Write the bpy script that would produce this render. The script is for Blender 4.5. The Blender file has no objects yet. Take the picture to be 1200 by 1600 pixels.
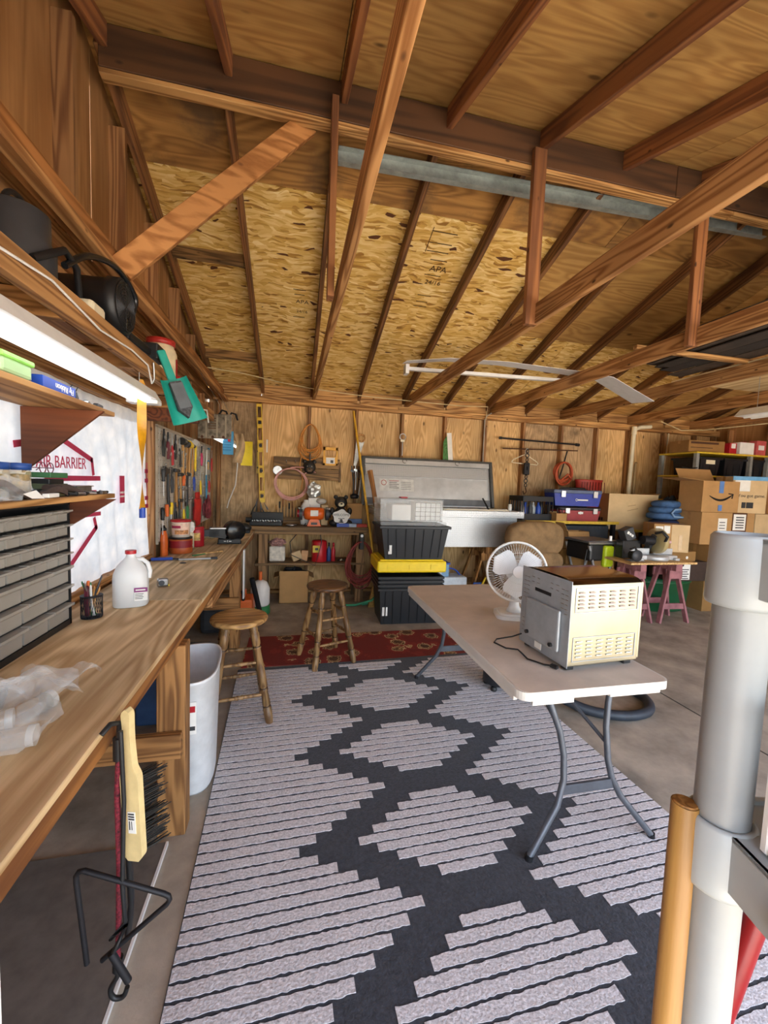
import bpy, bmesh, math, random
from mathutils import Matrix, Vector, Euler
random.seed(7)
PI = math.pi
scene = bpy.context.scene
COL = scene.collection

# ------------------------------------------------------------------ camera
cam_d = bpy.data.cameras.new('camera')
cam = bpy.data.objects.new('camera', cam_d); COL.objects.link(cam)
cam_d.sensor_fit = 'HORIZONTAL'; cam_d.sensor_width = 36.0; cam_d.lens = 36.0 * 637.4 / 1200.0
cam_d.clip_start = 0.02; cam_d.clip_end = 200
_y, _p, _r = math.radians(12.61), math.radians(-4.12), math.radians(2.09)
fw = Vector((math.sin(_y)*math.cos(_p), math.cos(_y)*math.cos(_p), math.sin(_p)))
r0 = Vector((math.cos(_y), -math.sin(_y), 0)); u0 = r0.cross(fw)
rt = math.cos(_r)*r0 + math.sin(_r)*u0; up = -math.sin(_r)*r0 + math.cos(_r)*u0
M = Matrix((rt, up, -fw)).transposed().to_4x4(); M.translation = Vector((0, 0, 1.6))
cam.matrix_world = M
scene.camera = cam

# ------------------------------------------------------------------ sky, sun, exposure
w = bpy.data.worlds.new('World'); scene.world = w; w.use_nodes = True
nt = w.node_tree; bg = nt.nodes['Background']
sky = nt.nodes.new('ShaderNodeTexSky'); sky.sky_type = 'NISHITA'; sky.sun_disc = False
sky.sun_elevation = math.radians(48); sky.sun_rotation = math.radians(-70); sky.air_density = 1.0; sky.dust_density = 2.0
hz = nt.nodes.new('ShaderNodeMix'); hz.data_type = 'RGBA'; hz.inputs[0].default_value = .72; nt.links.new(sky.outputs[0], hz.inputs[6]); hz.inputs[7].default_value = (.80, .76, .70, 1)
nt.links.new(hz.outputs[2], bg.inputs[0]); bg.inputs[1].default_value = 0.50
sun_d = bpy.data.lights.new('sun', 'SUN'); sun_d.energy = 5.0; sun_d.angle = math.radians(0.6); sun_d.color = (1, .95, .87)
sun = bpy.data.objects.new('sun', sun_d); COL.objects.link(sun)
# the sun stands high on the left, a little behind the camera: it strikes the wrapped window and the drive, not the floor inside
sun.rotation_euler = Vector((0.74, 0.22, -0.85)).to_track_quat('-Z', 'Y').to_euler()
por_d = bpy.data.lights.new('door_portal', 'AREA'); por_d.shape = 'RECTANGLE'; por_d.size = 7.4; por_d.size_y = 2.45
por_d.cycles.is_portal = True
por = bpy.data.objects.new('door_portal', por_d); COL.objects.link(por)
por.location = (3.15, -0.72, 1.22); por.rotation_euler = (math.radians(90), 0, 0)
vs = scene.view_settings
vs.view_transform = 'Standard'; vs.look = 'None'; vs.gamma = 1.0; vs.use_curve_mapping = False
vs.exposure = 3.12
scene.cycles.max_bounces = 7; scene.cycles.diffuse_bounces = 4; scene.cycles.transparent_max_bounces = 6; scene.cycles.caustics_reflective = False; scene.cycles.caustics_refractive = False
scene.cycles.sample_clamp_indirect = 6.0

# ------------------------------------------------------------------ materials
def S(h):
    h = h.lstrip('#'); c = [int(h[i:i+2], 16)/255 for i in (0, 2, 4)]
    return tuple((v/12.92 if v <= .04045 else ((v+.055)/1.055)**2.4) for v in c) + (1,)
def new_mat(name):
    m = bpy.data.materials.new(name); m.use_nodes = True
    nt = m.node_tree; b = nt.nodes['Principled BSDF']
    return m, nt, b
def N(nt, t, **kw):
    n = nt.nodes.new(t)
    for k, v in kw.items():
        if k.startswith('i_'): n.inputs[k[2:].replace('_', ' ')].default_value = v
        else: setattr(n, k, v)
    return n
MATS = {}
def plain(name, col, rough=.5, metal=0., var=.08, scale=14, bump=0., trans=0., alpha=1., coat=0., emit=None, es=0, bscale=60):
    if name in MATS: return MATS[name]
    m, nt, b = new_mat(name); L = nt.links
    c = S(col)
    if var > 0 or bump > 0:
        tc = N(nt, 'ShaderNodeTexCoord'); oi = N(nt, 'ShaderNodeObjectInfo')
        ad = N(nt, 'ShaderNodeVectorMath', operation='ADD'); L.new(tc.outputs['Object'], ad.inputs[0]); L.new(oi.outputs['Random'], ad.inputs[1])
        no = N(nt, 'ShaderNodeTexNoise', i_Scale=scale, i_Detail=5.0, i_Roughness=.6); L.new(ad.outputs[0], no.inputs['Vector'])
        rp = N(nt, 'ShaderNodeValToRGB')
        d = tuple(max(0, x*(1-2.2*var)) for x in c[:3])+(1,); l = tuple(min(1, x*(1+1.6*var)) for x in c[:3])+(1,)
        rp.color_ramp.elements[0].position = .3; rp.color_ramp.elements[0].color = d
        rp.color_ramp.elements[1].position = .7; rp.color_ramp.elements[1].color = l
        L.new(no.outputs['Fac'], rp.inputs[0]); L.new(rp.outputs[0], b.inputs['Base Color'])
        if bump > 0:
            n2 = N(nt, 'ShaderNodeTexNoise', i_Scale=bscale, i_Detail=4.0); L.new(ad.outputs[0], n2.inputs['Vector'])
            bp = N(nt, 'ShaderNodeBump', i_Strength=bump, i_Distance=.004); L.new(n2.outputs['Fac'], bp.inputs['Height']); L.new(bp.outputs[0], b.inputs['Normal'])
    else: b.inputs['Base Color'].default_value = c
    b.inputs['Roughness'].default_value = rough; b.inputs['Metallic'].default_value = metal
    b.inputs['Transmission Weight'].default_value = trans; b.inputs['Alpha'].default_value = alpha
    b.inputs['Coat Weight'].default_value = coat
    if emit: b.inputs['Emission Color'].default_value = S(emit); b.inputs['Emission Strength'].default_value = es
    MATS[name] = m; return m
def wood(name, lo, hi, axis='y', rings=26, scale=1.0, stretch=.09, rough=.7, streak=.35, stain=None, knots=True, contrast=.75):
    """plain sawn or rotary cut timber: contour-line grain along one axis, fine streaks, knots"""
    if name in MATS: return MATS[name]
    m, nt, b = new_mat(name); L = nt.links
    tc = N(nt, 'ShaderNodeTexCoord'); oi = N(nt, 'ShaderNodeObjectInfo')
    rv = N(nt, 'ShaderNodeVectorMath', operation='SCALE'); rv.inputs[0].default_value = (7, 13, 19); L.new(oi.outputs['Random'], rv.inputs['Scale'])
    ad = N(nt, 'ShaderNodeVectorMath', operation='ADD'); L.new(tc.outputs['Object'], ad.inputs[0]); L.new(rv.outputs[0], ad.inputs[1])
    s = [scale]*3; s['xyz'.index(axis)] = scale*stretch
    mp = N(nt, 'ShaderNodeMapping'); mp.inputs['Scale'].default_value = s; L.new(ad.outputs[0], mp.inputs[0])
    n1 = N(nt, 'ShaderNodeTexNoise', i_Scale=2.6, i_Detail=2.0, i_Roughness=.45, i_Distortion=.25); L.new(mp.outputs[0], n1.inputs['Vector'])
    mu = N(nt, 'ShaderNodeMath', operation='MULTIPLY'); mu.inputs[1].default_value = rings*6.283; L.new(n1.outputs['Fac'], mu.inputs[0])
    si = N(nt, 'ShaderNodeMath', operation='SINE'); L.new(mu.outputs[0], si.inputs[0])
    mr = N(nt, 'ShaderNodeMapRange'); mr.inputs['From Min'].default_value = -1; mr.inputs['From Max'].default_value = 1; L.new(si.outputs[0], mr.inputs['Value'])
    s2 = [46*scale]*3; s2['xyz'.index(axis)] = 1.6*scale
    mp2 = N(nt, 'ShaderNodeMapping'); mp2.inputs['Scale'].default_value = s2; L.new(ad.outputs[0], mp2.inputs[0])
    n2 = N(nt, 'ShaderNodeTexNoise', i_Scale=1.0, i_Detail=3.0); L.new(mp2.outputs[0], n2.inputs['Vector'])
    mx = N(nt, 'ShaderNodeMix', data_type='FLOAT'); mx.inputs[0].default_value = streak; L.new(mr.outputs[0], mx.inputs[2]); L.new(n2.outputs['Fac'], mx.inputs[3])
    rp = N(nt, 'ShaderNodeValToRGB'); e = rp.color_ramp.elements
    a, c = S(lo), S(hi)
    e[0].position = .5-.5*contrast+.02; e[0].color = a; e[1].position = .5+.28*contrast; e[1].color = c
    L.new(mx.outputs[0], rp.inputs[0])
    out = rp.outputs[0]
    n3 = N(nt, 'ShaderNodeTexNoise', i_Scale=1.3, i_Detail=4.0); L.new(ad.outputs[0], n3.inputs['Vector'])
    m3 = N(nt, 'ShaderNodeMapRange'); m3.inputs['From Min'].default_value = .3; m3.inputs['From Max'].default_value = .7; m3.inputs['To Min'].default_value = .68; m3.inputs['To Max'].default_value = 1.14
    L.new(n3.outputs['Fac'], m3.inputs['Value'])
    r4 = N(nt, 'ShaderNodeMapRange'); r4.inputs['To Min'].default_value = .8; r4.inputs['To Max'].default_value = 1.15; L.new(oi.outputs['Random'], r4.inputs['Value'])
    m4 = N(nt, 'ShaderNodeMath', operation='MULTIPLY'); L.new(m3.outputs[0], m4.inputs[0]); L.new(r4.outputs[0], m4.inputs[1])
    vm = N(nt, 'ShaderNodeVectorMath', operation='SCALE'); L.new(out, vm.inputs[0]); L.new(m4.outputs[0], vm.inputs['Scale']); out = vm.outputs[0]
    if knots:
        s5 = [3.4*scale]*3; s5['xyz'.index(axis)] = 1.7*scale
        mp5 = N(nt, 'ShaderNodeMapping'); mp5.inputs['Scale'].default_value = s5; L.new(ad.outputs[0], mp5.inputs[0])
        vo = N(nt, 'ShaderNodeTexVoronoi', i_Scale=1.0, i_Randomness=1.0); L.new(mp5.outputs[0], vo.inputs['Vector'])
        k = N(nt, 'ShaderNodeMapRange'); k.inputs['From Min'].default_value = .05; k.inputs['From Max'].default_value = .11; L.new(vo.outputs['Distance'], k.inputs['Value'])
        mk = N(nt, 'ShaderNodeMix', data_type='RGBA'); L.new(k.outputs[0], mk.inputs[0]); mk.inputs[6].default_value = tuple(v*.35 for v in a[:3])+(1,); L.new(out, mk.inputs[7]); out = mk.outputs[2]
    if stain:
        n6 = N(nt, 'ShaderNodeTexNoise', i_Scale=2.2, i_Detail=6.0, i_Roughness=.65); L.new(ad.outputs[0], n6.inputs['Vector'])
        k6 = N(nt, 'ShaderNodeMapRange'); k6.inputs['From Min'].default_value = .5; k6.inputs['From Max'].default_value = .68; k6.inputs['To Max'].default_value = .75; L.new(n6.outputs['Fac'], k6.inputs['Value'])
        ms = N(nt, 'ShaderNodeMix', data_type='RGBA'); L.new(k6.outputs[0], ms.inputs[0]); L.new(out, ms.inputs[6]); ms.inputs[7].default_value = S(stain); out = ms.outputs[2]
    L.new(out, b.inputs['Base Color'])
    bp = N(nt, 'ShaderNodeBump', i_Strength=.25, i_Distance=.003); L.new(mx.outputs[0], bp.inputs['Height']); L.new(bp.outputs[0], b.inputs['Normal'])
    b.inputs['Roughness'].default_value = rough
    MATS[name] = m; return m
def osb_mat():
    m, nt, b = new_mat('oriented_strand_board'); L = nt.links
    tc = N(nt, 'ShaderNodeTexCoord'); oi = N(nt, 'ShaderNodeObjectInfo')
    rv = N(nt, 'ShaderNodeVectorMath', operation='SCALE'); rv.inputs[0].default_value = (7, 13, 19); L.new(oi.outputs['Random'], rv.inputs['Scale'])
    ad = N(nt, 'ShaderNodeVectorMath', operation='ADD'); L.new(tc.outputs['Object'], ad.inputs[0]); L.new(rv.outputs[0], ad.inputs[1])
    nd = N(nt, 'ShaderNodeTexNoise', i_Scale=3.5, i_Detail=2.0); L.new(ad.outputs[0], nd.inputs['Vector'])
    ds = N(nt, 'ShaderNodeVectorMath', operation='SCALE'); ds.inputs['Scale'].default_value = .16; L.new(nd.outputs['Color'], ds.inputs[0])
    a2 = N(nt, 'ShaderNodeVectorMath', operation='ADD'); L.new(ad.outputs[0], a2.inputs[0]); L.new(ds.outputs[0], a2.inputs[1])
    outs = []
    for sx, sy, ang, off in ((8, 46, .10, 0), (12, 36, -.3, 5), (6, 60, .0, 11)):
        mp = N(nt, 'ShaderNodeMapping'); mp.inputs['Rotation'].default_value = (0, 0, ang); mp.inputs['Location'].default_value = (off, off, 0); mp.inputs['Scale'].default_value = (sx, sy, 1)
        L.new(a2.outputs[0], mp.inputs[0])
        vo = N(nt, 'ShaderNodeTexVoronoi', i_Scale=1.0); L.new(mp.outputs[0], vo.inputs['Vector'])
        sp = N(nt, 'ShaderNodeSeparateColor'); L.new(vo.outputs['Color'], sp.inputs[0]); outs.append(sp.outputs)
    rp = N(nt, 'ShaderNodeValToRGB'); e = rp.color_ramp.elements
    e[0].position = 0; e[0].color = S('8a6026'); e[1].position = 1; e[1].color = S('fae2a8')
    for p, c in ((.12, 'a87a36'), (.28, 'd0a34e'), (.5, 'e2bc6c'), (.8, 'f0d28e')):
        q = rp.color_ramp.elements.new(p); q.color = S(c)
    g = N(nt, 'ShaderNodeMath', operation='GREATER_THAN'); g.inputs[1].default_value = .55; L.new(outs[1][1], g.inputs[0])
    mx = N(nt, 'ShaderNodeMix', data_type='FLOAT'); L.new(g.outputs[0], mx.inputs[0]); L.new(outs[0][0], mx.inputs[2]); L.new(outs[1][0], mx.inputs[3])
    m2 = N(nt, 'ShaderNodeMix', data_type='FLOAT'); m2.inputs[0].default_value = .35; L.new(mx.outputs[0], m2.inputs[2]); L.new(outs[2][0], m2.inputs[3])
    L.new(m2.outputs[0], rp.inputs[0])
    g2 = N(nt, 'ShaderNodeMath', operation='GREATER_THAN'); g2.inputs[1].default_value = .982; L.new(outs[1][2], g2.inputs[0])
    dk = N(nt, 'ShaderNodeMix', data_type='RGBA'); L.new(g2.outputs[0], dk.inputs[0]); L.new(rp.outputs[0], dk.inputs[6]); dk.inputs[7].default_value = S('5a3215')
    L.new(dk.outputs[2], b.inputs['Base Color']); b.inputs['Roughness'].default_value = .75
    bp = N(nt, 'ShaderNodeBump', i_Strength=.3, i_Distance=.003); L.new(m2.outputs[0], bp.inputs['Height']); L.new(bp.outputs[0], b.inputs['Normal'])
    return m
OSB = osb_mat()
PLY_WALL = wood('wall_plywood', 'bd8c4e', 'ecc68c', 'z', rings=20, stretch=.14, scale=1.7, streak=.55, contrast=1.0)
PLY_WALL_G = wood('weathered_wall_plywood', '947650', 'c8a880', 'z', rings=20, stretch=.14, scale=1.7, streak=.55, stain='5c4c36', contrast=1.0)
PLY_GABLE = wood('gable_plywood', '9c6a38', 'c6925c', 'z', rings=10, stretch=.12, scale=1.2, streak=.6, contrast=1.0, knots=False)
PLY_ROOF = wood('roof_plywood', 'a8783c', 'd2a560', 'x', rings=14, stretch=.22, scale=1.3, streak=.5, stain=None, contrast=1.0)
PLY_OLD = wood('old_roof_plywood', '80562a', 'b98848', 'x', rings=16, stretch=.2, scale=1.4, streak=.5, stain='5a4632', contrast=1.0)
STUD = wood('stud_timber', '7c5230', 'ae8052', 'z', rings=10, scale=3, stretch=.06)
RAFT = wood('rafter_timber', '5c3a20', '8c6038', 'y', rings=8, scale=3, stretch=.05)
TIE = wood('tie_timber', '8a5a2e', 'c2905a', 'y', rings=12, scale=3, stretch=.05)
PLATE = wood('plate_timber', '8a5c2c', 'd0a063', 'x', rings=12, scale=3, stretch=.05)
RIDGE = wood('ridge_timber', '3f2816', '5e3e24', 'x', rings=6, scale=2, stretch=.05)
BENCHPLY = wood('bench_plywood', 'b08654', 'f0d2a2', 'y', rings=12, stretch=.14, scale=1.8, streak=.5, stain=None, contrast=1.1, knots=False)
BENCHGREY = wood('worn_bench_plywood', 'a08860', 'dcc6a0', 'y', rings=10, stretch=.12, scale=1.8, streak=.55, stain='b8a484', knots=False)
POST = wood('post_timber', '7c5228', 'b4824c', 'z', rings=14, scale=3.2, stretch=.08)
RAILX = wood('rail_timber', '7c5228', 'b4824c', 'x', rings=12, scale=3.2, stretch=.08)
GREYWOOD_X = wood('weathered_board', '5a4228', '97744a', 'x', rings=10, scale=2.6, stretch=.06)
GREYWOOD_Z = wood('weathered_post', '5e4426', '97724a', 'z', rings=10, scale=2.6, stretch=.06)
DARKPLY = wood('stained_bracket_plywood', '4a2410', '7c4220', 'y', rings=10, scale=2.2, stretch=.12, knots=False)

# ------------------------------------------------------------------ mesh builder
class MB:
    def __init__(s, M=None):
        s.v = []; s.f = []; s.sm = []; s.M = M
    def _add(s, vs, fs, smooth=False, M=None):
        o = len(s.v); A = M
        for p in vs:
            p = Vector(p)
            if A is not None: p = A @ p
            if s.M is not None: p = s.M @ p
            s.v.append(p[:])
        for f in fs: s.f.append(tuple(i+o for i in f)); s.sm.append(smooth)
        return s
    def box(s, c, d, rot=None, bev=0.):
        x, y, z = d[0]/2, d[1]/2, d[2]/2
        A = Matrix.Translation(c) @ (Euler(rot).to_matrix().to_4x4() if rot else Matrix())
        if bev <= 0:
            vs = [(a*x, b*y, e*z) for a in (-1, 1) for b in (-1, 1) for e in (-1, 1)]
            fs = [(0, 1, 3, 2), (4, 6, 7, 5), (0, 4, 5, 1), (2, 3, 7, 6), (0, 2, 6, 4), (1, 5, 7, 3)]
            return s._add(vs, fs, False, A)
        bm = bmesh.new(); bmesh.ops.create_cube(bm, size=1)
        bmesh.ops.scale(bm, vec=(d[0], d[1], d[2]), verts=bm.verts)
        bmesh.ops.bevel(bm, geom=list(bm.edges), offset=min(bev, .49*min(d)), segments=2 if bev > .004 else 1, affect='EDGES', profile=.5)
        bm.verts.index_update()
        vs = [v.co[:] for v in bm.verts]; fs = [[v.index for v in f.verts] for f in bm.faces]; bm.free()
        return s._add(vs, fs, False, A)
    def b2(s, x0, x1, y0, y1, z0, z1, bev=0.):
        return s.box(((x0+x1)/2, (y0+y1)/2, (z0+z1)/2), (abs(x1-x0), abs(y1-y0), abs(z1-z0)), None, bev)
    def bar(s, p0, p1, wd, ht, roll=0., bev=0.):
        """rectangular bar from p0 to p1; wd across, ht in the upright direction"""
        p0, p1 = Vector(p0), Vector(p1); d = p1-p0; l = d.length; d.normalize()
        u = Vector((0, 0, 1)) if abs(d.z) < .95 else Vector((0, 1, 0))
        r = d.cross(u).normalized(); u = r.cross(d)
        A = Matrix((r, d, u)).transposed().to_4x4(); A.translation = (p0+p1)/2
        if roll: A = A @ Matrix.Rotation(roll, 4, 'Y')
        sub = MB(); sub.box((0, 0, 0), (wd, l, ht), None, bev)
        return s._add(sub.v, sub.f, False, A)
    def cyl(s, p0, p1, r0, r1=None, n=12, cap=True):
        r1 = r0 if r1 is None else r1
        p0, p1 = Vector(p0), Vector(p1); d = (p1-p0).normalized()
        a = d.orthogonal().normalized(); b = d.cross(a)
        vs = []
        for i in range(n):
            t = 2*PI*i/n; q = a*math.cos(t)+b*math.sin(t)
            vs.append(p0+q*r0); vs.append(p1+q*r1)
        fs = [(2*i, 2*((i+1) % n), 2*((i+1) % n)+1, 2*i+1) for i in range(n)]
        s._add(vs, fs, True)
        if cap:
            s._add(vs, [tuple(2*i for i in reversed(range(n)))], False) if r0 > 0 else 0
            s._add(vs, [tuple(2*i+1 for i in range(n))], False) if r1 > 0 else 0
        return s
    def tube(s, pts, r, n=6, closed=False, cap=True):
        pts = [Vector(p) for p in pts]; m = len(pts); vs = []
        rr = r if isinstance(r, (list, tuple)) else [r]*m
        prev = None
        for i, p in enumerate(pts):
            if closed: t = pts[(i+1) % m]-pts[i-1]
            else: t = pts[min(i+1, m-1)]-pts[max(i-1, 0)]
            if t.length < 1e-9: t = Vector((0, 0, 1))
            t.normalize()
            if prev is None: a = t.orthogonal().normalized()
            else:
                a = prev-t*prev.dot(t)
                a = a.normalized() if a.length > 1e-6 else t.orthogonal().normalized()
            prev = a; b = t.cross(a)
            for k in range(n):
                th = 2*PI*k/n; vs.append(p+(a*math.cos(th)+b*math.sin(th))*rr[i])
        fs = []
        for i in range(m if closed else m-1):
            j = (i+1) % m
            for k in range(n): fs.append((i*n+k, i*n+(k+1) % n, j*n+(k+1) % n, j*n+k))
        s._add(vs, fs, True)
        if cap and not closed:
            s._add(vs[:n], [tuple(reversed(range(n)))]); s._add(vs[-n:], [tuple(range(n))])
        return s
    def lathe(s, prof, n=20, c=(0, 0, 0), rot=None, smooth=True, sx=1., sy=1.):
        A = Matrix.Translation(c) @ (Euler(rot).to_matrix().to_4x4() if rot else Matrix())
        vs = []; m = len(prof)
        for (r, z) in prof:
            for k in range(n):
                t = 2*PI*k/n; vs.append((r*math.cos(t)*sx, r*math.sin(t)*sy, z))
        fs = [(i*n+k, i*n+(k+1) % n, (i+1)*n+(k+1) % n, (i+1)*n+k) for i in range(m-1) for k in range(n)]
        if prof[0][0] > 1e-5: fs.append(tuple(reversed(range(n))))
        if prof[-1][0] > 1e-5: fs.append(tuple((m-1)*n+k for k in range(n)))
        o = len(s.f); s._add(vs, fs, smooth, A)
        for i in range(o+(m-1)*n, len(s.f)): s.sm[i] = False
        return s
    def prism(s, poly, ext):
        """poly: 3D points of one face, ext: vector to the other face"""
        p = [Vector(q) for q in poly]; e = Vector(ext); n = len(p)
        vs = p+[q+e for q in p]
        fs = [tuple(range(n)), tuple(reversed(range(n, 2*n)))]+[(i, i+n, (i+1) % n+n, (i+1) % n) for i in range(n)]
        return s._add(vs, fs)
    def ball(s, c, r, nu=12, nv=8, rot=None):
        r = (r, r, r) if not isinstance(r, (tuple, list)) else r
        A = Matrix.Translation(c) @ (Euler(rot).to_matrix().to_4x4() if rot else Matrix())
        vs = [(0, 0, -r[2])]
        for i in range(1, nv):
            f = -PI/2+PI*i/nv
            for k in range(nu):
                t = 2*PI*k/nu; vs.append((r[0]*math.cos(f)*math.cos(t), r[1]*math.cos(f)*math.sin(t), r[2]*math.sin(f)))
        vs.append((0, 0, r[2])); e = len(vs)-1; fs = []
        for k in range(nu): fs.append((0, 1+(k+1) % nu, 1+k)); fs.append((e, e-nu+k, e-nu+(k+1) % nu))
        for i in range(nv-2):
            for k in range(nu): a = 1+i*nu; fs.append((a+k, a+(k+1) % nu, a+nu+(k+1) % nu, a+nu+k))
        return s._add(vs, fs, True, A)
    def surf(s, fn, nu, nv, smooth=True, thick=None):
        vs = [Vector(fn(i/nu, j/nv)) for j in range(nv+1) for i in range(nu+1)]
        fs = [(j*(nu+1)+i, j*(nu+1)+i+1, (j+1)*(nu+1)+i+1, (j+1)*(nu+1)+i) for j in range(nv) for i in range(nu)]
        if thick is None: return s._add(vs, fs, smooth)
        e = Vector(thick); n = len(vs)
        bd = [i for i in range(nu+1)]+[j*(nu+1)+nu for j in range(1, nv+1)]+[nv*(nu+1)+i for i in range(nu-1, -1, -1)]+[j*(nu+1) for j in range(nv-1, 0, -1)]
        vs2 = vs+[v+e for v in vs]
        f2 = [tuple(reversed(f)) for f in fs]+[tuple(i+n for i in f) for f in fs]
        s._add(vs2, f2, smooth)
        k = len(bd); return s._add(vs2, [(bd[i], bd[(i+1) % k], bd[(i+1) % k]+n, bd[i]+n) for i in range(k)], False)
    def mesh(s, name, mat):
        me = bpy.data.meshes.new(name); me.from_pydata(s.v, [], s.f)
        me.polygons.foreach_set('use_smooth', s.sm)
        me.materials.append(mat); me.update(); return me
    def build(s, name, mat, parent=None, loc=None, rot=None):
        o = bpy.data.objects.new(name, s.mesh(name, mat)); COL.objects.link(o)
        if loc is not None: o.location = loc
        if rot is not None: o.rotation_euler = rot
        if parent is not None: o.parent = parent
        return o
def tag(o, label=None, cat=None, group=None, kind=None):
    if label: o['label'] = label
    if cat: o['category'] = cat
    if group: o['group'] = group
    if kind: o['kind'] = kind
    return o
def T(name, label, cat, loc=(0, 0, 0), rz=0., group=None, rot=None):
    o = bpy.data.objects.new(name, None); COL.objects.link(o); o.empty_display_size = .05
    o.location = loc; o.rotation_euler = rot if rot else (0, 0, rz)
    return tag(o, label, cat, group)
def struct(name):
    o = bpy.data.objects.new(name, None); COL.objects.link(o); o.empty_display_size = .1; o['kind'] = 'structure'; return o
KIDS = {}
def copy_tree(o, parent=None):
    c = o.copy(); COL.objects.link(c)
    if parent is not None: c.parent = parent
    for ch in [x for x in bpy.data.objects if x.parent == o]: copy_tree(ch, c)
    return c
def piece(mesh, name, parent, loc=(0, 0, 0), rot=(0, 0, 0), sc=None):
    o = bpy.data.objects.new(name, mesh); COL.objects.link(o); o.location = loc; o.rotation_euler = rot
    if sc: o.scale = sc
    o.parent = parent; return o
def text(body, size, mat, parent, loc, rot, name='lettering', ext=.0006, align='CENTER', sx=1.0):
    cu = bpy.data.curves.new('t', 'FONT'); cu.body = body; cu.size = size; cu.extrude = ext; cu.align_x = align; cu.align_y = 'CENTER'
    ob = bpy.data.objects.new('t', cu); COL.objects.link(ob)
    me = bpy.data.meshes.new_from_object(ob.evaluated_get(bpy.context.evaluated_depsgraph_get()))
    bpy.data.objects.remove(ob); bpy.data.curves.remove(cu)
    me.materials.clear(); me.materials.append(mat)
    o = bpy.data.objects.new(name, me); COL.objects.link(o); o.location = loc; o.rotation_euler = rot; o.scale = (sx, 1, 1); o.parent = parent
    return o
def R(*a): return tuple(math.radians(x) for x in a)
def bw(mb, name, mat, parent):
    """a part whose mesh is laid out in the room's own coordinates"""
    return mb.build(name, mat, parent, loc=tuple(-c for c in parent.location))
def sm(pts, n=6):
    P_ = [Vector(p) for p in pts]; o = []
    for i in range(len(P_)-1):
        a, b, c, d = P_[max(i-1, 0)], P_[i], P_[i+1], P_[min(i+2, len(P_)-1)]
        for k in range(n):
            t = k/n; o.append(.5*((2*b)+(c-a)*t+(2*a-5*b+4*c-d)*t*t+(3*b-a-3*c+d)*t**3))
    return o+[P_[-1]]
def arc(c, r, a0, a1, n, ax='xz'):
    o = []
    for i in range(n+1):
        t = math.radians(a0+(a1-a0)*i/n); u, v = r*math.cos(t), r*math.sin(t)
        o.append({'xz': (c[0]+u, c[1], c[2]+v), 'yz': (c[0], c[1]+u, c[2]+v), 'xy': (c[0]+u, c[1]+v, c[2])}[ax])
    return o
def coil(c, rx, rz, turns, r, jit, ax='xz', seed=1, pear=0., n=22, depth=.03):
    rnd = random.Random(seed); pts = []
    for k in range(turns):
        dx, dz, sx, sz = rnd.uniform(-jit, jit), rnd.uniform(-jit, jit), 1-rnd.uniform(0, jit*9), 1-rnd.uniform(0, jit*7); dp = rnd.uniform(0, depth)
        for i in range(n):
            t = 2*PI*i/n+PI/2; f = (1-pear*math.sin(t)) if pear else 1
            u, v = rx*sx*f*math.cos(t)+dx*(1-math.sin(t))/2, rz*sz*math.sin(t)+dz*(1-math.sin(t))/2+rz*(1-sz)
            pts.append((c[0]+u, c[1]-dp, c[2]+v) if ax == 'xz' else (c[0]-dp, c[1]+u, c[2]+v))
    return pts
# common materials
WHITE = plain('white_plastic', 'e8e8e6', .4, var=.03); BLACK = plain('black_plastic', '1b1c1e', .45, var=.1); DGREY = plain('dark_grey_plastic', '3a3c40', .5, var=.08)
RED = plain('red_plastic', 'b3202a', .4, var=.06); ORANGE = plain('orange_plastic', 'e06a2a', .45, var=.05); YELLOW = plain('yellow_plastic', 'f0cc2a', .45, var=.04)
BLUE = plain('blue_plastic', '2348a8', .45, var=.05); TEAL = plain('teal_plastic', '1f9d8e', .45, var=.05); GREEN = plain('green_plastic', '2f7d4a', .45, var=.06)
STEEL = plain('steel', 'b8babc', .32, metal=1., var=.06); DSTEEL = plain('dark_steel', '4a4c50', .45, metal=.8, var=.1); IRON = plain('black_iron', '26262a', .55, metal=.5, var=.12)
RUST = plain('rusty_steel', '5a3c2a', .8, metal=.3, var=.2); PAPER = plain('paper_white', 'ecebe6', .8, var=.03); CREAM = plain('cream_plastic', 'ece2c4', .45, var=.04)
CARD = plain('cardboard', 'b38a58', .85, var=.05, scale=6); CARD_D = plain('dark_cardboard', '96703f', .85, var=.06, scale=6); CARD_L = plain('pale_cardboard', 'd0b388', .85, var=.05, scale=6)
HWOOD = wood('handle_wood', 'a8743a', 'd8a668', 'z', rings=6, scale=6, stretch=.05, knots=False); HWOOD_Y = wood('handle_wood_flat', 'b58a50', 'e0ba80', 'y', rings=6, scale=6, stretch=.05, knots=False)
CLEAR = plain('clear_plastic', 'f2f4f5', .12, var=0, trans=.9, alpha=.55)
def clear_film(name, col, fac, rough=.15):
    m, nt, b = new_mat(name); L = nt.links
    b.inputs['Base Color'].default_value = S(col); b.inputs['Roughness'].default_value = rough
    tr = N(nt, 'ShaderNodeBsdfTransparent'); mx = N(nt, 'ShaderNodeMixShader'); mx.inputs[0].default_value = fac
    L.new(tr.outputs[0], mx.inputs[1]); L.new(b.outputs[0], mx.inputs[2]); L.new(mx.outputs[0], nt.nodes['Material Output'].inputs[0]); return m
FILM = clear_film('clear_film', 'f4f6f6', .2); SMOKE = clear_film('smoked_drawer_plastic', 'b8b2a8', .66, .2); CBIN = clear_film('clear_bin_plastic', 'e8ecee', .22)
JARP = clear_film('jar_plastic', 'e8d2a0', .35, .1)

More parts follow.
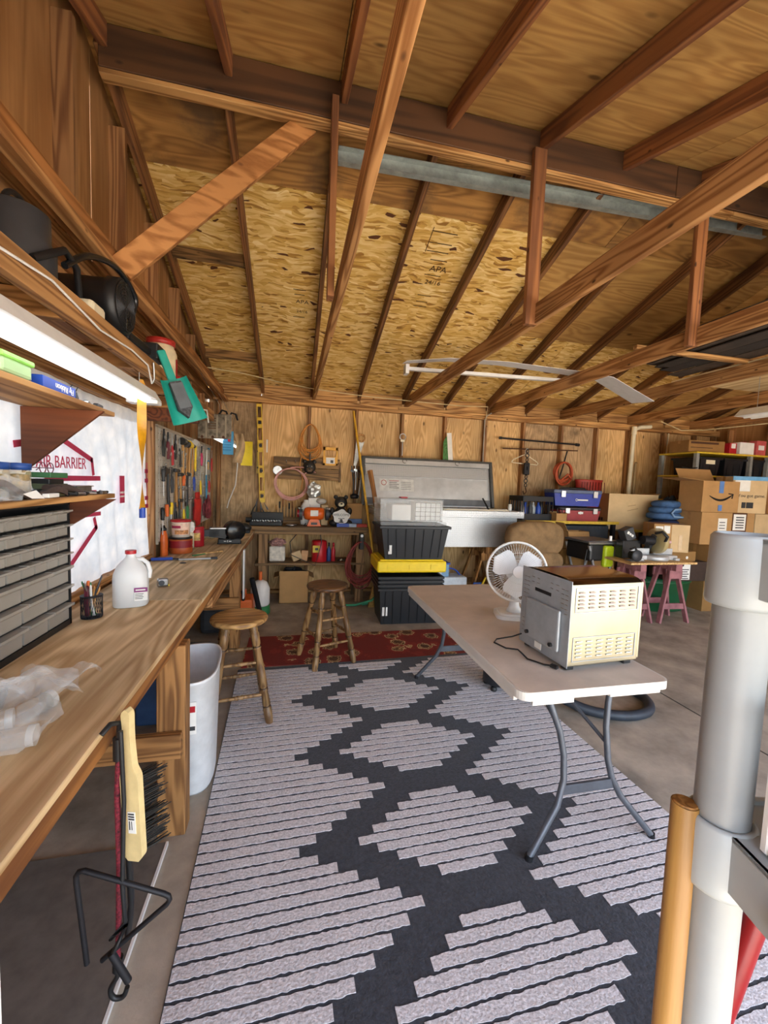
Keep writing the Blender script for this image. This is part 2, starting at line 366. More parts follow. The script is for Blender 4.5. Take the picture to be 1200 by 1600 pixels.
# ================================================================== THE SETTING
YB, YF, XL, XR = 5.89, -0.65, -1.14, 7.3       # inner faces of the sheathing
YR, ZR, SL = 2.62, 3.97, 0.3364                # ridge line, underside of the deck, roof slope
ANG = math.atan(SL)
def zroof(y): return ZR-abs(y-YR)*SL
CONC = plain('concrete', 'a69b8c', .85, var=.2, scale=3.2, bump=.25, bscale=90)
CONC_OUT = plain('sunlit_driveway', 'b8aea0', .9, var=.08, scale=2)
# ---- floor
fl = MB().b2(XL-.1, XR+.1, YF-.1, YB+.1, -.1, 0).build('floor', CONC); tag(fl, kind='structure')
dr = MB().b2(-14, 20, -22, YF-.1, -.12, -.02).build('driveway', CONC_OUT); tag(dr, kind='structure')
yd = MB().b2(-16, XL-.12, YF-.1, 14, -.12, -.03).build('yard_ground', plain('yard_soil', 'b09a78', .95, var=.15, scale=3)); tag(yd, kind='structure')
fj = MB().b2(2.9, 2.912, YF, YB, .0002, .0012).build('floor_joint', plain('joint_dark', '3c372f', .9), fl)
# ---- back wall
STX = [-.98, -.45, .20, .86, 1.53, 2.19, 2.84, 3.49, 4.16, 4.81, 5.43, 6.14, 6.78, 7.2]
wb = struct('wall_back')
ed = [-1.12, -.45, .86, 2.19, 3.49, 4.81, 6.14, 7.4]
for i in range(len(ed)-1):
    x0, x1 = ed[i]+.002, ed[i+1]-.002
    m = PLY_WALL_G if i in (0, 4) else PLY_WALL
    MB().b2(-(x1-x0)/2, (x1-x0)/2, 0, .012, 0, 2.95).build('wall_panel', m, wb, ((x0+x1)/2, YB, 0))
smesh = MB().b2(-.019, .019, -.089, 0, 0, 2.57, .003).mesh('stud', STUD)
for x in STX: piece(smesh, 'stud', wb, (x, YB, .04))
MB().b2(-1.05, 7.28, YB-.09, YB, 0, .04).build('sole_plate', PLATE, wb)
MB().b2(-1.05, 2.6, YB-.094, YB, 2.612, 2.656, .003).build('top_plate', PLATE, wb)
MB().b2(2.602, 7.28, YB-.094, YB, 2.612, 2.656, .003).build('top_plate', PLATE, wb)
MB().b2(-1.05, 1.45, YB-.089, YB, 2.658, 2.702, .003).build('top_plate', PLATE, wb)
MB().b2(1.452, 7.28, YB-.091, YB, 2.658, 2.702, .003).build('top_plate', PLATE, wb)
# blocking between the rafters above the plate
RX = [-1.055, -.43, .22, .885, 1.54, 2.19, 2.865, 3.53, 4.20, 4.84, 5.48, 6.15, 6.80, 7.24]
for i in range(len(RX)-1):
    MB().b2(RX[i]+.02, RX[i+1]-.02, YB-.03, YB, 2.703, 2.86).build('eave_block', PLATE, wb)
# ---- right wall
wr = struct('wall_right')
for y0, y1 in ((-.7, .55), (.55, 1.8), (1.8, 3.05), (3.05, 4.3), (4.3, 5.55), (5.55, 5.95)):
    MB().b2(0, .012, y0+.002, y1-.002, 0, 3.95).build('wall_panel', PLY_GABLE, wr, (XR, 0, 0))
for k in range(11):
    y = -.5+.61*k; MB().b2(-.089, 0, -.019, .019, 0, 2.7).build('stud', STUD, wr, (XR, y, 0))
# ---- left wall: a wrapped window opening between y 1.55 and 3.44, z .99 to 2.02
WY0, WY1, WZ0, WZ1 = 1.55, 3.44, .99, 2.03
wl = struct('wall_left')
def lpan(y0, y1, z0, z1, m=PLY_GABLE): MB().b2(-.014, 0, y0+.0015, y1-.0015, z0, z1).build('wall_panel', m, wl, (XL, 0, 0))
lpan(YF-.1, .3, 0, 2.63); lpan(.3, WY0, 0, 2.63); lpan(WY0, 2.5, 0, WZ0); lpan(2.5, WY1, 0, WZ0); lpan(WY0, 2.5, WZ1, 2.63); lpan(2.5, WY1, WZ1, 2.63)
lpan(WY1, 4.66, 0, 2.63, PLY_WALL_G); lpan(4.66, YB+.1, 0, 2.63, PLY_WALL_G)
for y0, y1 in ((-.75, .43), (.43, 1.6), (1.6, 2.72), (2.72, 3.6), (3.6, 4.6), (4.6, 5.95)):   # gable boards above the plate
    a, b_ = zroof(y0), zroof(y1); pts = [(-.014, y0+.002, 2.632), (-.014, y1-.002, 2.632), (-.014, y1-.002, b_)]
    if y0 < YR < y1: pts.append((-.014, YR, ZR))
    pts.append((-.014, y0+.002, a)); MB().prism(pts, (.014, 0, 0)).build('gable_panel', PLY_GABLE, wl, (XL, 0, 0))
for y in (-.2, .4, 1.0, 1.53, 3.46, 4.05, 4.66, 5.27, 5.83): MB().b2(0, .089, -.019, .019, .04, 2.57).build('stud', STUD, wl, (XL, y, 0))
for y in (-.1, .52, 1.14, 1.76, 2.36, 2.97, 3.58, 4.19, 4.8): MB().b2(0, .089, -.019, .019, 2.74, zroof(y)-.15).build('gable_stud', STUD, wl, (XL, y, 0))
MB().b2(XL, XL+.089, YF, YB-.1, 0, .04).build('sole_plate', TIE, wl)
MB().b2(XL, XL+.089, WY0, WY1, WZ1, WZ1+.14, .003).build('window_header', TIE, wl)
MB().b2(XL, XL+.089, WY0, WY1, WZ0-.04, WZ0, .003).build('window_sill_plate', TIE, wl)
MB().b2(XL, XL+.089, YF, YB-.1, 2.60, 2.70, .003).build('top_plate', TIE, wl)
MB().b2(-.955, -.915, YF, YB-.1, 2.60, 2.745, .003).build('gable_beam', wood('fir_beam', '84501f', 'b87c44', 'y', rings=10, scale=2.4, stretch=.1), wl)
MB().b2(-.915, -.86, YF, YB-.1, 2.585, 2.625, .003).build('gable_ledger', TIE, wl)
MB().bar((-.89, 2.43, 2.64), (.045, 2.70, 3.76), .042, .12, bev=.003).build('diagonal_brace', wood('brace_timber', '9a6432', 'c88e54', 'x', rings=7, scale=2.4, stretch=.06), wl)
# ---- unseen front wall; doorway widened to even out near and far light
wf = struct('wall_front')
DX0, DX1, DZ = -.55, 6.85, 2.42
for a, b_, c, d in ((XL-.1, DX0, 0, 2.7), (DX1, XR+.1, 0, 2.7), (DX0, 1.75, DZ, 2.75), (1.75, 4.2, DZ, 2.75), (4.2, DX1, DZ, 2.75)):
    MB().b2(a, b_, -.014, 0, c, d).build('wall_panel', PLY_WALL, wf, (0, YF-.05, 0))
MB().b2(DX0, DX1, YF-.05, YF+.04, DZ-.02, DZ+.2).build('door_header', PLATE, wf)
MB().b2(4.15, 4.25, YF-.05, YF+.04, 0, DZ-.02).build('door_post', POST, wf)
MB().b2(XL, XR, YF-.05, YF+.04, 2.61, 2.70).build('top_plate', PLATE, wf)
# ---- roof
ce = struct('ceiling')
for sg in (-1, 1):
    yc = YR+sg*1.78; MB().box((0, 0, .04), (8.9, 3.56/math.cos(ANG)+.02, .03)).build('roof_light_cover', plain('roof_cover', '6a5a4c', .9), ce, ((XL+XR)/2, yc, zroof(yc)), (-sg*ANG, 0, 0))  # unseen slab added over the deck to keep light out of its gaps
def deck(x0, x1, ya, yb, m):
    s = 1 if ya >= YR-.001 else -1
    ln = (yb-ya)/math.cos(ANG); yc = (ya+yb)/2
    MB().box((0, 0, .008), (x1-x0-.005, ln-.005, .014)).build('roof_panel', m, ce, ((x0+x1)/2, yc, zroof(yc)), (-s*ANG, 0, 0))
for x0, x1 in ((-1.2, .22), (.22, 2.65), (2.65, 5.1), (5.1, 7.4)): deck(x0, x1, YR, 3.28, PLY_OLD)
for x0, x1, m in ((-1.2, .22, OSB), (.22, 2.19, OSB), (2.19, 4.63, PLY_ROOF), (4.63, 7.4, PLY_ROOF)): deck(x0, x1, 3.28, 4.44, m)
for x0, x1, m in ((-1.2, .885, OSB), (.885, 3.2, OSB), (3.2, 5.48, OSB), (5.48, 7.4, PLY_ROOF)): deck(x0, x1, 4.44, 5.6, m)
deck(-1.2, 3.0, 5.6, 6.1, OSB); deck(3.0, 7.4, 5.6, 6.1, PLY_ROOF)
for x0, x1 in ((-1.2, .22), (.22, 2.65), (2.65, 5.1), (5.1, 7.4)): deck(x0, x1, 1.46, YR, PLY_ROOF)
for x0, x1 in ((-1.2, 1.24), (1.24, 3.68), (3.68, 6.1), (6.1, 7.4)): deck(x0, x1, .3, 1.46, PLY_ROOF)
for x0, x1 in ((-1.2, .22), (.22, 2.65), (2.65, 5.1), (5.1, 7.4)): deck(x0, x1, -.86, .3, PLY_ROOF)
LB = (YB+.02-YR-.02)/math.cos(ANG)
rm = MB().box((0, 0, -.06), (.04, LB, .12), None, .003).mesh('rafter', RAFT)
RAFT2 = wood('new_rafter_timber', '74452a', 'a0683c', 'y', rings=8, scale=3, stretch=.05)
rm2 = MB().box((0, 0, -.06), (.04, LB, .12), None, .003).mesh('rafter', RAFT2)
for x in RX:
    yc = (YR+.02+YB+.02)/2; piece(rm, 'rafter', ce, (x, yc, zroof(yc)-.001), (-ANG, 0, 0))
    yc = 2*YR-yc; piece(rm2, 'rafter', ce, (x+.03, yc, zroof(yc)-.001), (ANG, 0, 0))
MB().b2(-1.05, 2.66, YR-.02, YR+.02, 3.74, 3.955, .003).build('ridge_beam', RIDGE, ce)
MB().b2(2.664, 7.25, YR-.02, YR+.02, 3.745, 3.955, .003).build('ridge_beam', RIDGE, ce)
MB().b2(-1.05, 3.2, YR-.016, YR+.05, 3.71, 3.738, .003).build('ridge_ledger', PLATE, ce)
MB().b2(3.204, 7.25, YR-.016, YR+.05, 3.71, 3.738, .003).build('ridge_ledger', PLATE, ce)
for y in (3.92, 5.25): MB().box((0, 0, -.05), (.57, .04, .1)).build('rafter_block', GREYWOOD_X, ce, (-.745, y, zroof(y)-.002), (-ANG, 0, 0))
TX = [.255, 1.585, 2.93, 4.15, 5.42, 6.7]
tm = MB().b2(-.02, .02, YF, YB-.03, 0, .135, .003).mesh('tie_beam', TIE)
for x in TX: piece(tm, 'tie_beam', ce, (x, 0, 2.705))
sm_ = MB().b2(-.045, .045, -.02, .02, 0, 1.0, .003).mesh('hanger_strut', wood('strut_timber', '74482a', 'a06a3e', 'z', rings=7, scale=3, stretch=.05))
for i, x in enumerate(TX): piece(sm_, 'hanger_strut', ce, (x-.045 if i else x-.062, YR-.042 if i else YR-.042, 2.70), (0, 0, 0) if i else (0, 0, R(90)[0]), (1, 1, 1.12))
for x, y, l in ((1.2, 3.40, .22), (1.2, 3.50, .2), (1.2, 3.58, .2), (1.24, 3.66, .16), (1.24, 3.82, .16), (1.24, 4.06, .14), (1.24, 4.14, .12), (1.24, 4.2, .14), (.02, 4.2, .12), (.02, 4.26, .1), (.02, 4.56, .12), (1.83, 5.2, .1)): MB().box((0, 0, 0), (l, .008, .001)).build('mill_stamp_line', plain('mill_stamp_ink', '4a3418', .8, var=0), ce, (x, y, zroof(y)-.003), (-ANG, 0, 0))
MB().box((0, 0, 0), (.006, .24, .001)).build('mill_stamp_line', MATS['mill_stamp_ink'], ce, (1.09, 3.48, zroof(3.48)-.003), (-ANG, 0, 0))
# mill stamps printed on the strand board
INK = plain('mill_stamp_ink', '4a3418', .8, var=0)
for x, y, t, s in ((1.27, 3.75, 'APA', .09), (1.27, 3.9, '24/16', .07), (.05, 4.35, 'APA', .07), (.05, 4.48, '24/16', .05), (1.85, 5.0, 'APA', .06), (1.85, 5.1, '24/16', .05)):
    text(t, s, INK, ce, (x, y, zroof(y)-.003), (PI-ANG, 0, 0), name='mill_stamp')

# ================================================================== LEFT WALL: window, bench and what stands on it
def wrap_mat():
    m, nt, b = new_mat('house_wrap'); L = nt.links
    tc = N(nt, 'ShaderNodeTexCoord'); no = N(nt, 'ShaderNodeTexNoise', i_Scale=9., i_Detail=6.); L.new(tc.outputs['Object'], no.inputs['Vector'])
    rp = N(nt, 'ShaderNodeValToRGB'); rp.color_ramp.elements[0].color = S('c8d2de'); rp.color_ramp.elements[1].color = S('f2f4f6'); rp.color_ramp.elements[0].position = .3; rp.color_ramp.elements[1].position = .7
    L.new(no.outputs['Fac'], rp.inputs[0])
    df = N(nt, 'ShaderNodeBsdfDiffuse'); tl = N(nt, 'ShaderNodeBsdfTranslucent'); tl.inputs[0].default_value = S('b4c0d0')
    L.new(rp.outputs[0], df.inputs[0]); mx = N(nt, 'ShaderNodeMixShader'); mx.inputs[0].default_value = .055
    L.new(df.outputs[0], mx.inputs[1]); L.new(tl.outputs[0], mx.inputs[2]); L.new(mx.outputs[0], nt.nodes['Material Output'].inputs[0]); return m
win = struct('window_1')
def fold(u, v):
    y = WY0-.02+u*(WY1-WY0+.05); z = WZ0-.05+v*(WZ1-WZ0+.08)
    d = .010*math.sin(y*23+z*5)*(1-v)*(.4+.6*u)+.012*math.sin(y*7-z*4+1)+.004*math.sin(y*41+z*13)
    return (XL+.045+d, y, z)
MB().surf(fold, 60, 30).build('house_wrap_sheet', wrap_mat(), win)
PRINT = plain('wrap_print_magenta', 'c23a5e', .7, var=.06)
wx = XL+.064
def strip(pts, wd): # flat printed band on the wrap, points in (y,z)
    mb = MB()
    for (a, b_) in zip(pts[:-1], pts[1:]):
        d = Vector((b_[0]-a[0], b_[1]-a[1])).normalized(); n = Vector((-d.y, d.x))*wd/2
        mb.prism([(wx, a[0]+n.x-d.x*wd*.3, a[1]+n.y-d.y*wd*.3), (wx, b_[0]+n.x+d.x*wd*.3, b_[1]+n.y+d.y*wd*.3), (wx, b_[0]-n.x+d.x*wd*.3, b_[1]-n.y+d.y*wd*.3), (wx, a[0]-n.x-d.x*wd*.3, a[1]-n.y-d.y*wd*.3)], (.001, 0, 0))
    return mb
strip([(1.9, 1.70), (2.22, 1.755), (2.53, 1.665), (2.545, 1.59)], .028).build('print_roof_line', PRINT, win)
strip([(2.1, 1.565), (2.62, 1.565)], .026).build('print_bar', PRINT, win)
strip([(2.0, 1.38), (2.62, 1.365)], .022).build('print_bar', PRINT, win)
strip([(2.55, 1.34), (2.57, 1.29), (2.1, 1.02)], .03).build('print_roof_line', PRINT, win)
text('AIR BARRIER', .082, PRINT, win, (wx, 2.25, 1.638), (PI/2, 0, PI/2), name='print_lettering', sx=.95)
strip([(2.93, 1.43), (2.93, 1.56)], .075).build('print_patch', PRINT, win)
text('OWENS', .02, PAPER, win, (wx+.002, 2.93, 1.475), (PI/2, 0, PI/2), name='print_lettering'); text('CORNING', .016, PAPER, win, (wx+.002, 2.93, 1.45), (PI/2, 0, PI/2), name='print_lettering')
strip([(2.45, 1.485), (2.57, 1.485)], .03).build('print_patch', PRINT, win)
for z in (1.62, 1.55, 1.42, 1.36): strip([(3.35, z), (3.40, z)], .03).build('print_patch', PRINT, win)
strip([(3.385, 1.35), (3.385, 1.68)], .014).build('print_bar', PRINT, win)
MB().b2(XL+.05, XL+.1, WY1-.02, WY1+.02, .96, 2.06).build('window_batten', STUD, win)

# ---- workbench
wbn = T('workbench', 'long plywood workbench with timber posts along the left wall', 'workbench', (-.76, 2.8, 0))
tp = bw(MB().b2(-1.05, -.465, .25, 2.308, .92, .94, .002), 'bench_top', BENCHPLY, wbn)
bw(MB().b2(-1.05, -.465, 2.312, 5.33, .92, .94, .002), 'bench_top', BENCHGREY, wbn)
bw(MB().b2(-.50, -.468, .25, 5.3, .868, .92, .002), 'apron', wood('apron_timber', '6e4018', 'a06a34', 'y', rings=8, scale=3, stretch=.05), wbn)
bw(MB().b2(-1.04, -1.0, .25, 5.3, .86, .918), 'ledger', TIE, wbn)
bw(MB().b2(-.557, -.442, 1.85, 1.94, 0, .867, .004), 'post', POST, wbn)
bw(MB().b2(-.56, -.47, 3.92, 4.01, 0, .867, .004), 'post', POST, wbn)
bw(MB().b2(-.56, -.47, .3, .39, 0, .867, .004), 'post', POST, wbn)
bw(MB().b2(-1.02, -.45, 1.81, 1.848, .385, .492, .003), 'rail', RAILX, wbn)
bw(MB().b2(-1.02, -.47, 3.88, 3.918, .385, .492, .003), 'rail', RAILX, wbn)
bw(MB().b2(-.499, -.468, 2.6, 3.9, .80, .866, .002), 'apron_board', TIE, wbn)

# ---- long ledge of two-by-fours high on the wall, with shelves beneath
ld = T('overhead_ledge', 'high two-by-four storage ledge along the left wall', 'shelf', (-.85, 2.4, 2.08))
bw(MB().b2(-.735, -.697, .6, 3.9, 2.085, 2.17, .003), 'front_rail', TIE, ld)
bw(MB().b2(-1.05, -1.012, .6, 3.9, 2.085, 2.17, .003), 'back_rail', TIE, ld)
for y in (.9, 1.55, 2.15, 2.75, 3.3, 3.85): bw(MB().b2(-1.012, -.735, y-.019, y+.019, 2.085, 2.168, .002), 'cross_piece', RAILX, ld)
bw(MB().b2(-.86, -.76, .6, 2.08, 2.172, 2.19), 'ledge_board', TIE, ld); bw(MB().b2(-.98, -.87, .6, 3.5, 2.172, 2.19), 'ledge_board', TIE, ld); bw(MB().b2(-.86, -.76, 2.5, 3.5, 2.172, 2.19), 'ledge_board', TIE, ld)
bw(MB().b2(-1.05, -.70, 3.3, 3.34, 1.99, 2.083), 'ledge_bracket', DARKPLY, ld)
BOARD_Y = wood('shelf_board', '8a5c2e', 'c4935a', 'y', rings=10, scale=2.4, stretch=.08)
GUSSET = wood('gusset_plywood', '4a2410', '7c4220', 'x', rings=5, scale=1.5, stretch=.1, knots=False, streak=.6)
def wshelf(name, label, z, xf, y0, y1, by, drop):
    t = T(name, label, 'shelf', (-.92, (y0+y1)/2, z-.02))
    bw(MB().b2(-1.05, xf, y0, y1, z-.02, z, .002), 'shelf_board', BOARD_Y, t)
    for yy in (by, y0+.25): bw(MB().prism([(-1.05, yy-.008, z-.022), (xf+.03, yy-.008, z-.022), (-1.05, yy-.008, z-.022-drop)], (0, .016, 0)), 'gusset_bracket', GUSSET, t)
    return t
wshelf('wall_shelf', 'upper wooden wall shelf holding a green tub, beside the shop light', 1.87, -.79, .7, 2.08, 1.9, .26)
wshelf('wall_shelf', 'lower wooden wall shelf crowded with jars and gloves', 1.505, -.80, .7, 2.10, 2.03, .19)

# ---- LED shop light
def emit_mat(name, col, st):
    m, nt, b = new_mat(name); b.inputs['Base Color'].default_value = S(col); b.inputs['Emission Color'].default_value = S(col); b.inputs['Emission Strength'].default_value = st; return m
t = T('shop_light', 'lit white shop light hanging over the left workbench', 'light', (-.74, 1.8, 2.0))
bw(MB().prism([(-.80, 1.1, 1.965), (-.66, 1.1, 1.965), (-.69, 1.1, 2.015), (-.77, 1.1, 2.015)], (0, 1.2, 0)), 'reflector', WHITE, t)
for x in (-.757, -.705): bw(MB().cyl((x, 1.14, 1.958), (x, 2.22, 1.958), .014, n=10), 'led_tube', emit_mat('led_tube_glow', 'f4f8ff', .4), t)
bw(MB().b2(-.80, -.66, 2.23, 2.30, 1.945, 1.964, .003), 'end_cap', WHITE, t)
bw(MB().tube([(-.73, 2.2, 2.015), (-.73, 2.2, 2.083)], .003), 'chain', STEEL, t)
cord = MB().tube([(-.695, .9, 2.13), (-.693, 1.15, 2.12), (-.69, 1.4, 2.145), (-.69, 1.7, 2.11), (-.692, 2.0, 2.13), (-.692, 2.2, 2.12), (-.70, 2.28, 2.05)], .004).build('white_wire', WHITE); tag(cord, 'white power cord stapled along the overhead ledge', 'cord')
for k, (x, y, z) in enumerate([(-.69, 2.28, 2.135), (-.688, 2.285, 2.12), (-.69, 2.29, 2.105), (-.69, 2.295, 2.09), (-.692, 2.3, 2.07)]): pass
tag(MB().tube([(-.689, 2.27, 2.15), (-.688, 2.275, 2.11), (-.69, 2.285, 2.075), (-.70, 2.29, 2.055)], .0045, n=5).build('hanging_chain', STEEL), 'small steel chain holding up the lit shop light', 'chain')

# ---- fly ribbon
FLY = plain('amber_fly_paper', 'd89a1e', .3, var=.12)
t = T('fly_ribbon', 'twisted amber fly ribbon hanging in front of the white sheet', 'fly ribbon', (-.72, 2.2, 1.40))
def rib(u, v):
    z = 2.05-.62*v; a = .5+.9*math.sin(v*5.5+.6); wd = .024*(1 if v > .06 else .3+v*12)
    return (-.72+(u-.5)*2*wd*math.sin(a)*.8, 2.2+(u-.5)*2*wd*math.cos(a), z)
bw(MB().surf(rib, 2, 40, thick=(.001, 0, 0)), 'ribbon', FLY, t)
bw(MB().cyl((-.72, 2.2, 1.385), (-.72, 2.2, 1.435), .014, n=12), 'end_tube', BLUE, t)

# ---- teal dustpan with brush hung on the ledge
t = T('dustpan', 'teal dustpan with a clipped-in grey brush hanging from the ledge', 'dustpan', (-.665, 2.36, 2.19))
t.rotation_euler = (Matrix.Rotation(R(-62)[0], 3, 'Z') @ Matrix.Rotation(R(20)[0], 3, 'X') @ Matrix.Rotation(R(-6)[0], 3, 'Y')).to_euler()
def pn(u, v):
    z = -.10-.23*v; yy = (u-.5)*(.13+.05*v); lip = .035*(abs(u-.5)*2)**4
    return (lip, yy, z)
MB().surf(pn, 12, 8, thick=(-.004, 0, 0)).build('pan', TEAL, t)
MB().b2(-.012, .012, -.02, .02, -.12, .05, .006).build('handle', TEAL, t)
b_ = MB().prism([(.006, -.028, -.12), (.006, .028, -.12), (.006, .036, -.26), (.006, .0, -.31), (.006, -.036, -.26)], (.035, 0, 0)).build('brush_bristles', plain('grey_bristles', '4a4c50', .9, var=.3, scale=80, bump=.6), t)
MB().b2(.041, .046, -.03, .03, -.26, -.13).build('brush_back', plain('grey_brush', '5a6066', .7), b_)

# ---- drawer cabinet with clear drawers
t = T('parts_cabinet', 'black small-parts cabinet with rows of smoky clear drawers', 'cabinet', (-1.0, 1.55, .941))
y0c, y1c, xf = 1.18, 1.985, -.93
bw(MB().b2(-1.05, -1.04, y0c, y1c, .941, 1.47).b2(-1.04, xf, y1c-.012, y1c, .941, 1.47).b2(-1.04, xf, y0c, y0c+.012, .941, 1.47).b2(-1.04, xf, y0c, y1c, 1.46, 1.47).b2(-1.04, xf, y0c, y1c, .941, .965), 'body', BLACK, t)
rows = []; z = .968
for i in range(3): rows.append((z, .078, 5)); z += .081
for i in range(4): rows.append((z, .053, 10)); z += .0595
for z, h, n in rows:
    wd = (y1c-y0c-.03)/n
    dm = MB(); xa, xb = -.09, .0
    dm.b2(xa, xb-.001, .006, wd-.006, .002, h*.66)
    dm.prism([(xb, .006, h*.60), (xb+.022, .006, h*.80), (xb+.022, .006, h*.92), (xb-.012, .006, h*.92), (xb-.012, .006, h*.60)], (0, wd-.012, 0))
    me = dm.mesh('drawer', SMOKE)
    bm_ = MB().b2(xa+.01, xb-.012, .01, wd-.012, .005, h*.42).mesh('drawer_contents', plain('hardware_bits', '6a6660', .7, var=.35, scale=70))
    for k in range(n):
        if y0c+.015+(k+1)*wd < 1.45: continue
        d = piece(me, 'drawer', t, (xf+1.0, y0c+.015+k*wd-1.55, z-.941)); piece(bm_, 'drawer_contents', d)
    bw(MB().b2(-1.04, xf-.004, y0c, y1c, z-.004, z), 'divider', BLACK, t)

# ---- pencil cup
cx, cy, cz = -.885, 2.06, .941
t = T('pencil_cup', 'black mesh pencil cup full of pens by the parts cabinet', 'cup', (cx, cy, cz))
cup = MB(); n = 26
for k in range(n):
    a = 2*PI*k/n; a2 = 2*PI*(k+1.3)/n
    cup.tube([(.042*math.cos(a), .042*math.sin(a), .004), (.042*math.cos(a2), .042*math.sin(a2), .1)], .0011, 3, cap=False); a2 = 2*PI*(k-1.3)/n
    cup.tube([(.042*math.cos(a), .042*math.sin(a), .004), (.042*math.cos(a2), .042*math.sin(a2), .1)], .0011, 3, cap=False)
cup.lathe([(.0, 0), (.042, 0), (.042, .004), (0, .004)], 20).lathe([(.041, .096), (.0445, .097), (.0445, .102), (.041, .102)], 20)
cup.build('mesh_cup', IRON, t)
for k, (dx, dy, ln, m, r) in enumerate([(-.02, -.02, .165, GREEN, .004), (.01, -.025, .15, WHITE, .005), (.02, .03, .175, DSTEEL, .004), (-.01, -.03, .17, STEEL, .004), (.0, -.005, .155, GREEN, .0045), (.015, -.01, .14, HWOOD, .004), (-.02, .01, .15, WHITE, .006), (.025, .005, .13, HWOOD, .004)]):
    o = MB().cyl((-dx*.6+cx, -dy*.6+cy, cz+.008), (dx*1.2+cx, dy*1.4+cy, cz+ln), r, n=8).cyl((dx*1.2+cx, dy*1.4+cy, cz+ln), (dx*1.24+cx, dy*1.46+cy, cz+ln+.008), r, r*.3, n=8).build('pen', m)
    tag(o, ['thin green pen at the back of the mesh pencil cup', 'white pen near the front of the mesh cup', 'long dark metal pencil sticking out right from the cup', 'steel ruler-like rod in the mesh pencil cup', 'green marker in the middle of the pencil cup', 'short wooden pencil in the middle of the mesh cup', 'thick white marker leaning left in the pencil cup', 'short wooden pencil leaning right in the mesh cup'][k], 'pen', 'pens in the mesh cup')
t = T('utility_knife', 'maroon and orange utility knife standing in the pencil cup', 'knife', (cx-.01, cy-.02, cz+.01))
MB().bar((0, 0, 0), (.0, -.004, .14), .018, .012, bev=.003).build('body', plain('maroon', '5a1a2c', .5), t); MB().bar((.0, -.002, .09), (.002, .012, .16), .012, .01, bev=.003).build('slider', ORANGE, t)

# ---- plastic gallon jug
JUG = clear_film('jug_translucent', 'f0f2f2', .80, .35)
jx, jy = -.79, 2.25
t = T('water_jug', 'translucent gallon water jug with red cap on the workbench', 'jug', (jx, jy, .941), rz=R(14)[0])
prof = [(.072, 0), (.078, .006), (.078, .13), (.075, .16), (.062, .195), (.042, .22), (.024, .238), (.021, .245), (.021, .262)]
def sq(r, a, p=3.2):
    c, s = math.cos(a), math.sin(a); k = (abs(c)**p+abs(s)**p)**(-1/p); return (r*k*c, r*k*s)
jb = MB(); nn = 28; vs = []; 
for i, (r, z) in enumerate(prof):
    p = 3.4 if z < .17 else (2.6 if z < .21 else 2)
    for k in range(nn):
        x, y = sq(r, 2*PI*k/nn, p); rp_ = 1-.012*(math.sin(k*4.)>0)*(z < .14); vs.append((x*rp_*1.0, y*rp_, z))
jb._add(vs, [(i*nn+k, i*nn+(k+1) % nn, (i+1)*nn+(k+1) % nn, (i+1)*nn+k) for i in range(len(prof)-1) for k in range(nn)]+[tuple(reversed(range(nn)))], True)
jb.build('body', JUG, t)
MB().tube([(.018, 0, .228), (.050, 0, .228), (.074, 0, .205), (.084, 0, .165), (.078, 0, .13)], .011, 8).build('handle', JUG, t)
MB().cyl((0, 0, .258), (0, 0, .275), .025, n=20).build('cap', RED, t)
lb = MB().b2(.02, .077, -.0795, -.0785, .035, .10).build('label', PAPER, t); MB().b2(.02, .077, -.0805, -.0795, .078, .10).build('label_band', plain('purple_print', '8a3a7a', .6), lb)
MB().b2(.026, .068, -.0812, -.0805, .086, .092).build('label_print', PAPER, lb)
for i in range(4): MB().b2(.024, .060-.004*(i % 2), -.0803, -.0796, .068-.008*i, .071-.008*i).build('label_print', plain('print_grey', '666666', .7), lb)
# ---- bits on the bench
t = T('tape_measure', 'square silver tape measure beside the water jug', 'tape measure', (-.745, 2.60, .941), .3)
MB().b2(-.03, .03, -.02, .02, 0, .048, .01).build('case', STEEL, t); MB().b2(.03, .036, -.01, .01, 0, .01).build('hook', YELLOW, t); MB().cyl((-.005, -.021, .024), (-.005, -.0195, .024), .016).build('disc', DGREY, t)
t = T('caulk_knife', 'blue-handled long steel scraper lying on the bench', 'scraper', (-.88, 3.40, .941), R(10)[0])
MB().bar((-.17, 0, .014), (-.02, 0, .014), .024, .022, bev=.006).build('handle', BLUE, t); MB().bar((-.02, 0, .012), (.02, 0, .01), .02, .012).build('collar', BLACK, t); MB().b2(.02, .29, -.012, .012, .001, .012).build('blade', STEEL, t); MB().b2(.25, .30, -.02, .02, .001, .016, .004).build('jaw', DSTEEL, t)
tag(MB().bar((-.78, 3.62, .947), (-.60, 3.78, .947), .022, .01, bev=.003).build('paint_stick', HWOOD_Y), 'short yellow wooden stick lying on the left bench', 'stick')
tag(MB().bar((-.80, 3.58, .945), (-.72, 3.66, .945), .014, .008).build('chisel', GREEN), 'small dark green chisel lying beside the wooden stick', 'chisel')
tag(MB().lathe([(.018, 0), (.022, .002), (.022, .006), (.014, .006), (.014, .002)], 16, (-.80, 3.28, .941)).build('metal_ring', DSTEEL), 'small dark metal ring lying near the blue scraper', 'ring')
# orange bottle
t = T('glue_bottle', 'tall orange glue bottle with black cap by the pegboard', 'bottle', (-1.02, 3.60, .941))
MB().lathe([(.038, 0), (.04, .005), (.04, .13), (.034, .17), (.022, .2), (.02, .205)], 16, sx=.7).build('body', ORANGE, t); MB().lathe([(.02, .205), (.02, .225), (.012, .23), (.006, .25), (0, .25)], 14).build('cap', BLACK, t)
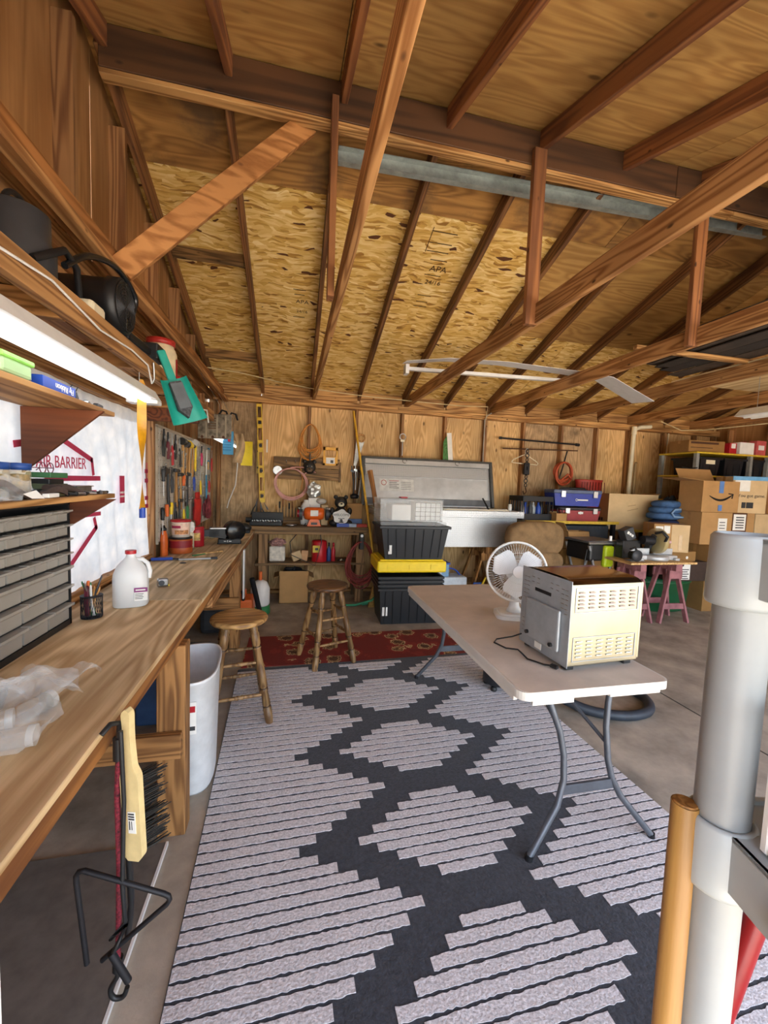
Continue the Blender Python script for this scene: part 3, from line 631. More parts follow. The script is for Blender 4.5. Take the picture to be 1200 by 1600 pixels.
# coffee tub, creamer bucket, red can
cxx, cyy = -.93, 3.75
t = T('coffee_tub', 'orange-brown coffee tub with black lid on the left bench', 'tub', (cxx, cyy, .941))
MB().lathe([(.088, 0), (.092, .005), (.092, .05), (.088, .06), (.092, .07), (.092, .115), (.086, .122)], 24).build('body', plain('coffee_tub_orange', 'b85a28', .45), t)
MB().lathe([(.089, .122), (.091, .122), (.091, .136), (.0, .136)], 24).build('lid', BLACK, t)
o = MB(); 
for z0, z1, r in ((.055, .105, .0935),):
    o.surf(lambda u, v: (.0935*math.cos(-2.6+u*2.4), .0935*math.sin(-2.6+u*2.4), .05+v*.06), 14, 1)
o.build('label', plain('coffee_label_red', '8e1c24', .5), t)
t = T('creamer_bucket', 'white bucket with red lid and pictured label atop the coffee tub', 'bucket', (cxx, cyy, .941+.137))
MB().lathe([(.070, 0), (.076, .13), (.078, .135)], 24).build('body', plain('bucket_cream', 'efe0cf', .5), t); MB().lathe([(.081, .128), (.082, .145), (0, .148)], 24).build('lid', RED, t)
lab = MB().surf(lambda u, v: ((.0725+.005*v)*math.cos(-2.5+u*2.2), (.0725+.005*v)*math.sin(-2.5+u*2.2), .02+v*.10), 14, 1).build('label', plain('label_pink', 'e8c4b0', .6, var=.12, scale=30), t)
MB().surf(lambda u, v: (.0765*math.cos(-2.45+u*1.1), .0765*math.sin(-2.45+u*1.1), .078+v*.022), 10, 1).build('label_band', plain('label_magenta', 'a0204a', .6), lab)
MB().surf(lambda u, v: (.0755*math.cos(-2.0+u*1.5), .0755*math.sin(-2.0+u*1.5), .028+v*.034), 10, 1).build('label_picture', plain('label_cookie', 'c98a56', .6, var=.3, scale=60), lab)
t = T('coffee_can', 'tall red coffee can behind the creamer bucket', 'can', (-.88, 4.10, .941))
MB().lathe([(.064, 0), (.066, .004), (.066, .165), (.062, .172), (.0, .172)], 20).build('body', plain('can_red', 'a81a26', .4), t); MB().lathe([(.067, .162), (.067, .18), (0, .182)], 20).build('lid', RED, t)
MB().surf(lambda u, v: (.0668*math.cos(-1.9+u*1.0), .0668*math.sin(-1.9+u*1.0), .06+v*.07), 8, 1).build('label', plain('can_label', 'd8b060', .5, var=.3, scale=40), t)
def crumple(c, r, seed, name, mat, n=16, m=10, am=.3, parent=None):
    rnd = random.Random(seed); ph = [rnd.uniform(0, 6) for _ in range(8)]
    def fn(u, v):
        a = u*2*PI; f = (v-.5)*PI
        k = 1+am*.4*math.sin(3*a+ph[0]+2*f)+am*.35*math.sin(5*a-3*f+ph[1])+am*.3*math.sin(7*f+2*a+ph[2])
        return (c[0]+r[0]*k*math.cos(f)*math.cos(a), c[1]+r[1]*k*math.cos(f)*math.sin(a), max(c[2]-r[2], c[2]+r[2]*k*math.sin(f)))
    return MB().surf(fn, n, m, smooth=False)
tag(crumple((-.93, 4.0, 1.13), (.05, .05, .06), 3, '', PAPER).build('paper_towel_wad', PAPER), 'crumpled white paper towel behind the creamer bucket', 'paper towel')
tag(MB().lathe([(.05, 0), (.05, .13), (.04, .14), (0, .14)], 16, (-.93, 4.0, .941)).build('plastic_tub', CREAM), 'cream plastic tub under the crumpled paper towel', 'tub')
# black bench sander
t = T('bench_sander', 'black benchtop sander with rounded disc guard on the left bench', 'sander', (-.63, 4.28, .941), R(8)[0])
MB().b2(-.09, .12, -.07, .07, .0, .05, .008).build('base', BLACK, t)
MB().lathe([(0, -.06), (.09, -.06), (.098, -.05), (.098, .05), (.09, .06), (0, .06)], 24, (.06, 0, .125), R(90, 0, 25)).build('disc_guard', plain('glossy_black', '17181a', .25, var=.05), t)
MB().prism([(-.17, -.05, .07), (-.02, -.05, .05), (.0, -.05, .145), (-.17, -.05, .16)], (0, .1, 0)).build('motor', BLACK, t)
MB().b2(-.24, -.08, -.05, .03, .075, .14, .004).build('work_table', DGREY, t)
MB().b2(-.16, .02, -.06, .05, .15, .158).build('table_plate', STEEL, t)
for x, y in ((-.08, -.06), (.11, -.06), (-.08, .06), (.11, .06)): MB().cyl((x, y, -.0), (x, y, .012), .016).build('rubber_foot', IRON, t)
MB().b2(-.035, -.012, -.0715, -.07, .026, .031).b2(-.004, .0, -.0715, -.07, .02, .038).b2(.01, .035, -.0715, -.07, .025, .031).build('label_marks', PAPER, t)
# cordless drill
def drill(name, label, loc, rz, body):
    t = T(name, label, 'drill', loc, rz)
    MB().cyl((-.06, 0, .035), (.07, 0, .035), .032, .03, 14).ball((.07, 0, .035), (.02, .03, .03)).build('motor_housing', body, t)
    MB().cyl((-.14, 0, .035), (-.06, 0, .035), .014, .028, 12).build('chuck', DSTEEL, t); MB().cyl((-.20, 0, .035), (-.14, 0, .035), .004, n=8).build('bit', STEEL, t)
    MB().bar((.04, 0, .03), (.07, .13, .025), .036, .032, bev=.008).build('grip', BLACK, t); MB().box((.075, .165, .03), (.1, .06, .06), None, .008).build('battery', DGREY, t)
    return t
drill('cordless_drill', 'maroon cordless drill lying behind the bench sander', (-.72, 4.95, .941), R(-12)[0], plain('maroon_grey', '6e3a40', .45))
tag(MB().ball((-.58, 5.1, 1.0), (.10, .07, .06)).b2(-.66, -.5, 5.05, 5.16, .941, .97).build('power_tool_bag', BLACK), 'dark rounded tool pouch at the far end of the left bench', 'bag')
tag(MB().b2(-.95, -.82, 4.6, 4.75, .941, 1.02, .006).build('grease_box', CREAM), 'small cream box against the wall on the left bench', 'box')
# clear bag of glass jars by the camera
t = T('plastic_bag', 'crumpled clear plastic bag holding small jars on the near bench', 'bag', (-.72, 1.17, .941))
crumple((0, 0, .05), (.13, .17, .06), 5, '', FILM, 26, 16, .45).build('bag_film', FILM, t)
MB().surf(lambda u, v: (-.10+.22*u+.02*math.sin(9*v), .10+.16*v, .01+.05*math.sin(u*5+v*4)**2), 14, 10, smooth=False).build('bag_flap', FILM, t)
for k, (x, y, a) in enumerate([(-.03, -.03, .4), (.05, .02, 1.2), (-.05, .07, 2.0), (.06, -.10, .2)]):
    j = MB().cyl((x, y, .03), (x+.06*math.cos(a), y+.06*math.sin(a), .03), .024, n=14).build('jar', clear_film('jar_glass%d' % k, 'e4e2da', .2, .1), t); MB().cyl((x+.06*math.cos(a), y+.06*math.sin(a), .03), (x+.075*math.cos(a), y+.075*math.sin(a), .03), .025, n=14).build('lid', clear_film('jar_lid%d' % k, 'e8e8e4', .45), j)
# ---- on the upper shelf
t = T('food_container', 'lime-lidded plastic food container on the upper wall shelf', 'container', (-.83, 1.42, 1.871))
MB().b2(-.04, .04, -.07, .07, 0, .045, .01).build('bowl', clear_film('lime_tub', 'c8e8b0', .7), t); MB().b2(-.045, .045, -.075, .075, .04, .058, .006).build('lid', plain('lime_lid', '8fd05a', .4), t)
t = T('fly_ribbon_box', 'long blue carton lying on the front of the upper shelf', 'box', (-.815, 1.66, 1.871), R(92)[0])
MB().b2(-.11, .11, -.016, .016, 0, .036, .001).build('carton', BLUE, t); text('Fly Ribbon', .03, PAPER, t, (.03, -.0165, .018), (PI/2, PI, 0)); text('Fly Ribbon', .03, PAPER, t, (.0, .0165, .018), (PI/2, 0, PI))
tag(MB().b2(-.90, -.86, 1.3, 1.42, 1.871, 1.97, .004).build('small_box', plain('grey_box', 'b8b4b0', .7)), 'tall pale grey box behind the lime-lidded container', 'box')
tag(MB().b2(-.98, -.92, 1.35, 1.5, 1.871, 1.98, .004).build('purple_box', plain('purple_box', '4a2a4a', .7)), 'dark purple box at the back of the upper shelf', 'box')
tag(MB().surf(lambda u, v: (-.87+.04*math.sin(v*6), 1.50+.10*u, 1.872+.07*v*(1-.5*u)), 8, 6, smooth=False, thick=(.002, 0, 0)).build('plastic_sleeve', CLEAR), 'clear crumpled plastic sleeve behind the blue carton', 'plastic sleeve')
t = T('binder_clip', 'black metal spring clamp at the end of the blue carton', 'clamp', (-.82, 1.80, 1.871)); MB().prism([(-.012, -.01, 0), (.012, -.01, 0), (.004, -.01, .03), (-.004, -.01, .03)], (0, .02, 0)).build('jaws', IRON, t); MB().tube([(-.003, 0, .03), (-.012, 0, .05), (-.006, 0, .055)], .002, 5).tube([(.003, 0, .03), (.012, 0, .05)], .002, 5).build('handles', DSTEEL, t)
tag(MB().box((-.82, 1.90, 1.877), (.02, .08, .012), (0, 0, .3), .003).build('pocket_knife', STEEL), 'silver folding knife lying on the upper shelf tip', 'knife')
tag(MB().box((-.815, 1.98, 1.879), (.022, .06, .016), (0, 0, .1), .004).build('grey_block', DGREY), 'grey sanding block at the tip of the upper shelf', 'block')
# ---- on the lower shelf
for k, y in enumerate((1.40, 1.52, 1.63)):
    t = T('screw_jar', ['plastic jar of brass screws at the left end of the lower shelf', 'blue-lidded jar of brass screws in the middle of three', 'blue-lidded jar of screws nearest the green boxes'][k], 'jar', (-.93, y+.02, 1.506), group='screw jars on the lower shelf')
    MB().lathe([(.036, 0), (.038, .003), (.038, .085), (.034, .095)], 18).build('jar_body', JARP, t); MB().lathe([(.0, .004), (.034, .004), (.034, .075), (0, .08)], 14).build('screws', plain('brass_screws', 'a87c34', .5, metal=.5, var=.4, scale=90), t)
    MB().lathe([(.039, .092), (.04, .115), (0, .117)], 18).build('lid', plain('lid_blue', '2a4f96', .45), t)
gl = plain('glove_brown', '4a3a34', .9, var=.15, bump=.4)
t = T('work_glove', 'dark brown work glove draped over the lower shelf', 'glove', (-.86, 1.6, 1.506))
MB().surf(lambda u, v: (-.03+.07*v, -.20+.34*u, .045+.018*math.sin(u*7+v*2)-.03*u), 18, 6, thick=(0, 0, -.02)).build('palm', gl, t)
for k in range(3): MB().tube([(.01+.02*k-.03, .12, .03), (.0+.025*k-.03, .19, .03), (.03+.02*k-.03, .24, .012)], [.014, .013, .009], 8).build('finger', gl, t)
for k, (z, m, l) in enumerate(((1.507, BLACK, .17), (1.53, plain('olive_box', '5a6448', .7), .15), (1.548, BLACK, .12), (1.572, plain('green_box', '3c7048', .6), .15))):
    tag(MB().b2(-.96, -.88, 1.72+.01*k, 1.72+l, z, z+.02, .002).build('flat_box', m), ['long black flat case at the bottom of the small pile', 'olive flat box second from bottom of the small pile', 'short black flat box third in the small pile', 'green flat box on top of the small pile'][k], 'box', 'flat boxes piled on the lower shelf')
tag(MB().b2(-.9, -.84, 1.72, 1.9, 1.507, 1.52, .002).build('metal_file_set', plain('khaki', '77724e', .8)), 'khaki pouch of files on the lower shelf', 'pouch')
t = T('eyeglasses', 'thin maroon eyeglasses resting on the pile of flat boxes', 'eyeglasses', (-.92, 1.78, 1.594)); gm = plain('glasses_frame', '6a1e3a', .4)
for s in (0, .05): MB().tube(arc((0, s, .015), .02, 0, 360, 16, 'yz'), .0018, 5).build('lens_rim', gm, t)
MB().tube([(0, -.02, .015), (-.05, -.025, .015), (-.06, -.02, .005)], .0018, 5).build('temple_arm', gm, t); MB().tube([(0, .07, .015), (-.05, .075, .015), (-.06, .07, .005)], .0018, 5).build('temple_arm', gm, t)
t = T('plastic_sachet', 'clear plastic sachet with a pale leaf-shaped tag on the lower shelf', 'sachet', (-.83, 1.42, 1.506)); crumple((0, 0, .03), (.03, .10, .035), 9, '', FILM, 16, 10, .5).build('film', FILM, t); MB().prism([(.032, .02, .02), (.034, .08, .03), (.036, .12, .002), (.034, .06, .004)], (.002, 0, 0)).build('tag_card', PAPER, t)
tag(MB().box((-.82, 1.62, 1.514), (.03, .08, .014), (0, 0, .1), .002).build('small_card_box', PAPER), 'white matchbox-size carton at the front of the lower shelf', 'box')
for k in range(7):
    y = 1.76+.045*k; tag(MB().cyl((-.83+.01*(k % 3), y, 1.513), (-.815+.01*(k % 2), y+.03, 1.513), .006, n=8).cyl((-.83+.01*(k % 3), y-.004, 1.513), (-.83+.01*(k % 3), y, 1.513), .009, n=6).build('bolt', STEEL if k % 2 else DSTEEL), 'loose %s bolt on the lower shelf, %s from its right tip' % ('bright' if k % 2 else 'dark', ['seventh', 'sixth', 'fifth', 'fourth', 'third', 'second', 'first'][k]), 'bolt', 'loose bolts on the lower shelf')
t = T('small_drill_index', 'worn metal drill-bit box near the tip of the lower shelf', 'box', (-.90, 1.95, 1.507)); MB().b2(-.04, .04, -.06, .07, 0, .03, .002).build('case', plain('worn_metal', '8a857a', .5, metal=.5, var=.2), t); MB().b2(-.045, .045, -.065, .075, .03, .034).build('lid', STEEL, t)
# ---- on the ledge
t = T('shop_fan', 'black drum shop heater with wire grille on the high ledge', 'heater', (-.82, 2.0, 2.192))
MB().lathe([(0, -.14), (.085, -.14), (.10, -.12), (.105, .05), (.112, .06), (.112, .10), (.10, .105)], 24, (0, 0, .114), R(0, 90, 0)).build('housing', BLACK, t)
g = MB()
for r in (.10, .088, .076, .064, .052, .04, .028, .016): g.tube([(.108, r*math.cos(2*PI*k/22), .114+r*math.sin(2*PI*k/22)) for k in range(22)], .0022, 4, closed=True)
for k in range(8): g.cyl((.108, 0, .114), (.108, .1*math.cos(PI*k/4), .114+.1*math.sin(PI*k/4)), .002, n=4)
g.build('grille', DSTEEL, t)
MB().cyl((.09, 0, .114), (.095, 0, .114), .098, n=24).build('inner_screen', plain('soot_black', '0e0e10', .8, var=0), t)
MB().tube(sm([(.05, -.36, .10), (.07, -.25, .19), (.09, -.1, .24), (.10, .02, .235), (.11, .10, .19), (.10, .10, .13)]), .012, 8).build('handle', plain('glossy_black2', '1a1b1d', .25), t)
t = T('wet_dry_vacuum', 'black shop vacuum head with hoop handle on the high ledge', 'vacuum', (-.89, 1.62, 2.192))
MB().lathe([(.09, 0), (.10, .02), (.10, .13), (.085, .16), (.085, .24), (.07, .25), (0, .25)], 20).build('canister', DGREY, t)
MB().tube(arc((0, 0, .22), .07, 0, 180, 12, 'yz'), .009, 8).build('handle', BLACK, t); MB().tube([(.09, -.1, .06), (.13, .0, .14), (.12, .1, .13), (.1, .16, .05)], .012, 8).build('cord', BLACK, t)
t = T('foam_block', 'cream foam pad tucked in front of the black heater', 'pad', (-.77, 1.82, 2.192)); MB().b2(-.03, .03, -.055, .06, 0, .05, .015).build('pad', CREAM, t)
t = T('protein_jug', 'cream plastic jug with a red screw lid on the high ledge', 'jug', (-.86, 2.98, 2.192))
MB().lathe([(.085, 0), (.095, .01), (.095, .19), (.085, .22), (.078, .23), (.078, .245)], 24).build('body', plain('jug_cream', 'ead9b4', .45), t); MB().lathe([(.084, .24), (.086, .275), (0, .28)], 24).build('lid', plain('lid_red', 'b8322c', .45), t)
MB().surf(lambda u, v: (.0965*math.cos(-.2+u*.9), .0965*math.sin(-.2+u*.9), .03+.13*v), 8, 1).build('label', RED, t)
t = T('push_broom', 'black brush head with long black handle lying on the ledge', 'brush', (-.74, 2.42, 2.195)); MB().bar((0, -.35, .02), (.0, -.06, .03), .03, .04, bev=.01).build('handle', IRON, t); MB().b2(-.035, .045, -.06, .08, .0, .08, .008).build('head', BLACK, t)
t = T('plate_sign', 'weathered stamped metal sign hanging at the end of the ledge', 'sign', (-.72, 3.98, 2.04), R(-16)[0])
SIGN = plain('weathered_plate', '8c8272', .7, metal=.35, var=.3, scale=22, bump=.3); MB().b2(-.14, .17, -.004, .004, -.10, .12, .003).build('plate', SIGN, t)
for x in (-.06, .04, .12): MB().b2(x-.006, x+.006, -.008, -.004, -.09, .11).build('rib', plain('plate_rib', 'b0a48e', .7, metal=.3), t)

for k in range(5): MB().b2(-.04, .03, -.0062, -.0045, .075-.022*k, .085-.022*k).build('stamped_line', plain('plate_ink', '6a5038', .8), t)
for x in (-.1, .0, .1): MB().cyl((x, -.006, -.085), (x, -.002, -.085), .013).build('rivet', RUST, t)
tag(MB().tube([(-.74, 3.4, 2.0), (-.70, 3.35, 2.10), (-.68, 3.5, 2.12), (-.69, 3.62, 2.04)], .006, 6).build('wire_hanger', WHITE), 'bent white wire hanging off the end of the ledge', 'wire')
t = T('pry_bar', 'pair of curved black hooks hung near the back corner', 'hook', (-.72, 4.3, 2.15)); 
for d in (0, .14): MB().tube([(.0+d*.5, d, -.02), (0+d*.5, d, .06), (.02+d*.5, d+.02, .10), (.06+d*.5, d+.02, .09), (.08+d*.5, d+.02, .03)], .01, 7).build('hook', IRON, t)
tag(MB().tube([(-.86, 3.75, 2.05), (-.86, 3.78, 2.30)], .012, 8).build('white_pipe', CREAM), 'short cream pipe standing at the end of the ledge', 'pipe')
tag(MB().b2(-.90, -.80, 3.2, 3.28, 2.192, 2.30, .003).build('red_carton', RED), 'thin red carton beside the cream jug', 'carton')

# ---- second shop light near the back corner and what hangs there
t = T('shop_light', 'white shop light hung by the back corner over the tool board', 'light', (-.72, 4.9, 1.97))
bw(MB().prism([(-.80, 4.15, 1.975), (-.64, 4.15, 1.975), (-.69, 4.15, 2.03), (-.75, 4.15, 2.03)], (0, 1.25, 0)), 'reflector', WHITE, t)
for x in (-.745, -.695): bw(MB().cyl((x, 4.2, 1.968), (x, 5.36, 1.968), .013, n=8), 'tube_lamp', emit_mat('tube_glow_dim', 'f4f6f0', .3), t)
for y in (4.3, 5.25): bw(MB().tube([(-.72, y, 2.03), (-.72, y, 2.30), (-.9, y, 2.60)], .003, 4), 'suspension_wire', STEEL, t)
tag(MB().tube([(-.70, 5.38, 2.0), (-.69, 5.42, 1.75), (-.72, 5.48, 1.5), (-.80, 5.52, 1.3), (-.83, 5.56, 1.2)], .007, 7).build('white_wire', WHITE), 'white cord dangling from the back corner shop light', 'cord')
t = T('scrub_pad', 'blue ribbed rubber strip hanging off the back shop light', 'rubber strip', (-.64, 4.32, 1.96)); MB().b2(-.05, .05, -.006, .006, -.14, .09, .003).build('strip', plain('sky_blue', '4a9ac8', .6), t)
for k in range(7): MB().b2(-.05, .03, -.010, -.006, -.10+.026*k, -.09+.026*k).build('rib', plain('sky_blue_d', '2f78a8', .6), t)
MB().cyl((.01, -.012, .0), (.01, -.006, .0), .014).build('badge', RED, t)
tag(MB().surf(lambda u, v: (-.61+.09*u+.02*math.sin(v*4), 4.5+.03*math.sin(u*5+v*3), 2.05-.30*v), 8, 12, thick=(0, .004, 0)).build('leather_strap', plain('tan_leather', 'b89a74', .8, var=.12)), 'tan leather scrap draped over the back shop light', 'leather')
t = T('paper_tag', 'yellow folded note hanging beside the back shop light', 'note', (-.60, 5.4, 1.95)); MB().surf(lambda u, v: (-.05+.14*u, .01*math.sin(u*4), .10-.30*v), 6, 8, thick=(0, .002, 0)).build('note', plain('sticky_yellow', 'e8cf2e', .6, var=.05), t); MB().b2(-.075, -.06, -.004, .004, -.1, .16).build('clip_strip', plain('sticky_yellow_d', 'c8a818', .6), t)

# ================================================================== PEGBOARD AND HAND TOOLS
PEG = plain('pegboard', 'cfcac0', .7, var=.05)
t = T('pegboard', 'pale grey pegboard covered with hand tools on the left wall', 'pegboard', (-1.046, 4.5, 1.05))
bw(MB().b2(-1.05, -1.044, 3.50, 5.62, 1.06, 1.965), 'panel', PEG, t)
bw(MB().b2(-1.05, -1.03, 3.48, 3.50, 1.05, 1.975).b2(-1.05, -1.03, 3.48, 5.64, 1.965, 1.985), 'edge_strip', plain('peg_edge', 'b5aa98', .7), t)
hs = MB()
for i in range(40):
    for j in range(17): hs.box((-1.0435, 3.55+i*.052, 1.09+j*.052), (.001, .007, .007))
o = bw(hs, 'peg_holes', plain('peg_hole', '4a4640', .9), t); o['kind'] = 'stuff'
PX = -1.018
ordn = ['first', 'second', 'third', 'fourth', 'fifth', 'sixth', 'seventh', 'eighth', 'ninth', 'tenth', 'eleventh', 'twelfth', 'thirteenth', 'fourteenth', 'fifteenth', 'sixteenth']
RUB = {'black': BLACK, 'red': RED, 'blue': BLUE, 'yellow': YELLOW, 'orange': ORANGE, 'maroon': plain('maroon_grip', '6e2030', .5), 'green': GREEN, 'grey': DGREY, 'white': WHITE, 'wooden': HWOOD, 'pink': plain('pink_grip', 'd0386a', .5), 'steel': STEEL, 'sky blue': plain('sky_grip', '3f8fc0', .5)}
def hook(t): MB().tube([(-.024, 0, 0), (.004, 0, 0), (.008, 0, .012)], .0025, 5).build('peg_hook', STEEL, t)
def pliers(t, m, l=.2):
    for s in (-1, 1): MB().tube([(0, s*.006, -.05), (0, s*.022, -.09), (0, s*.024, -.14), (0, s*.016, -l)], [.007, .009, .009, .006], 7).build('grip', m, t)
    MB().prism([(-.006, -.016, -.06), (-.006, .016, -.06), (-.006, .005, .02), (-.006, -.005, .02)], (.012, 0, 0)).build('jaws', DSTEEL, t); MB().cyl((-.008, 0, -.045), (.008, 0, -.045), .012, n=10).build('pivot', STEEL, t)
def screwdriver(t, m, l=.22):
    MB().lathe([(.006, 0), (.015, -.006), (.016, -.05), (.012, -.085), (.015, -.1), (.006, -.104)], 10).build('handle', m, t); MB().cyl((0, 0, -.104), (0, 0, -l), .0035, n=6).build('shaft', STEEL, t)
def hammer(t, m, l=.32, hm=None):
    MB().tube([(0, 0, .01), (0, 0, -.12), (0, .0, -.22), (0, 0, -l)], [.010, .010, .014, .013], 8).build('handle', m, t); MB().bar((0, -.055, .0), (0, .05, .0), .028, .03, bev=.005).cyl((0, .05, 0), (0, .066, 0), .018, n=10).build('head', hm or DSTEEL, t)
def mallet(t, m, hm, l=.3):
    MB().tube([(0, 0, 0), (0, 0, -l)], .012, 8).build('handle', m, t); MB().cyl((0, -.045, 0), (0, .045, 0), .034, n=16).build('head', hm, t)
def wrench(t, m=STEEL, l=.24):
    MB().b2(-.003, .003, -.009, .009, -l+.02, -.02).build('shank', m, t); MB().tube(arc((0, 0, 0), .015, -60, 240, 10, 'yz'), .006, 6).build('open_jaw', m, t); MB().tube(arc((0, 0, -l), .012, 0, 360, 12, 'yz'), .005, 6).build('ring_end', m, t)
def snips(t, m, l=.26):
    for s in (-1, 1):
        MB().tube([(0, s*.004, -.09), (0, s*.02, -.15), (0, s*.015, -l)], [.006, .008, .007], 6).build('grip', m, t); MB().prism([(s*.002, s*.012, -.1), (s*.002, -s*.004, -.1), (s*.002, s*.002, .0)], (.003, 0, 0)).build('blade', STEEL, t)
def hatchet(t, m, l=.3):
    MB().tube([(0, 0, .02), (0, 0, -l*.6), (0, .015, -l)], [.011, .012, .014], 8).build('handle', m, t); MB().prism([(-.01, -.02, .02), (-.01, -.09, .04), (-.01, -.09, -.045), (-.01, -.02, -.02), (-.01, .03, -.02), (-.01, .03, .02)], (.02, 0, 0)).build('head', DSTEEL, t)
def clampt(t, m, l=.3):
    MB().b2(-.004, .004, -.01, .01, -l, .02).build('bar', STEEL, t); MB().bar((0, .01, 0), (0, -.08, 0), .014, .02, bev=.003).build('fixed_jaw', m, t); MB().bar((0, .01, -l*.5), (0, -.08, -l*.5), .014, .02, bev=.003).build('sliding_jaw', m, t); MB().cyl((0, -.06, -l*.5), (0, -.06, -l*.85), .008, n=8).build('screw_handle', HWOOD, t)
def level_t(t, m, l=.3): MB().b2(-.006, .006, -.02, .02, -l, 0, .003).build('frame', m, t); MB().b2(.006, .008, -.012, .012, -l*.55, -l*.45).build('vial', GREEN, t)
ROWS = [('short-wrench', 1.50, 4.05, [('wrench', 'steel')]*10), ('hex-key', 1.80, 3.66, [('wrench', 'steel')]*10), ('upper', 1.93, 3.60, [('pliers', 'black'), ('pliers', 'maroon'), ('snips', 'red'), ('pliers', 'black'), ('snips', 'black'), ('mallet', 'wooden', BLACK), ('mallet', 'wooden', DGREY), ('mallet', 'wooden', YELLOW), ('hammer', 'wooden'), ('mallet', 'yellow', WHITE), ('wrench', 'steel'), ('pliers', 'pink'), ('wrench', 'steel'), ('level_t', 'white'), ('clampt', 'sky blue'), ('snips', 'red')]),
        ('middle', 1.63, 3.58, [('screwdriver', 'grey'), ('hatchet', 'black'), ('pliers', 'grey'), ('hammer', 'wooden'), ('hammer', 'wooden'), ('screwdriver', 'orange'), ('hammer', 'black'), ('wrench', 'steel'), ('pliers', 'blue'), ('wrench', 'steel'), ('snips', 'yellow'), ('wrench', 'steel'), ('level_t', 'sky blue'), ('pliers', 'red')]),
        ('lower', 1.36, 3.56, [('screwdriver', 'black'), ('screwdriver', 'orange'), ('screwdriver', 'yellow'), ('pliers', 'black'), ('hammer', 'black'), ('snips', 'yellow'), ('pliers', 'green'), ('wrench', 'steel'), ('pliers', 'red'), ('clampt', 'red'), ('wrench', 'steel'), ('pliers', 'maroon')])]
KN = {'pliers': 'pliers', 'screwdriver': 'screwdriver', 'hammer': 'hammer', 'mallet': 'mallet', 'wrench': 'wrench', 'snips': 'tin snips', 'hatchet': 'hatchet', 'clampt': 'bar clamp', 'level_t': 'torpedo level'}
for rn, z, y0, items in ROWS:
    y = y0; 
    for i, it in enumerate(items):
        k, c = it[0], it[1]; nm = KN[k]
        col = '' if k == 'wrench' else ({'wooden': 'wooden-handled '}.get(c, c+'-handled ') if k in ('hammer', 'mallet', 'hatchet', 'screwdriver', 'pliers', 'snips') else c+' ')
        lab = '%s%s in the %s row of the pegboard, %s from the window' % (col, 'steel wrench' if k == 'wrench' else nm, rn, ordn[i])
        t = T(nm.replace(' ', '_'), lab, nm, (PX, y, z+random.uniform(-.03, .02)), group='hand tools on the pegboard', rot=(random.uniform(-.12, .12), 0, 0)); hook(t)
        f = globals()[k]
        if k == 'mallet': f(t, RUB[c], it[2])
        elif k == 'wrench': f(t, STEEL, random.uniform(.2, .3) if rn not in ('hex-key', 'short-wrench') else .12)
        else: f(t, RUB[c])
        y += (.105 if rn == 'upper' else .12)*(1+.035*i)*random.uniform(.92, 1.08)
t = T('welding_glove', 'large red leather glove hanging on the pegboard above the cans', 'glove', (-1.0, 4.62, 1.12)); GR = plain('glove_red', 'c0281e', .8, var=.12, bump=.3)
MB().surf(lambda u, v: (.02+.03*math.sin(u*PI), -.075+.15*u+.01*math.sin(v*5), .24-.22*v), 10, 10, thick=(-.02, 0, 0)).build('palm', GR, t); MB().b2(.0, .03, -.06, .06, .24, .31, .01).build('cuff', GR, t)
for k in range(3): MB().tube([(.02, -.05+.05*k, .02), (.02, -.05+.05*k, -.04)], [.02, .012], 8).build('finger', GR, t)
t = T('tool_roll', 'maroon rag bundle hanging low at the end of the pegboard', 'rag', (-1.0, 5.25, 1.10)); crumple((0, 0, .12), (.035, .08, .13), 12, '', RED, 14, 12, .35).build('rag', plain('rag_maroon', '8a3a40', .9, var=.2), t)

# ================================================================== BACK WALL
yw = 5.785
# four foot level and a shorter one
t = T('spirit_level', 'long yellow spirit level hanging upright on the back wall', 'level', (-.41, yw, 1.27), rot=(0, R(-2.6)[0], 0))
LY = plain('level_yellow', 'e8c23a', .45); fr = MB()
fr.b2(-.035, -.024, -.02, 0, 0, 1.32).b2(.024, .035, -.02, 0, 0, 1.32)
for z0, z1 in ((0, .06), (.12, .16), (.34, .40), (.47, .50), (.68, .74), (.80, .84), (1.0, 1.05), (1.10, 1.14), (1.28, 1.32)): fr.b2(-.024, .024, -.02, 0, z0, z1)
fr.build('frame', LY, t)
for z in (.09, .43, .77, 1.07): MB().cyl((0, -.014, z), (0, -.006, z), .02, n=14).build('vial', BLACK, t)
t = T('spirit_level', 'short worn yellow level behind the long level', 'level', (-.475, yw+.01, 1.66)); MB().b2(-.018, .018, -.012, 0, 0, .42).build('frame', plain('level_worn', 'b8a050', .6), t); MB().cyl((0, -.016, .08), (0, -.012, .08), .013).build('vial', BLACK, t); MB().cyl((0, -.016, .3), (0, -.012, .3), .013).build('vial', BLACK, t)
tag(MB().b2(-.37, -.35, yw-.012, yw, 1.95, 2.12).build('white_strip', PAPER), 'small white plastic strip beside the long yellow level', 'strip')
# tin snips bunch under the level
for k, (dx, dz, a, m) in enumerate(((-.48, 1.28, .25, BLACK), (-.43, 1.24, -.2, DGREY), (-.36, 1.22, -.5, plain('tan_grip', 'c09a70', .6)))):
    t = T('garden_shears', ['black shears hanging under the long yellow level', 'grey shears hanging between two others under the level', 'tan-handled shears splayed under the long yellow level'][k], 'shears', (dx, yw-.02, dz), rot=(0, a, 0), group='shears under the level')
    for s in (-1, 1): MB().tube([(s*.004, 0, -.05), (s*.02, 0, -.1), (s*.03, 0, -.19)], [.007, .009, .007], 6).build('grip', m, t)
    MB().prism([(-.012, -.004, -.06), (.012, -.004, -.06), (0, -.004, .07)], (0, .008, 0)).build('blade', DSTEEL, t)
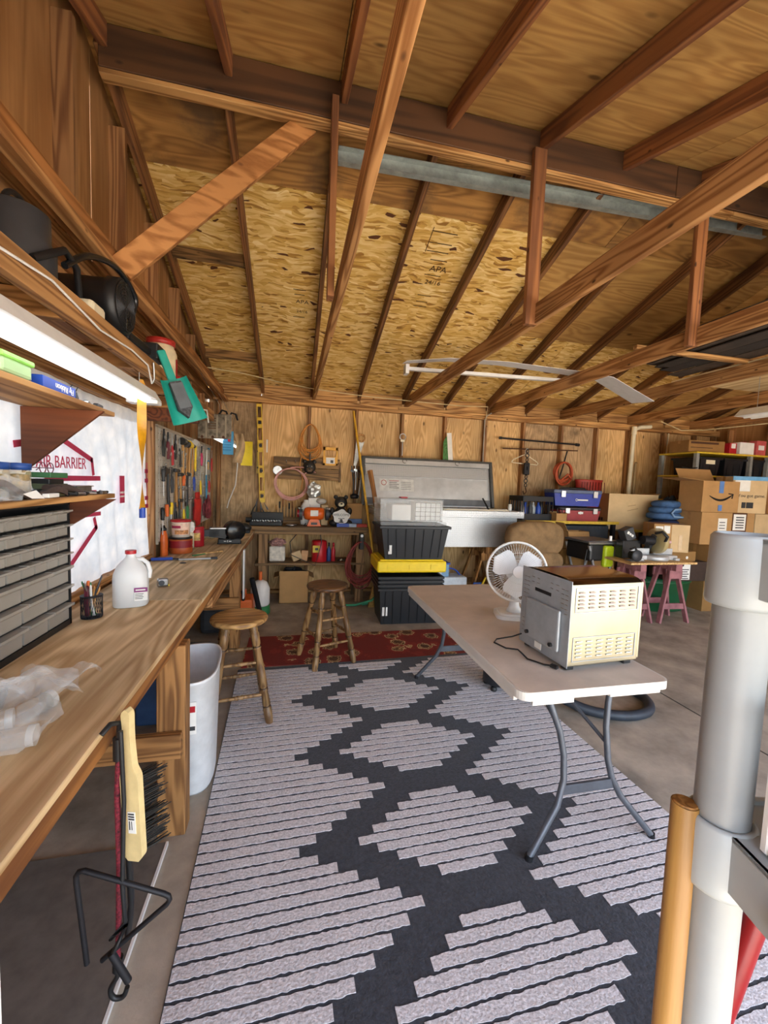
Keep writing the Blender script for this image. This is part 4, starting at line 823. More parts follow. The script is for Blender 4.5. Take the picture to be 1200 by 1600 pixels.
# wooden hook board
t = T('hook_board', 'weathered wooden hook board on the back wall', 'rack', (.17, yw, 1.61))
bw(MB().b2(-.27, .63, yw, yw+.02, 1.76, 1.90, .003), 'board', GREYWOOD_X, t); bw(MB().b2(-.25, .64, yw-.002, yw+.02, 1.60, 1.75, .003), 'board', GREYWOOD_X, t); bw(MB().b2(.62, .65, yw-.01, yw+.02, 1.58, 1.86), 'end_cleat', GREYWOOD_Z, t)
for x in (-.1, .02, .5): bw(MB().tube([(x, yw, 1.84), (x, yw-.03, 1.82), (x, yw-.03, 1.86)], .004, 5), 'coat_hook', STEEL, t)
# orange cord coil
CORD_O = plain('orange_cord', 'd08a3a', .6)
t = T('extension_cord', 'orange extension cord coiled in a tall loop on the back wall', 'cord', (.215, yw-.02, 1.9))
bw(MB().tube(coil((.215, yw-.01, 2.12), .16, .24, 9, .007, .035, seed=4, pear=.28), .0075, 5), 'loops', CORD_O, t); bw(MB().tube([(.1, yw-.04, 1.95), (.08, yw-.05, 1.8), (.12, yw-.05, 1.6), (.1, yw-.05, 1.45)], .007, 5), 'tail', CORD_O, t)
bw(MB().b2(.205, .225, yw-.05, yw-.03, 1.86, 1.96, .004), 'tie_wrap', BLACK, t); 
# pink hose coil
PINK = plain('pink_air_hose', 'd8a098', .5)
t = T('air_hose', 'pale pink air hose coiled on the hook board', 'hose', (-.04, yw-.03, 1.3))
bw(MB().tube(coil((-.04, yw-.03, 1.525), .225, .22, 4, .009, .02, seed=2, n=30, depth=.05), .010, 7), 'loops', PINK, t); bw(MB().tube([(.12, yw-.05, 1.66), (.2, yw-.06, 1.72), (.3, yw-.06, 1.70), (.12, yw-.06, 1.77), (-.05, yw-.05, 1.76)], .009, 6), 'tail', PINK, t)
t = T('pressure_gauge', 'round white gauge with steel rim on the hook board', 'gauge', (-.215, yw-.02, 1.715)); MB().lathe([(0, 0), (.06, 0), (.065, .01), (.065, .03), (.058, .032)], 22, rot=R(90, 0, 0)).build('rim', STEEL, t); MB().cyl((0, -.028, 0), (0, -.030, 0), .057, n=22).build('dial', PAPER, t); MB().bar((0, -.032, 0), (.02, -.032, .04), .004, .002).build('needle', BLACK, t)
# black bear head plaque
BEAR = plain('black_resin', '221f1e', .55, var=.15)
t = T('bear_head_hook', 'black bear head plaque mounted on the hook board', 'plaque', (.21, yw-.02, 1.66))
MB().ball((0, -.03, .11), (.085, .05, .09)).build('head', BEAR, t)
for s in (-1, 1): MB().ball((s*.065, -.02, .19), (.028, .015, .028)).build('ear', BEAR, t)
MB().ball((0, -.075, .075), (.045, .03, .035)).build('muzzle', plain('bear_tan', '6a5440', .7), t); MB().ball((0, -.105, .085), (.014, .008, .010)).build('nose', IRON, t)
for s in (-1, 1): MB().ball((s*.03, -.072, .125), .007).build('eye', plain('bear_eye', 'c0b090', .3), t)
t = T('yellow_frame', 'yellow plastic sander frame with label on the back wall', 'tool', (.495, yw-.02, 1.81)); fr = MB(); fr.b2(-.10, -.075, -.02, .01, 0, .25).b2(.075, .10, -.02, .01, 0, .25).b2(-.10, .10, -.02, .01, .21, .25).b2(-.10, .10, -.02, .01, 0, .03).b2(-.09, .09, -.014, -.004, .02, .12).build('frame', plain('amber_plastic', 'eaae3e', .5), t); MB().b2(-.06, .06, -.021, -.014, .025, .11).build('label', PAPER, t); MB().b2(.0, .04, -.022, -.021, .035, .075).build('label_print', DGREY, t)
# hand saw
t = T('hand_saw', 'hand saw with wooden handle hanging on the back wall', 'saw', (.86, yw-.01, 1.82), rot=(0, R(8)[0], 0)); MB().prism([(-.055, -.002, .36), (.06, -.002, .36), (.0, -.002, 0), (-.035, -.002, 0)], (0, .003, 0)).build('blade', plain('old_steel', 'a8a8a4', .45, metal=.7, var=.15), t); MB().tube(arc((.01, 0, .40), .05, 0, 360, 18), .013, 6, closed=False).build('handle', HWOOD, t)
# small tools and clamps
for k, (x, m, l) in enumerate(((.80, DSTEEL, .42), (.85, STEEL, .34), (.90, RUST, .40), (.945, STEEL, .46))):
    t = T('c_clamp' if k % 2 else 'pipe_wrench', ['dark pipe wrench hanging below the hand saw', 'thin steel clamp below the hand saw, second from left', 'rusty pipe wrench below the hand saw', 'steel clamp nearest the yellow broom pole'][k], 'clamp' if k % 2 else 'wrench', (x, yw-.015, 1.82), rot=(0, .06*(k-1.5), 0), group='tools hanging below the hand saw')
    MB().tube([(0, 0, 0), (.008, 0, -l*.5), (0, 0, -l)], .009, 6).build('bar', m, t); MB().bar((-.02, 0, -l*.15), (.03, 0, -l*.2), .018, .03).build('jaw', m, t); MB().tube([(.03, 0, -l*.2), (.035, 0, -l*.45), (.0, 0, -l*.5)], .006, 5).build('frame', m, t)
tag(MB().lathe([(.05, 0), (.06, .02), (.06, .05), (.02, .07), (0, .07)], 14, (.84, yw-.07, 1.36)).build('pulley', IRON), 'black iron pulley hanging below the hand saw', 'pulley')
# chisel rack
t = T('chisel_rack', 'narrow wooden rack of chisels against the back wall', 'rack', (-.06, 5.74, 1.005))
bw(MB().b2(-.24, .14, 5.70, 5.74, 1.005, 1.08, .002), 'base_board', GREYWOOD_X, t)
for k in range(9):
    x = -.22+.042*k; c = T('chisel', 'thin dark chisel standing in the rack, %s from the left' % ordn[k], 'chisel', (x, 5.72, 1.08), group='chisels in the rack'); l = random.uniform(.14, .26)
    MB().cyl((0, 0, 0), (0, 0, l*.55), .005, n=6).build('blade', DSTEEL, c); MB().lathe([(.007, l*.55), (.011, l*.62), (.011, l*.95), (.005, l)], 8).build('handle', [HWOOD, BLACK, plain('tan_h', '8a5a34', .6)][k % 3], c)
# yellow broom pole leaning
t = T('broom_pole', 'long yellow pole leaning against the back wall', 'pole', (1.1, 5.05, 0)); 
bw(MB().cyl((1.045, 5.18, .60), (.80, 5.765, 2.58), .016, n=10), 'pole', plain('pole_yellow', 'd8a834', .5, var=.1), t); bw(MB().cyl((1.08, 5.095, .32), (1.045, 5.18, .60), .016, n=10), 'bare_end', HWOOD, t); bw(MB().bar((1.10, 5.05, .25), (1.08, 5.09, .34), .06, .05, bev=.01), 'broom_socket', BLACK, t); bw(MB().prism([(.96, 5.02, .002), (1.24, 5.02, .002), (1.18, 5.04, .26), (1.02, 5.04, .26)], (0, .05, 0)), 'bristles', plain('straw', 'b08a4a', .9, var=.3, scale=60), t)
# wall bits further right
t = T('metal_hook', 'pale round hook hanging on a stud above the open toolbox', 'hook', (1.53, 5.78, 1.98)); MB().tube(arc((0, 0, .29), .045, 0, 360, 18), .008, 6, closed=False).build('ring', STEEL, t); MB().tube([(0, 0, .24), (.0, 0, .1), (.0, 0, .02)], .008, 6).build('stem', STEEL, t); MB().b2(-.03, .03, -.008, .004, .22, .25).build('bracket', CREAM, t)
t = T('folded_sign', 'green and white folded card stuck behind the toolbox lid', 'card', (2.23, 5.72, 1.9), rot=(0, R(-6)[0], 0)); MB().b2(-.0, .07, -.004, .004, 0, .46).build('white_card', PAPER, t); MB().prism([(-.09, .0, .0), (.0, .0, 0), (.0, .0, .42), (-.06, .0, .34)], (0, .004, 0)).build('green_card', plain('leaf_print', '3f7a34', .6, var=.3, scale=40), t)
tag(MB().tube([(2.80, 5.775, 1.9), (2.80, 5.775, 2.6), (2.82, 5.75, 2.66), (2.88, 5.72, 2.70)], .009, 6).build('conduit', plain('conduit_grey', 'a8a49a', .5, metal=.5)), 'thin grey conduit running up a stud behind the toolbox', 'conduit')
t = T('gun_rack_bar', 'upper dark rod mounted across the back wall studs', 'rod', (3.75, 5.77, 2.32)); MB().cyl((-.68, 0, .025), (.68, 0, -.005), .013, n=8).build('rod', IRON, t); MB().cyl((-.7, 0, .026), (-.66, 0, .025), .022, n=8).build('end_cap', BLACK, t); MB().cyl((.64, 0, -.004), (.70, 0, -.006), .024, n=8).build('end_cap', BLACK, t)
tag(MB().cyl((3.12, 5.77, 2.19), (4.43, 5.77, 2.22), .009, n=8).build('thin_rod', RUST), 'lower thin rusty rod across the back wall studs', 'rod')
t = T('clothes_hanger', 'white wire clothes hanger hanging below the dark rods', 'hanger', (3.5, 5.755, 1.98)); MB().tube([(-.22, 0, .02), (-.20, 0, .05), (0, 0, .14), (.20, 0, .03), (.23, 0, .0), (.21, 0, -.02), (-.2, 0, .0), (-.23, 0, .01)], .008, 6, closed=True).build('triangle', CREAM, t); MB().tube([(0, 0, .14), (0, 0, .2), (.02, 0, .235), (.04, 0, .22)], .006, 6).build('hook', STEEL, t)
t = T('chain_binder', 'dark chain with hooks hanging on the hanger stud', 'chain', (3.5, 5.70, 1.5)); 
for k in range(9): MB().tube(arc((0, 0, .66-.065*k), .03, 0, 360, 10, 'xz' if k % 2 else 'yz'), .008, 5, closed=False).build('link', IRON if k in (3, 4) else DSTEEL, t)
MB().b2(-.045, .045, -.02, .02, .30, .48, .008).build('ratchet', IRON, t); MB().tube([(0, 0, .1), (.02, 0, .04), (-.02, 0, .0), (-.04, 0, .05)], .01, 6).build('hook', RUST, t)
t = T('jumper_cable', 'coiled orange cable hanging from a black strap on the back wall', 'cord', (4.16, 5.74, 1.64)); bw(MB().tube(coil((4.16, 5.74, 1.84), .16, .18, 6, .013, .03, seed=8, n=20, depth=.06), .014, 6), 'loops', plain('cable_orange', 'b8502c', .55), t); bw(MB().tube([(4.22, 5.74, 2.2), (4.12, 5.70, 1.9), (4.05, 5.70, 1.7)], .012, 6), 'strap', BLACK, t); bw(MB().tube([(4.1, 5.66, 1.75), (4.2, 5.66, 1.84), (4.28, 5.66, 1.75)], .013, 6), 'tail', MATS['cable_orange'], t)
t = T('vent_pipe', 'white plastic pipe running up the back wall to the rafters', 'pipe', (5.42, 5.74, 0)); bw(MB().tube([(5.40, 5.73, 0), (5.41, 5.73, 1.4), (5.43, 5.73, 2.5), (5.45, 5.73, 2.62), (5.55, 5.73, 2.66), (5.75, 5.73, 2.68)], .033, 10), 'pipe', CREAM, t); bw(MB().cyl((5.43, 5.73, 2.54), (5.44, 5.73, 2.66), .042, n=10), 'elbow', CREAM, t)
tag(MB().tube([(5.5, 5.72, .9), (5.5, 5.72, 2.05), (5.5, 5.70, 2.08)], .02, 8).build('copper_pipe', plain('tan_pipe', 'b09468', .5)), 'short tan pipe capped beside the white vent pipe', 'pipe')
tag(MB().cyl((6.10, 5.775, 1.5), (6.17, 5.775, 2.6), .011, n=6).build('thin_pipe', CREAM), 'thin cream pipe on a stud near the right corner', 'pipe')

# ================================================================== BACK WORKBENCH
bb = T('back_workbench', 'rough timber workbench against the back wall with a lower shelf', 'workbench', (.28, 5.55, 0))
bw(MB().b2(-.52, .98, 5.27, 5.70, .955, 1.0, .004), 'bench_top', GREYWOOD_X, bb)
bw(MB().b2(-.46, .95, 5.28, 5.69, .50, .53, .003), 'shelf_board', GREYWOOD_X, bb)
for x in (-.36, .88):
    for y in (5.29, 5.64): bw(MB().b2(x-.055, x+.055, y, y+.045, 0, .955, .003), 'leg', GREYWOOD_Z, bb)
bw(MB().b2(-.46, .96, 5.275, 5.289, .90, .955), 'apron', GREYWOOD_X, bb)
# orange bench grinder
t = T('bench_grinder', 'orange bench grinder on the back workbench', 'grinder', (.27, 5.40, 1.001)); OG = plain('grinder_orange', 'e2641e', .4)
MB().prism([(-.09, -.06, 0), (.09, -.06, 0), (.055, -.06, .09), (-.055, -.06, .09)], (0, .12, 0)).build('base', OG, t)
MB().lathe([(.04, -.13), (.07, -.12), (.085, -.08), (.085, .08), (.07, .12), (.04, .13)], 20, (0, 0, .16), R(0, 90, 0)).build('motor', OG, t)
for s in (-1, 1):
    MB().cyl((s*.15, 0, .16), (s*.19, 0, .16), .085, n=22).build('wheel_guard', DGREY, t); MB().cyl((s*.19, 0, .16), (s*.215, 0, .16), .05, n=16).build('cover', RED if s < 0 else IRON, t)
    MB().b2(s*.17-.035, s*.17+.035, -.13, -.07, .23, .24).build('eye_shield', CLEAR, t)
lb = MB().surf(lambda u, v: (-.05+.1*u, -.0868*math.cos(-.3+v*.9), .16+.0868*math.sin(-.3+v*.9)), 2, 8).build('label', PAPER, t)
MB().b2(-.04, .04, -.064, -.06, .02, .05).build('switch_plate', BLACK, t); MB().tube([(-.1, .03, .03), (-.3, -.11, -.2), (-.28, -.14, -.36), (.02, -.14, -.5), (.1, -.13, -.2), (.06, -.1, .0)], .006, 6).build('power_cord', BLACK, t)
# bear with welcome sign
t = T('bear_statue', 'black bear statue holding a white welcome sign on the back bench', 'statue', (.62, 5.42, 1.001))
MB().ball((0, .02, .12), (.10, .07, .14)).build('body', BEAR, t)
hd = MB().ball((0, -.0, .315), (.085, .07, .08)).build('head', BEAR, t)
for s in (-1, 1):
    MB().ball((s*.068, .01, .385), (.03, .02, .03)).build('ear', BEAR, hd); MB().ball((s*.115, -.02, .2), (.035, .04, .05)).build('paw', BEAR, t); MB().ball((s*.095, -.04, .045), (.06, .06, .045)).build('foot', BEAR, t)
    MB().ball((s*.03, -.06, .335), .008).build('eye', IRON, hd)
MB().ball((0, -.06, .29), (.042, .035, .03)).build('muzzle', CREAM, hd); MB().ball((0, -.092, .3), (.016, .008, .011)).build('nose', IRON, hd)
sg = []
for k in range(28):
    a = 2*PI*k/28; r = .088*(1+.10*math.sin(5*a+.6)); sg.append((r*1.25*math.cos(a), -.10, .135+r*math.sin(a)))
sgo = MB().prism(sg, (0, .014, 0)).b2(-.03, .03, -.1, -.086, .0, .07).build('sign', PAPER, t)
text('WELCOME', .044, BLACK, sgo, (0, -.1015, .155), (PI/2, 0, 0))
MB().cyl((0, -.1, .085), (0, -.103, .085), .018, n=12).build('paw_print', BLACK, sgo)
for x in (-.03, -.01, .012, .032): MB().cyl((x, -.1, .11), (x, -.103, .11), .007, n=8).build('paw_print', BLACK, sgo)
# things behind the grinder and bear
t = T('white_jug', 'white plastic jug with red print behind the bench grinder', 'jug', (.17, 5.58, 1.001)); MB().lathe([(.07, 0), (.075, .01), (.075, .22), (.05, .28), (.03, .30), (.03, .33)], 18).build('body', WHITE, t); MB().b2(-.05, .05, -.077, -.073, .12, .18).build('label', RED, t)
tag(crumple((.27, 5.62, 1.46), (.09, .05, .10), 21, '', STEEL, 16, 12, .3).build('foil_bag', plain('foil', 'c8c8c4', .35, metal=.6, var=.1)), 'silver foil bag behind the bench grinder', 'bag')
tag(MB().b2(.2, .36, 5.56, 5.67, 1.001, 1.36, .006).build('white_carton', PAPER), 'white carton under the silver foil bag', 'carton')
tag(MB().ball((.37, 5.54, 1.32), (.07, .06, .04)).build('baseball_hat', plain('cap_grey', 'b8b4ae', .8)), 'pale grey hat lying on boxes behind the grinder', 'hat')
tag(MB().b2(.37, .46, 5.50, 5.62, 1.001, 1.27, .004).build('tan_carton', CARD_L), 'tan carton between the grinder and the bear', 'carton')
tag(MB().b2(.72, .93, 5.52, 5.66, 1.09, 1.30, .004).build('shoe_box', CARD), 'brown shoe box behind the bear statue', 'box'); tag(MB().b2(.74, .93, 5.52, 5.66, 1.001, 1.088, .004).build('blue_carton', plain('carton_blue', '6a86b8', .7)), 'pale blue carton under the brown shoe box', 'carton')
t = T('flat_carton', 'long blue and white carton at the front of the back bench', 'carton', (.69, 5.32, 1.001)); MB().b2(-.13, .03, -.03, .03, 0, .045, .002).build('blue_end', BLUE, t); MB().b2(.03, .13, -.03, .03, 0, .045, .002).build('pale_end', plain('pale_blue', 'a8bcd8', .6), t)
tag(MB().b2(.825, .965, 5.30, 5.37, 1.001, 1.04, .002).build('red_carton', plain('carton_red', 'a83a2c', .6)), 'small red carton at the right end of the back bench', 'carton')
# socket set
t = T('socket_set', 'open black socket set case on the corner bench', 'tool case', (-.33, 5.42, 1.001), R(-3)[0]); MB().b2(-.20, .20, -.08, .10, 0, .05, .008).build('case', BLACK, t); lid = MB().b2(-.20, .20, .10, .125, .02, .16, .008).build('lid', BLACK, t)
for k in range(16): MB().cyl((-.17+.023*k, -.04+.03*(k % 3), .05), (-.17+.023*k, -.04+.03*(k % 3), .065), .009, n=8).build('socket', STEEL, t)
tag(MB().lathe([(.05, 0), (.07, .01), (.07, .02), (.03, .03), (0, .03)], 18, (-.02, 5.36, 1.001)).build('steel_plate', STEEL), 'round steel disc lying beside the socket set', 'disc')
t = T('angle_grinder', 'black angle grinder behind the socket set', 'grinder', (-.5, 5.58, 1.001)); MB().cyl((-.1, 0, .05), (.1, 0, .05), .035, n=12).build('body', BLACK, t); MB().lathe([(0, 0), (.07, 0), (.06, .03), (0, .03)], 16, (.12, 0, .03)).build('guard', IRON, t)
# shelf contents
t = T('snack_bag', 'clear bag of pale odds and ends on the back bench shelf', 'bag', (-.19, 5.45, .531)); MB().b2(-.10, .10, -.07, .07, 0, .20, .02).build('carton', plain('milk_carton', 'd8cfc0', .7, var=.15, scale=20), t); crumple((0, 0, .24), (.10, .07, .05), 31, '', FILM, 14, 10, .4).build('contents', plain('pinkish', 'b08078', .8, var=.3, scale=40), t)
tag(MB().box((.05, 5.45, .60), (.13, .10, .12), (0, -.35, .2), .01).build('wood_block', CARD_L), 'tilted tan carton on the back bench shelf', 'carton'); tag(MB().box((.155, 5.47, .60), (.09, .1, .14), (0, .1, .1), .008).build('orange_carton', plain('carton_orange', 'd0a070', .7)), 'pale orange carton leaning beside the tilted tan carton', 'carton')
t = T('ash_can', 'red metal can with yellow label on the back bench shelf', 'can', (.35, 5.42, .531)); MB().lathe([(.098, 0), (.10, .005), (.10, .26), (.09, .275), (0, .28)], 24).build('body', plain('can_scarlet', 'c01c24', .4), t); MB().b2(-.09, -.0, -.104, -.094, .13, .22).build('label', plain('label_gold', 'd8b83a', .5), t); MB().b2(-.06, -.02, -.106, -.103, .16, .19).build('label_print', BLACK, t)
for k, (x, m, l) in enumerate(((.475, plain('bottle_blue', '2c4a80', .4), 'dark blue spray bottle on the back bench shelf'), (.535, RED, 'slim red bottle on the back bench shelf'))):
    t = T('spray_bottle', l, 'bottle', (x, 5.40, .531), group='bottles on the bench shelf'); MB().lathe([(.026, 0), (.028, .004), (.028, .15), (.012, .19), (.012, .2)], 14).build('body', m, t); MB().lathe([(.014, .2), (.014, .24), (.006, .25), (0, .25)], 10).build('cap', BLACK if k == 0 else RED, t)
for k in range(4): tag(MB().cyl((.60+.035*k, 5.40, .54), (.625+.035*k, 5.44, .545), .011, n=8).build('pipe_fitting', [DSTEEL, CREAM, STEEL, IRON][k]), ['dark pipe fitting by the slim red bottle', 'cream pipe fitting on the back bench shelf', 'bright steel pipe fitting on the bench shelf', 'black pipe fitting nearest the red cord coil'][k], 'fitting', 'pipe fittings on the bench shelf')
def carton(name, label, loc, d, rz=0., mat=None, flaps=(), tape=None, group=None, fl=.5):
    t = T(name, label, 'box', loc, rz, group); mat = mat or CARD; x, y, z = d; th = .005
    if flaps: MB().b2(-x/2, x/2, -y/2, -y/2+th, 0, z).b2(-x/2, x/2, y/2-th, y/2, 0, z).b2(-x/2, -x/2+th, -y/2, y/2, 0, z).b2(x/2-th, x/2, -y/2, y/2, 0, z).b2(-x/2, x/2, -y/2, y/2, 0, th).build('carton', mat, t)
    else: MB().b2(-x/2, x/2, -y/2, y/2, 0, z, .003).build('carton', mat, t)
    for s, a in flaps:
        a = math.radians(a); f = fl*(y if s in 'fb' else x)
        if s == 'f': MB().box((0, -y/2-f/2*math.cos(a), z+f/2*math.sin(a)), (x, f, th), (-a, 0, 0)).build('flap', mat, t)
        if s == 'b': MB().box((0, y/2+f/2*math.cos(a), z+f/2*math.sin(a)), (x, f, th), (a, 0, 0)).build('flap', mat, t)
        if s == 'l': MB().box((-x/2-f/2*math.cos(a), 0, z+f/2*math.sin(a)), (f, y, th), (0, a, 0)).build('flap', mat, t)
        if s == 'r': MB().box((x/2+f/2*math.cos(a), 0, z+f/2*math.sin(a)), (f, y, th), (0, -a, 0)).build('flap', mat, t)
    if not flaps: MB().b2(-x/2-.0008, x/2+.0008, -.022, .022, z, z+.0008).b2(-x/2-.001, -x/2, -.022, .022, z*.75, z).b2(x/2, x/2+.001, -.022, .022, z*.75, z).build('packing_tape', plain('brown_tape', 'a87c48', .3), t)
    return t
carton('cardboard_box', 'open cardboard box with black rags under the back workbench', (.03, 5.46, 0), (.37, .3, .36), 0, CARD, (('f', 88), ('l', -20), ('r', -25)), fl=.2)
tag(crumple((.03, 5.47, .37), (.15, .12, .06), 41, '', BLACK, 18, 12, .4).build('black_rags', BLACK), 'black rags stuffed in the cardboard box under the bench', 'rags')
# red cord coil on the bench leg
t = T('extension_cord', 'dark red extension cord coil hung on the bench leg by a strap', 'cord', (.88, 5.25, .2)); RC = plain('red_cord', '8e3a34', .6)
bw(MB().tube(coil((.88, 5.255, .52), .19, .30, 15, .009, .03, seed=6, pear=.22, n=24, depth=.07), .0095, 5), 'loops', RC, t); bw(MB().b2(.855, .905, 5.19, 5.275, .72, .93, .004), 'strap', BLACK, t); bw(MB().cyl((.88, 5.18, .90), (.88, 5.19, .90), .018), 'grommet', STEEL, t)
tag(MB().tube([(.62, 5.1, .02), (.80, 5.05, .03), (1.0, 5.0, .10), (1.1, 4.98, .22), (1.15, 5.0, .32)], .014, 7).tube([(.9, 5.12, .015), (1.05, 5.06, .06), (1.14, 5.02, .2)], .014, 7).build('garden_hose', plain('hose_green', '3a9a72', .5)), 'green garden hose on the floor beside the stacked totes', 'hose')
# ---- under the left bench, far end
t = T('gas_can', 'orange plastic gas can under the far end of the left bench', 'gas can', (-.50, 4.62, 0)); MB().b2(-.10, .10, -.13, .13, 0, .30, .03).build('body', ORANGE, t); MB().tube([(0, -.08, .28), (0, -.06, .36), (0, .06, .36), (0, .08, .28)], .014, 8).build('handle', ORANGE, t); MB().cyl((0, -.11, .29), (0, -.16, .40), .018, n=10).build('spout', BLACK, t)
t = T('sprayer_tank', 'white sprayer tank with green base beside the gas can', 'sprayer', (-.36, 4.95, 0)); MB().lathe([(.10, .1), (.11, .12), (.11, .30), (.08, .37), (.03, .40)], 18).build('tank', WHITE, t); MB().lathe([(.11, 0), (.12, .01), (.11, .1)], 18).build('base', GREEN, t); MB().cyl((0, 0, .4), (0, 0, .5), .02).build('pump_handle', ORANGE, t)
tag(MB().cyl((-.40, 4.35, .56), (-.30, 4.5, .03), .026, n=10).build('vacuum_tube', IRON), 'black vacuum tube leaning under the left bench', 'tube')
tag(MB().b2(-.462, -.45, 4.1, 4.18, .42, .90).build('white_board', WHITE), 'narrow white board hanging off the left bench front', 'board')
t = T('tool_bag', 'dark tool bag on the floor under the left bench', 'bag', (-.78, 4.5, 0)); MB().b2(-.12, .12, -.2, .2, 0, .28, .05).build('body', DGREY, t); MB().tube(arc((0, 0, .26), .1, 0, 180, 10, 'yz'), .012, 6).build('handle', BLACK, t)
t = T('storage_tote', 'blue storage tote under the left workbench', 'tote', (-.78, 3.0, 0)); MB().b2(-.17, .17, -.26, .26, 0, .30, .02).build('body', plain('tote_blue', '3a5a8c', .5), t); MB().b2(-.185, .185, -.275, .275, .30, .33, .008).build('lid', plain('tote_lid_blue', '28446e', .5), t)

# ================================================================== CENTRE BACK: totes, truck toolbox, shelves, chair
BIN = plain('black_tote', '14171d', .45, var=.06)
def tote(t, x, y, z, h, w0, d0, w1, d1, mat, ribs=True, name='body'):
    """tapered tub: bottom w0 x d0, top w1 x d1, open above"""
    vs = []; th = .006
    for zz, a, b_ in ((0, w0, d0), (h, w1, d1), (h, w1-2*th, d1-2*th), (.01, w0-2*th, d0-2*th)):
        vs += [(x+sx*a/2, y+sy*b_/2, z+zz) for sx, sy in ((-1, -1), (1, -1), (1, 1), (-1, 1))]
    fs = [(3, 2, 1, 0), (12, 13, 14, 15)]
    for L_ in range(3): fs += [(L_*4+k, L_*4+(k+1) % 4, L_*4+4+(k+1) % 4, L_*4+4+k) for k in range(4)]
    mb = MB(); mb._add(vs, fs); o = mb.build(name, mat, t)
    rm_ = MB().b2(x-w1/2-.022, x+w1/2+.022, y-d1/2-.022, y-d1/2+.004, z+h-.03, z+h, .004).b2(x-w1/2-.022, x+w1/2+.022, y+d1/2-.004, y+d1/2+.022, z+h-.03, z+h, .004).b2(x-w1/2-.022, x-w1/2+.004, y-d1/2, y+d1/2, z+h-.03, z+h, .004).b2(x+w1/2-.004, x+w1/2+.022, y-d1/2, y+d1/2, z+h-.03, z+h, .004)
    rm_.build('rim', mat, o)
    if ribs:
        for k in range(7):
            u = -.42+.14*k; MB().bar((x+u*w0*1.04, y-d0/2-.005, z+.02), (x+u*w1*(1.0 if k % 2 else .94), y-d1/2-.005, z+h-.04), .012, .012).build('rib', mat, o)
    return o
bx_, by_ = 1.33, 4.60
t = T('storage_tote', 'lowest black tote of the stack, standing on the concrete floor', 'tote', (bx_, by_, 0), R(-2)[0], 'black totes in the stack'); tote(t, 0, 0, 0, .42, .66, .42, .72, .47, BIN); MB().b2(-.32, -.26, -.222, -.216, .1, .2).build('label', PAPER, t)
for k in range(3):
    t = T('storage_tote', ['black tote nested first above the lowest one', 'black tote nested second above the lowest one', 'black tote nested highest, right under the yellow lid'][k], 'tote', (bx_, by_, .395+.045*k), R(-2)[0], 'black totes in the stack'); tote(t, 0, 0, 0, .07, .715, .465, .725, .475, BIN, False)
t = T('tote_lid', 'deep bright yellow lid on the nested black totes', 'lid', (bx_, by_, .602), R(-2)[0]); YL = plain('tote_yellow', 'f2d21c', .4, var=.03)
MB().b2(-.40, .40, -.27, .27, 0, .13, .02).build('skirt', YL, t); MB().b2(-.37, .37, -.24, .24, .125, .145, .01).build('raised_panel', YL, t)
for x in (-.25, .0, .25): MB().b2(x-.04, x+.04, -.278, -.27, .04, .09).build('grip', YL, t)
t = T('storage_tote', 'ribbed black tote standing on the yellow lid', 'tote', (bx_+.02, by_-.01, .748), R(-2)[0], 'black totes in the stack'); tote(t, 0, 0, 0, .38, .66, .42, .78, .50, BIN); MB().b2(-.30, -.26, -.23, -.222, .06, .16).build('label', PAPER, t)
t = T('clear_tote_lid', 'clear plastic lid on the ribbed black tote', 'tray', (bx_+.0, by_, 1.13), R(-2)[0]); MB().b2(-.38, .38, -.26, .26, 0, .045, .01).build('lid_panel', CBIN, t)  # clear lid of the ribbed tote, under the clear bin
t = T('clear_bin', 'clear plastic bin on top of the tote stack', 'bin', (bx_-.02, by_, 1.176), R(-2)[0]); MB().b2(-.36, .36, -.22, -.215, 0, .24).b2(-.36, .36, .215, .22, 0, .24).b2(-.36, -.355, -.22, .22, 0, .24).b2(.355, .36, -.22, .22, 0, .24).b2(-.36, .36, -.22, .22, 0, .005).build('tub', CBIN, t); MB().b2(-.37, .37, -.23, .23, .238, .252, .003).build('lid', CBIN, t)
tag(MB().b2(1.08, 1.30, 4.42, 4.7, 1.185, 1.36, .004).build('white_box', PAPER), 'white box inside the clear bin', 'box')
t = T('wire_basket', 'white wire grid basket inside the clear bin', 'basket', (1.50, 4.55, 1.185)); g = MB()
for i in range(6): g.cyl((-.15+.06*i, -.14, 0), (-.15+.06*i, -.14, .2), .003, n=4)
for j in range(5): g.cyl((-.15, -.14, .05*j), (.15, -.14, .05*j), .003, n=4)
g.build('grid', DGREY, t); MB().b2(-.15, .15, -.13, .12, 0, .2).build('liner', PAPER, t)
tag(MB().b2(1.2, 1.28, 4.5, 4.6, 1.43, 1.445, .003).build('red_marker', RED), 'small red item lying on the clear bin lid', 'marker')
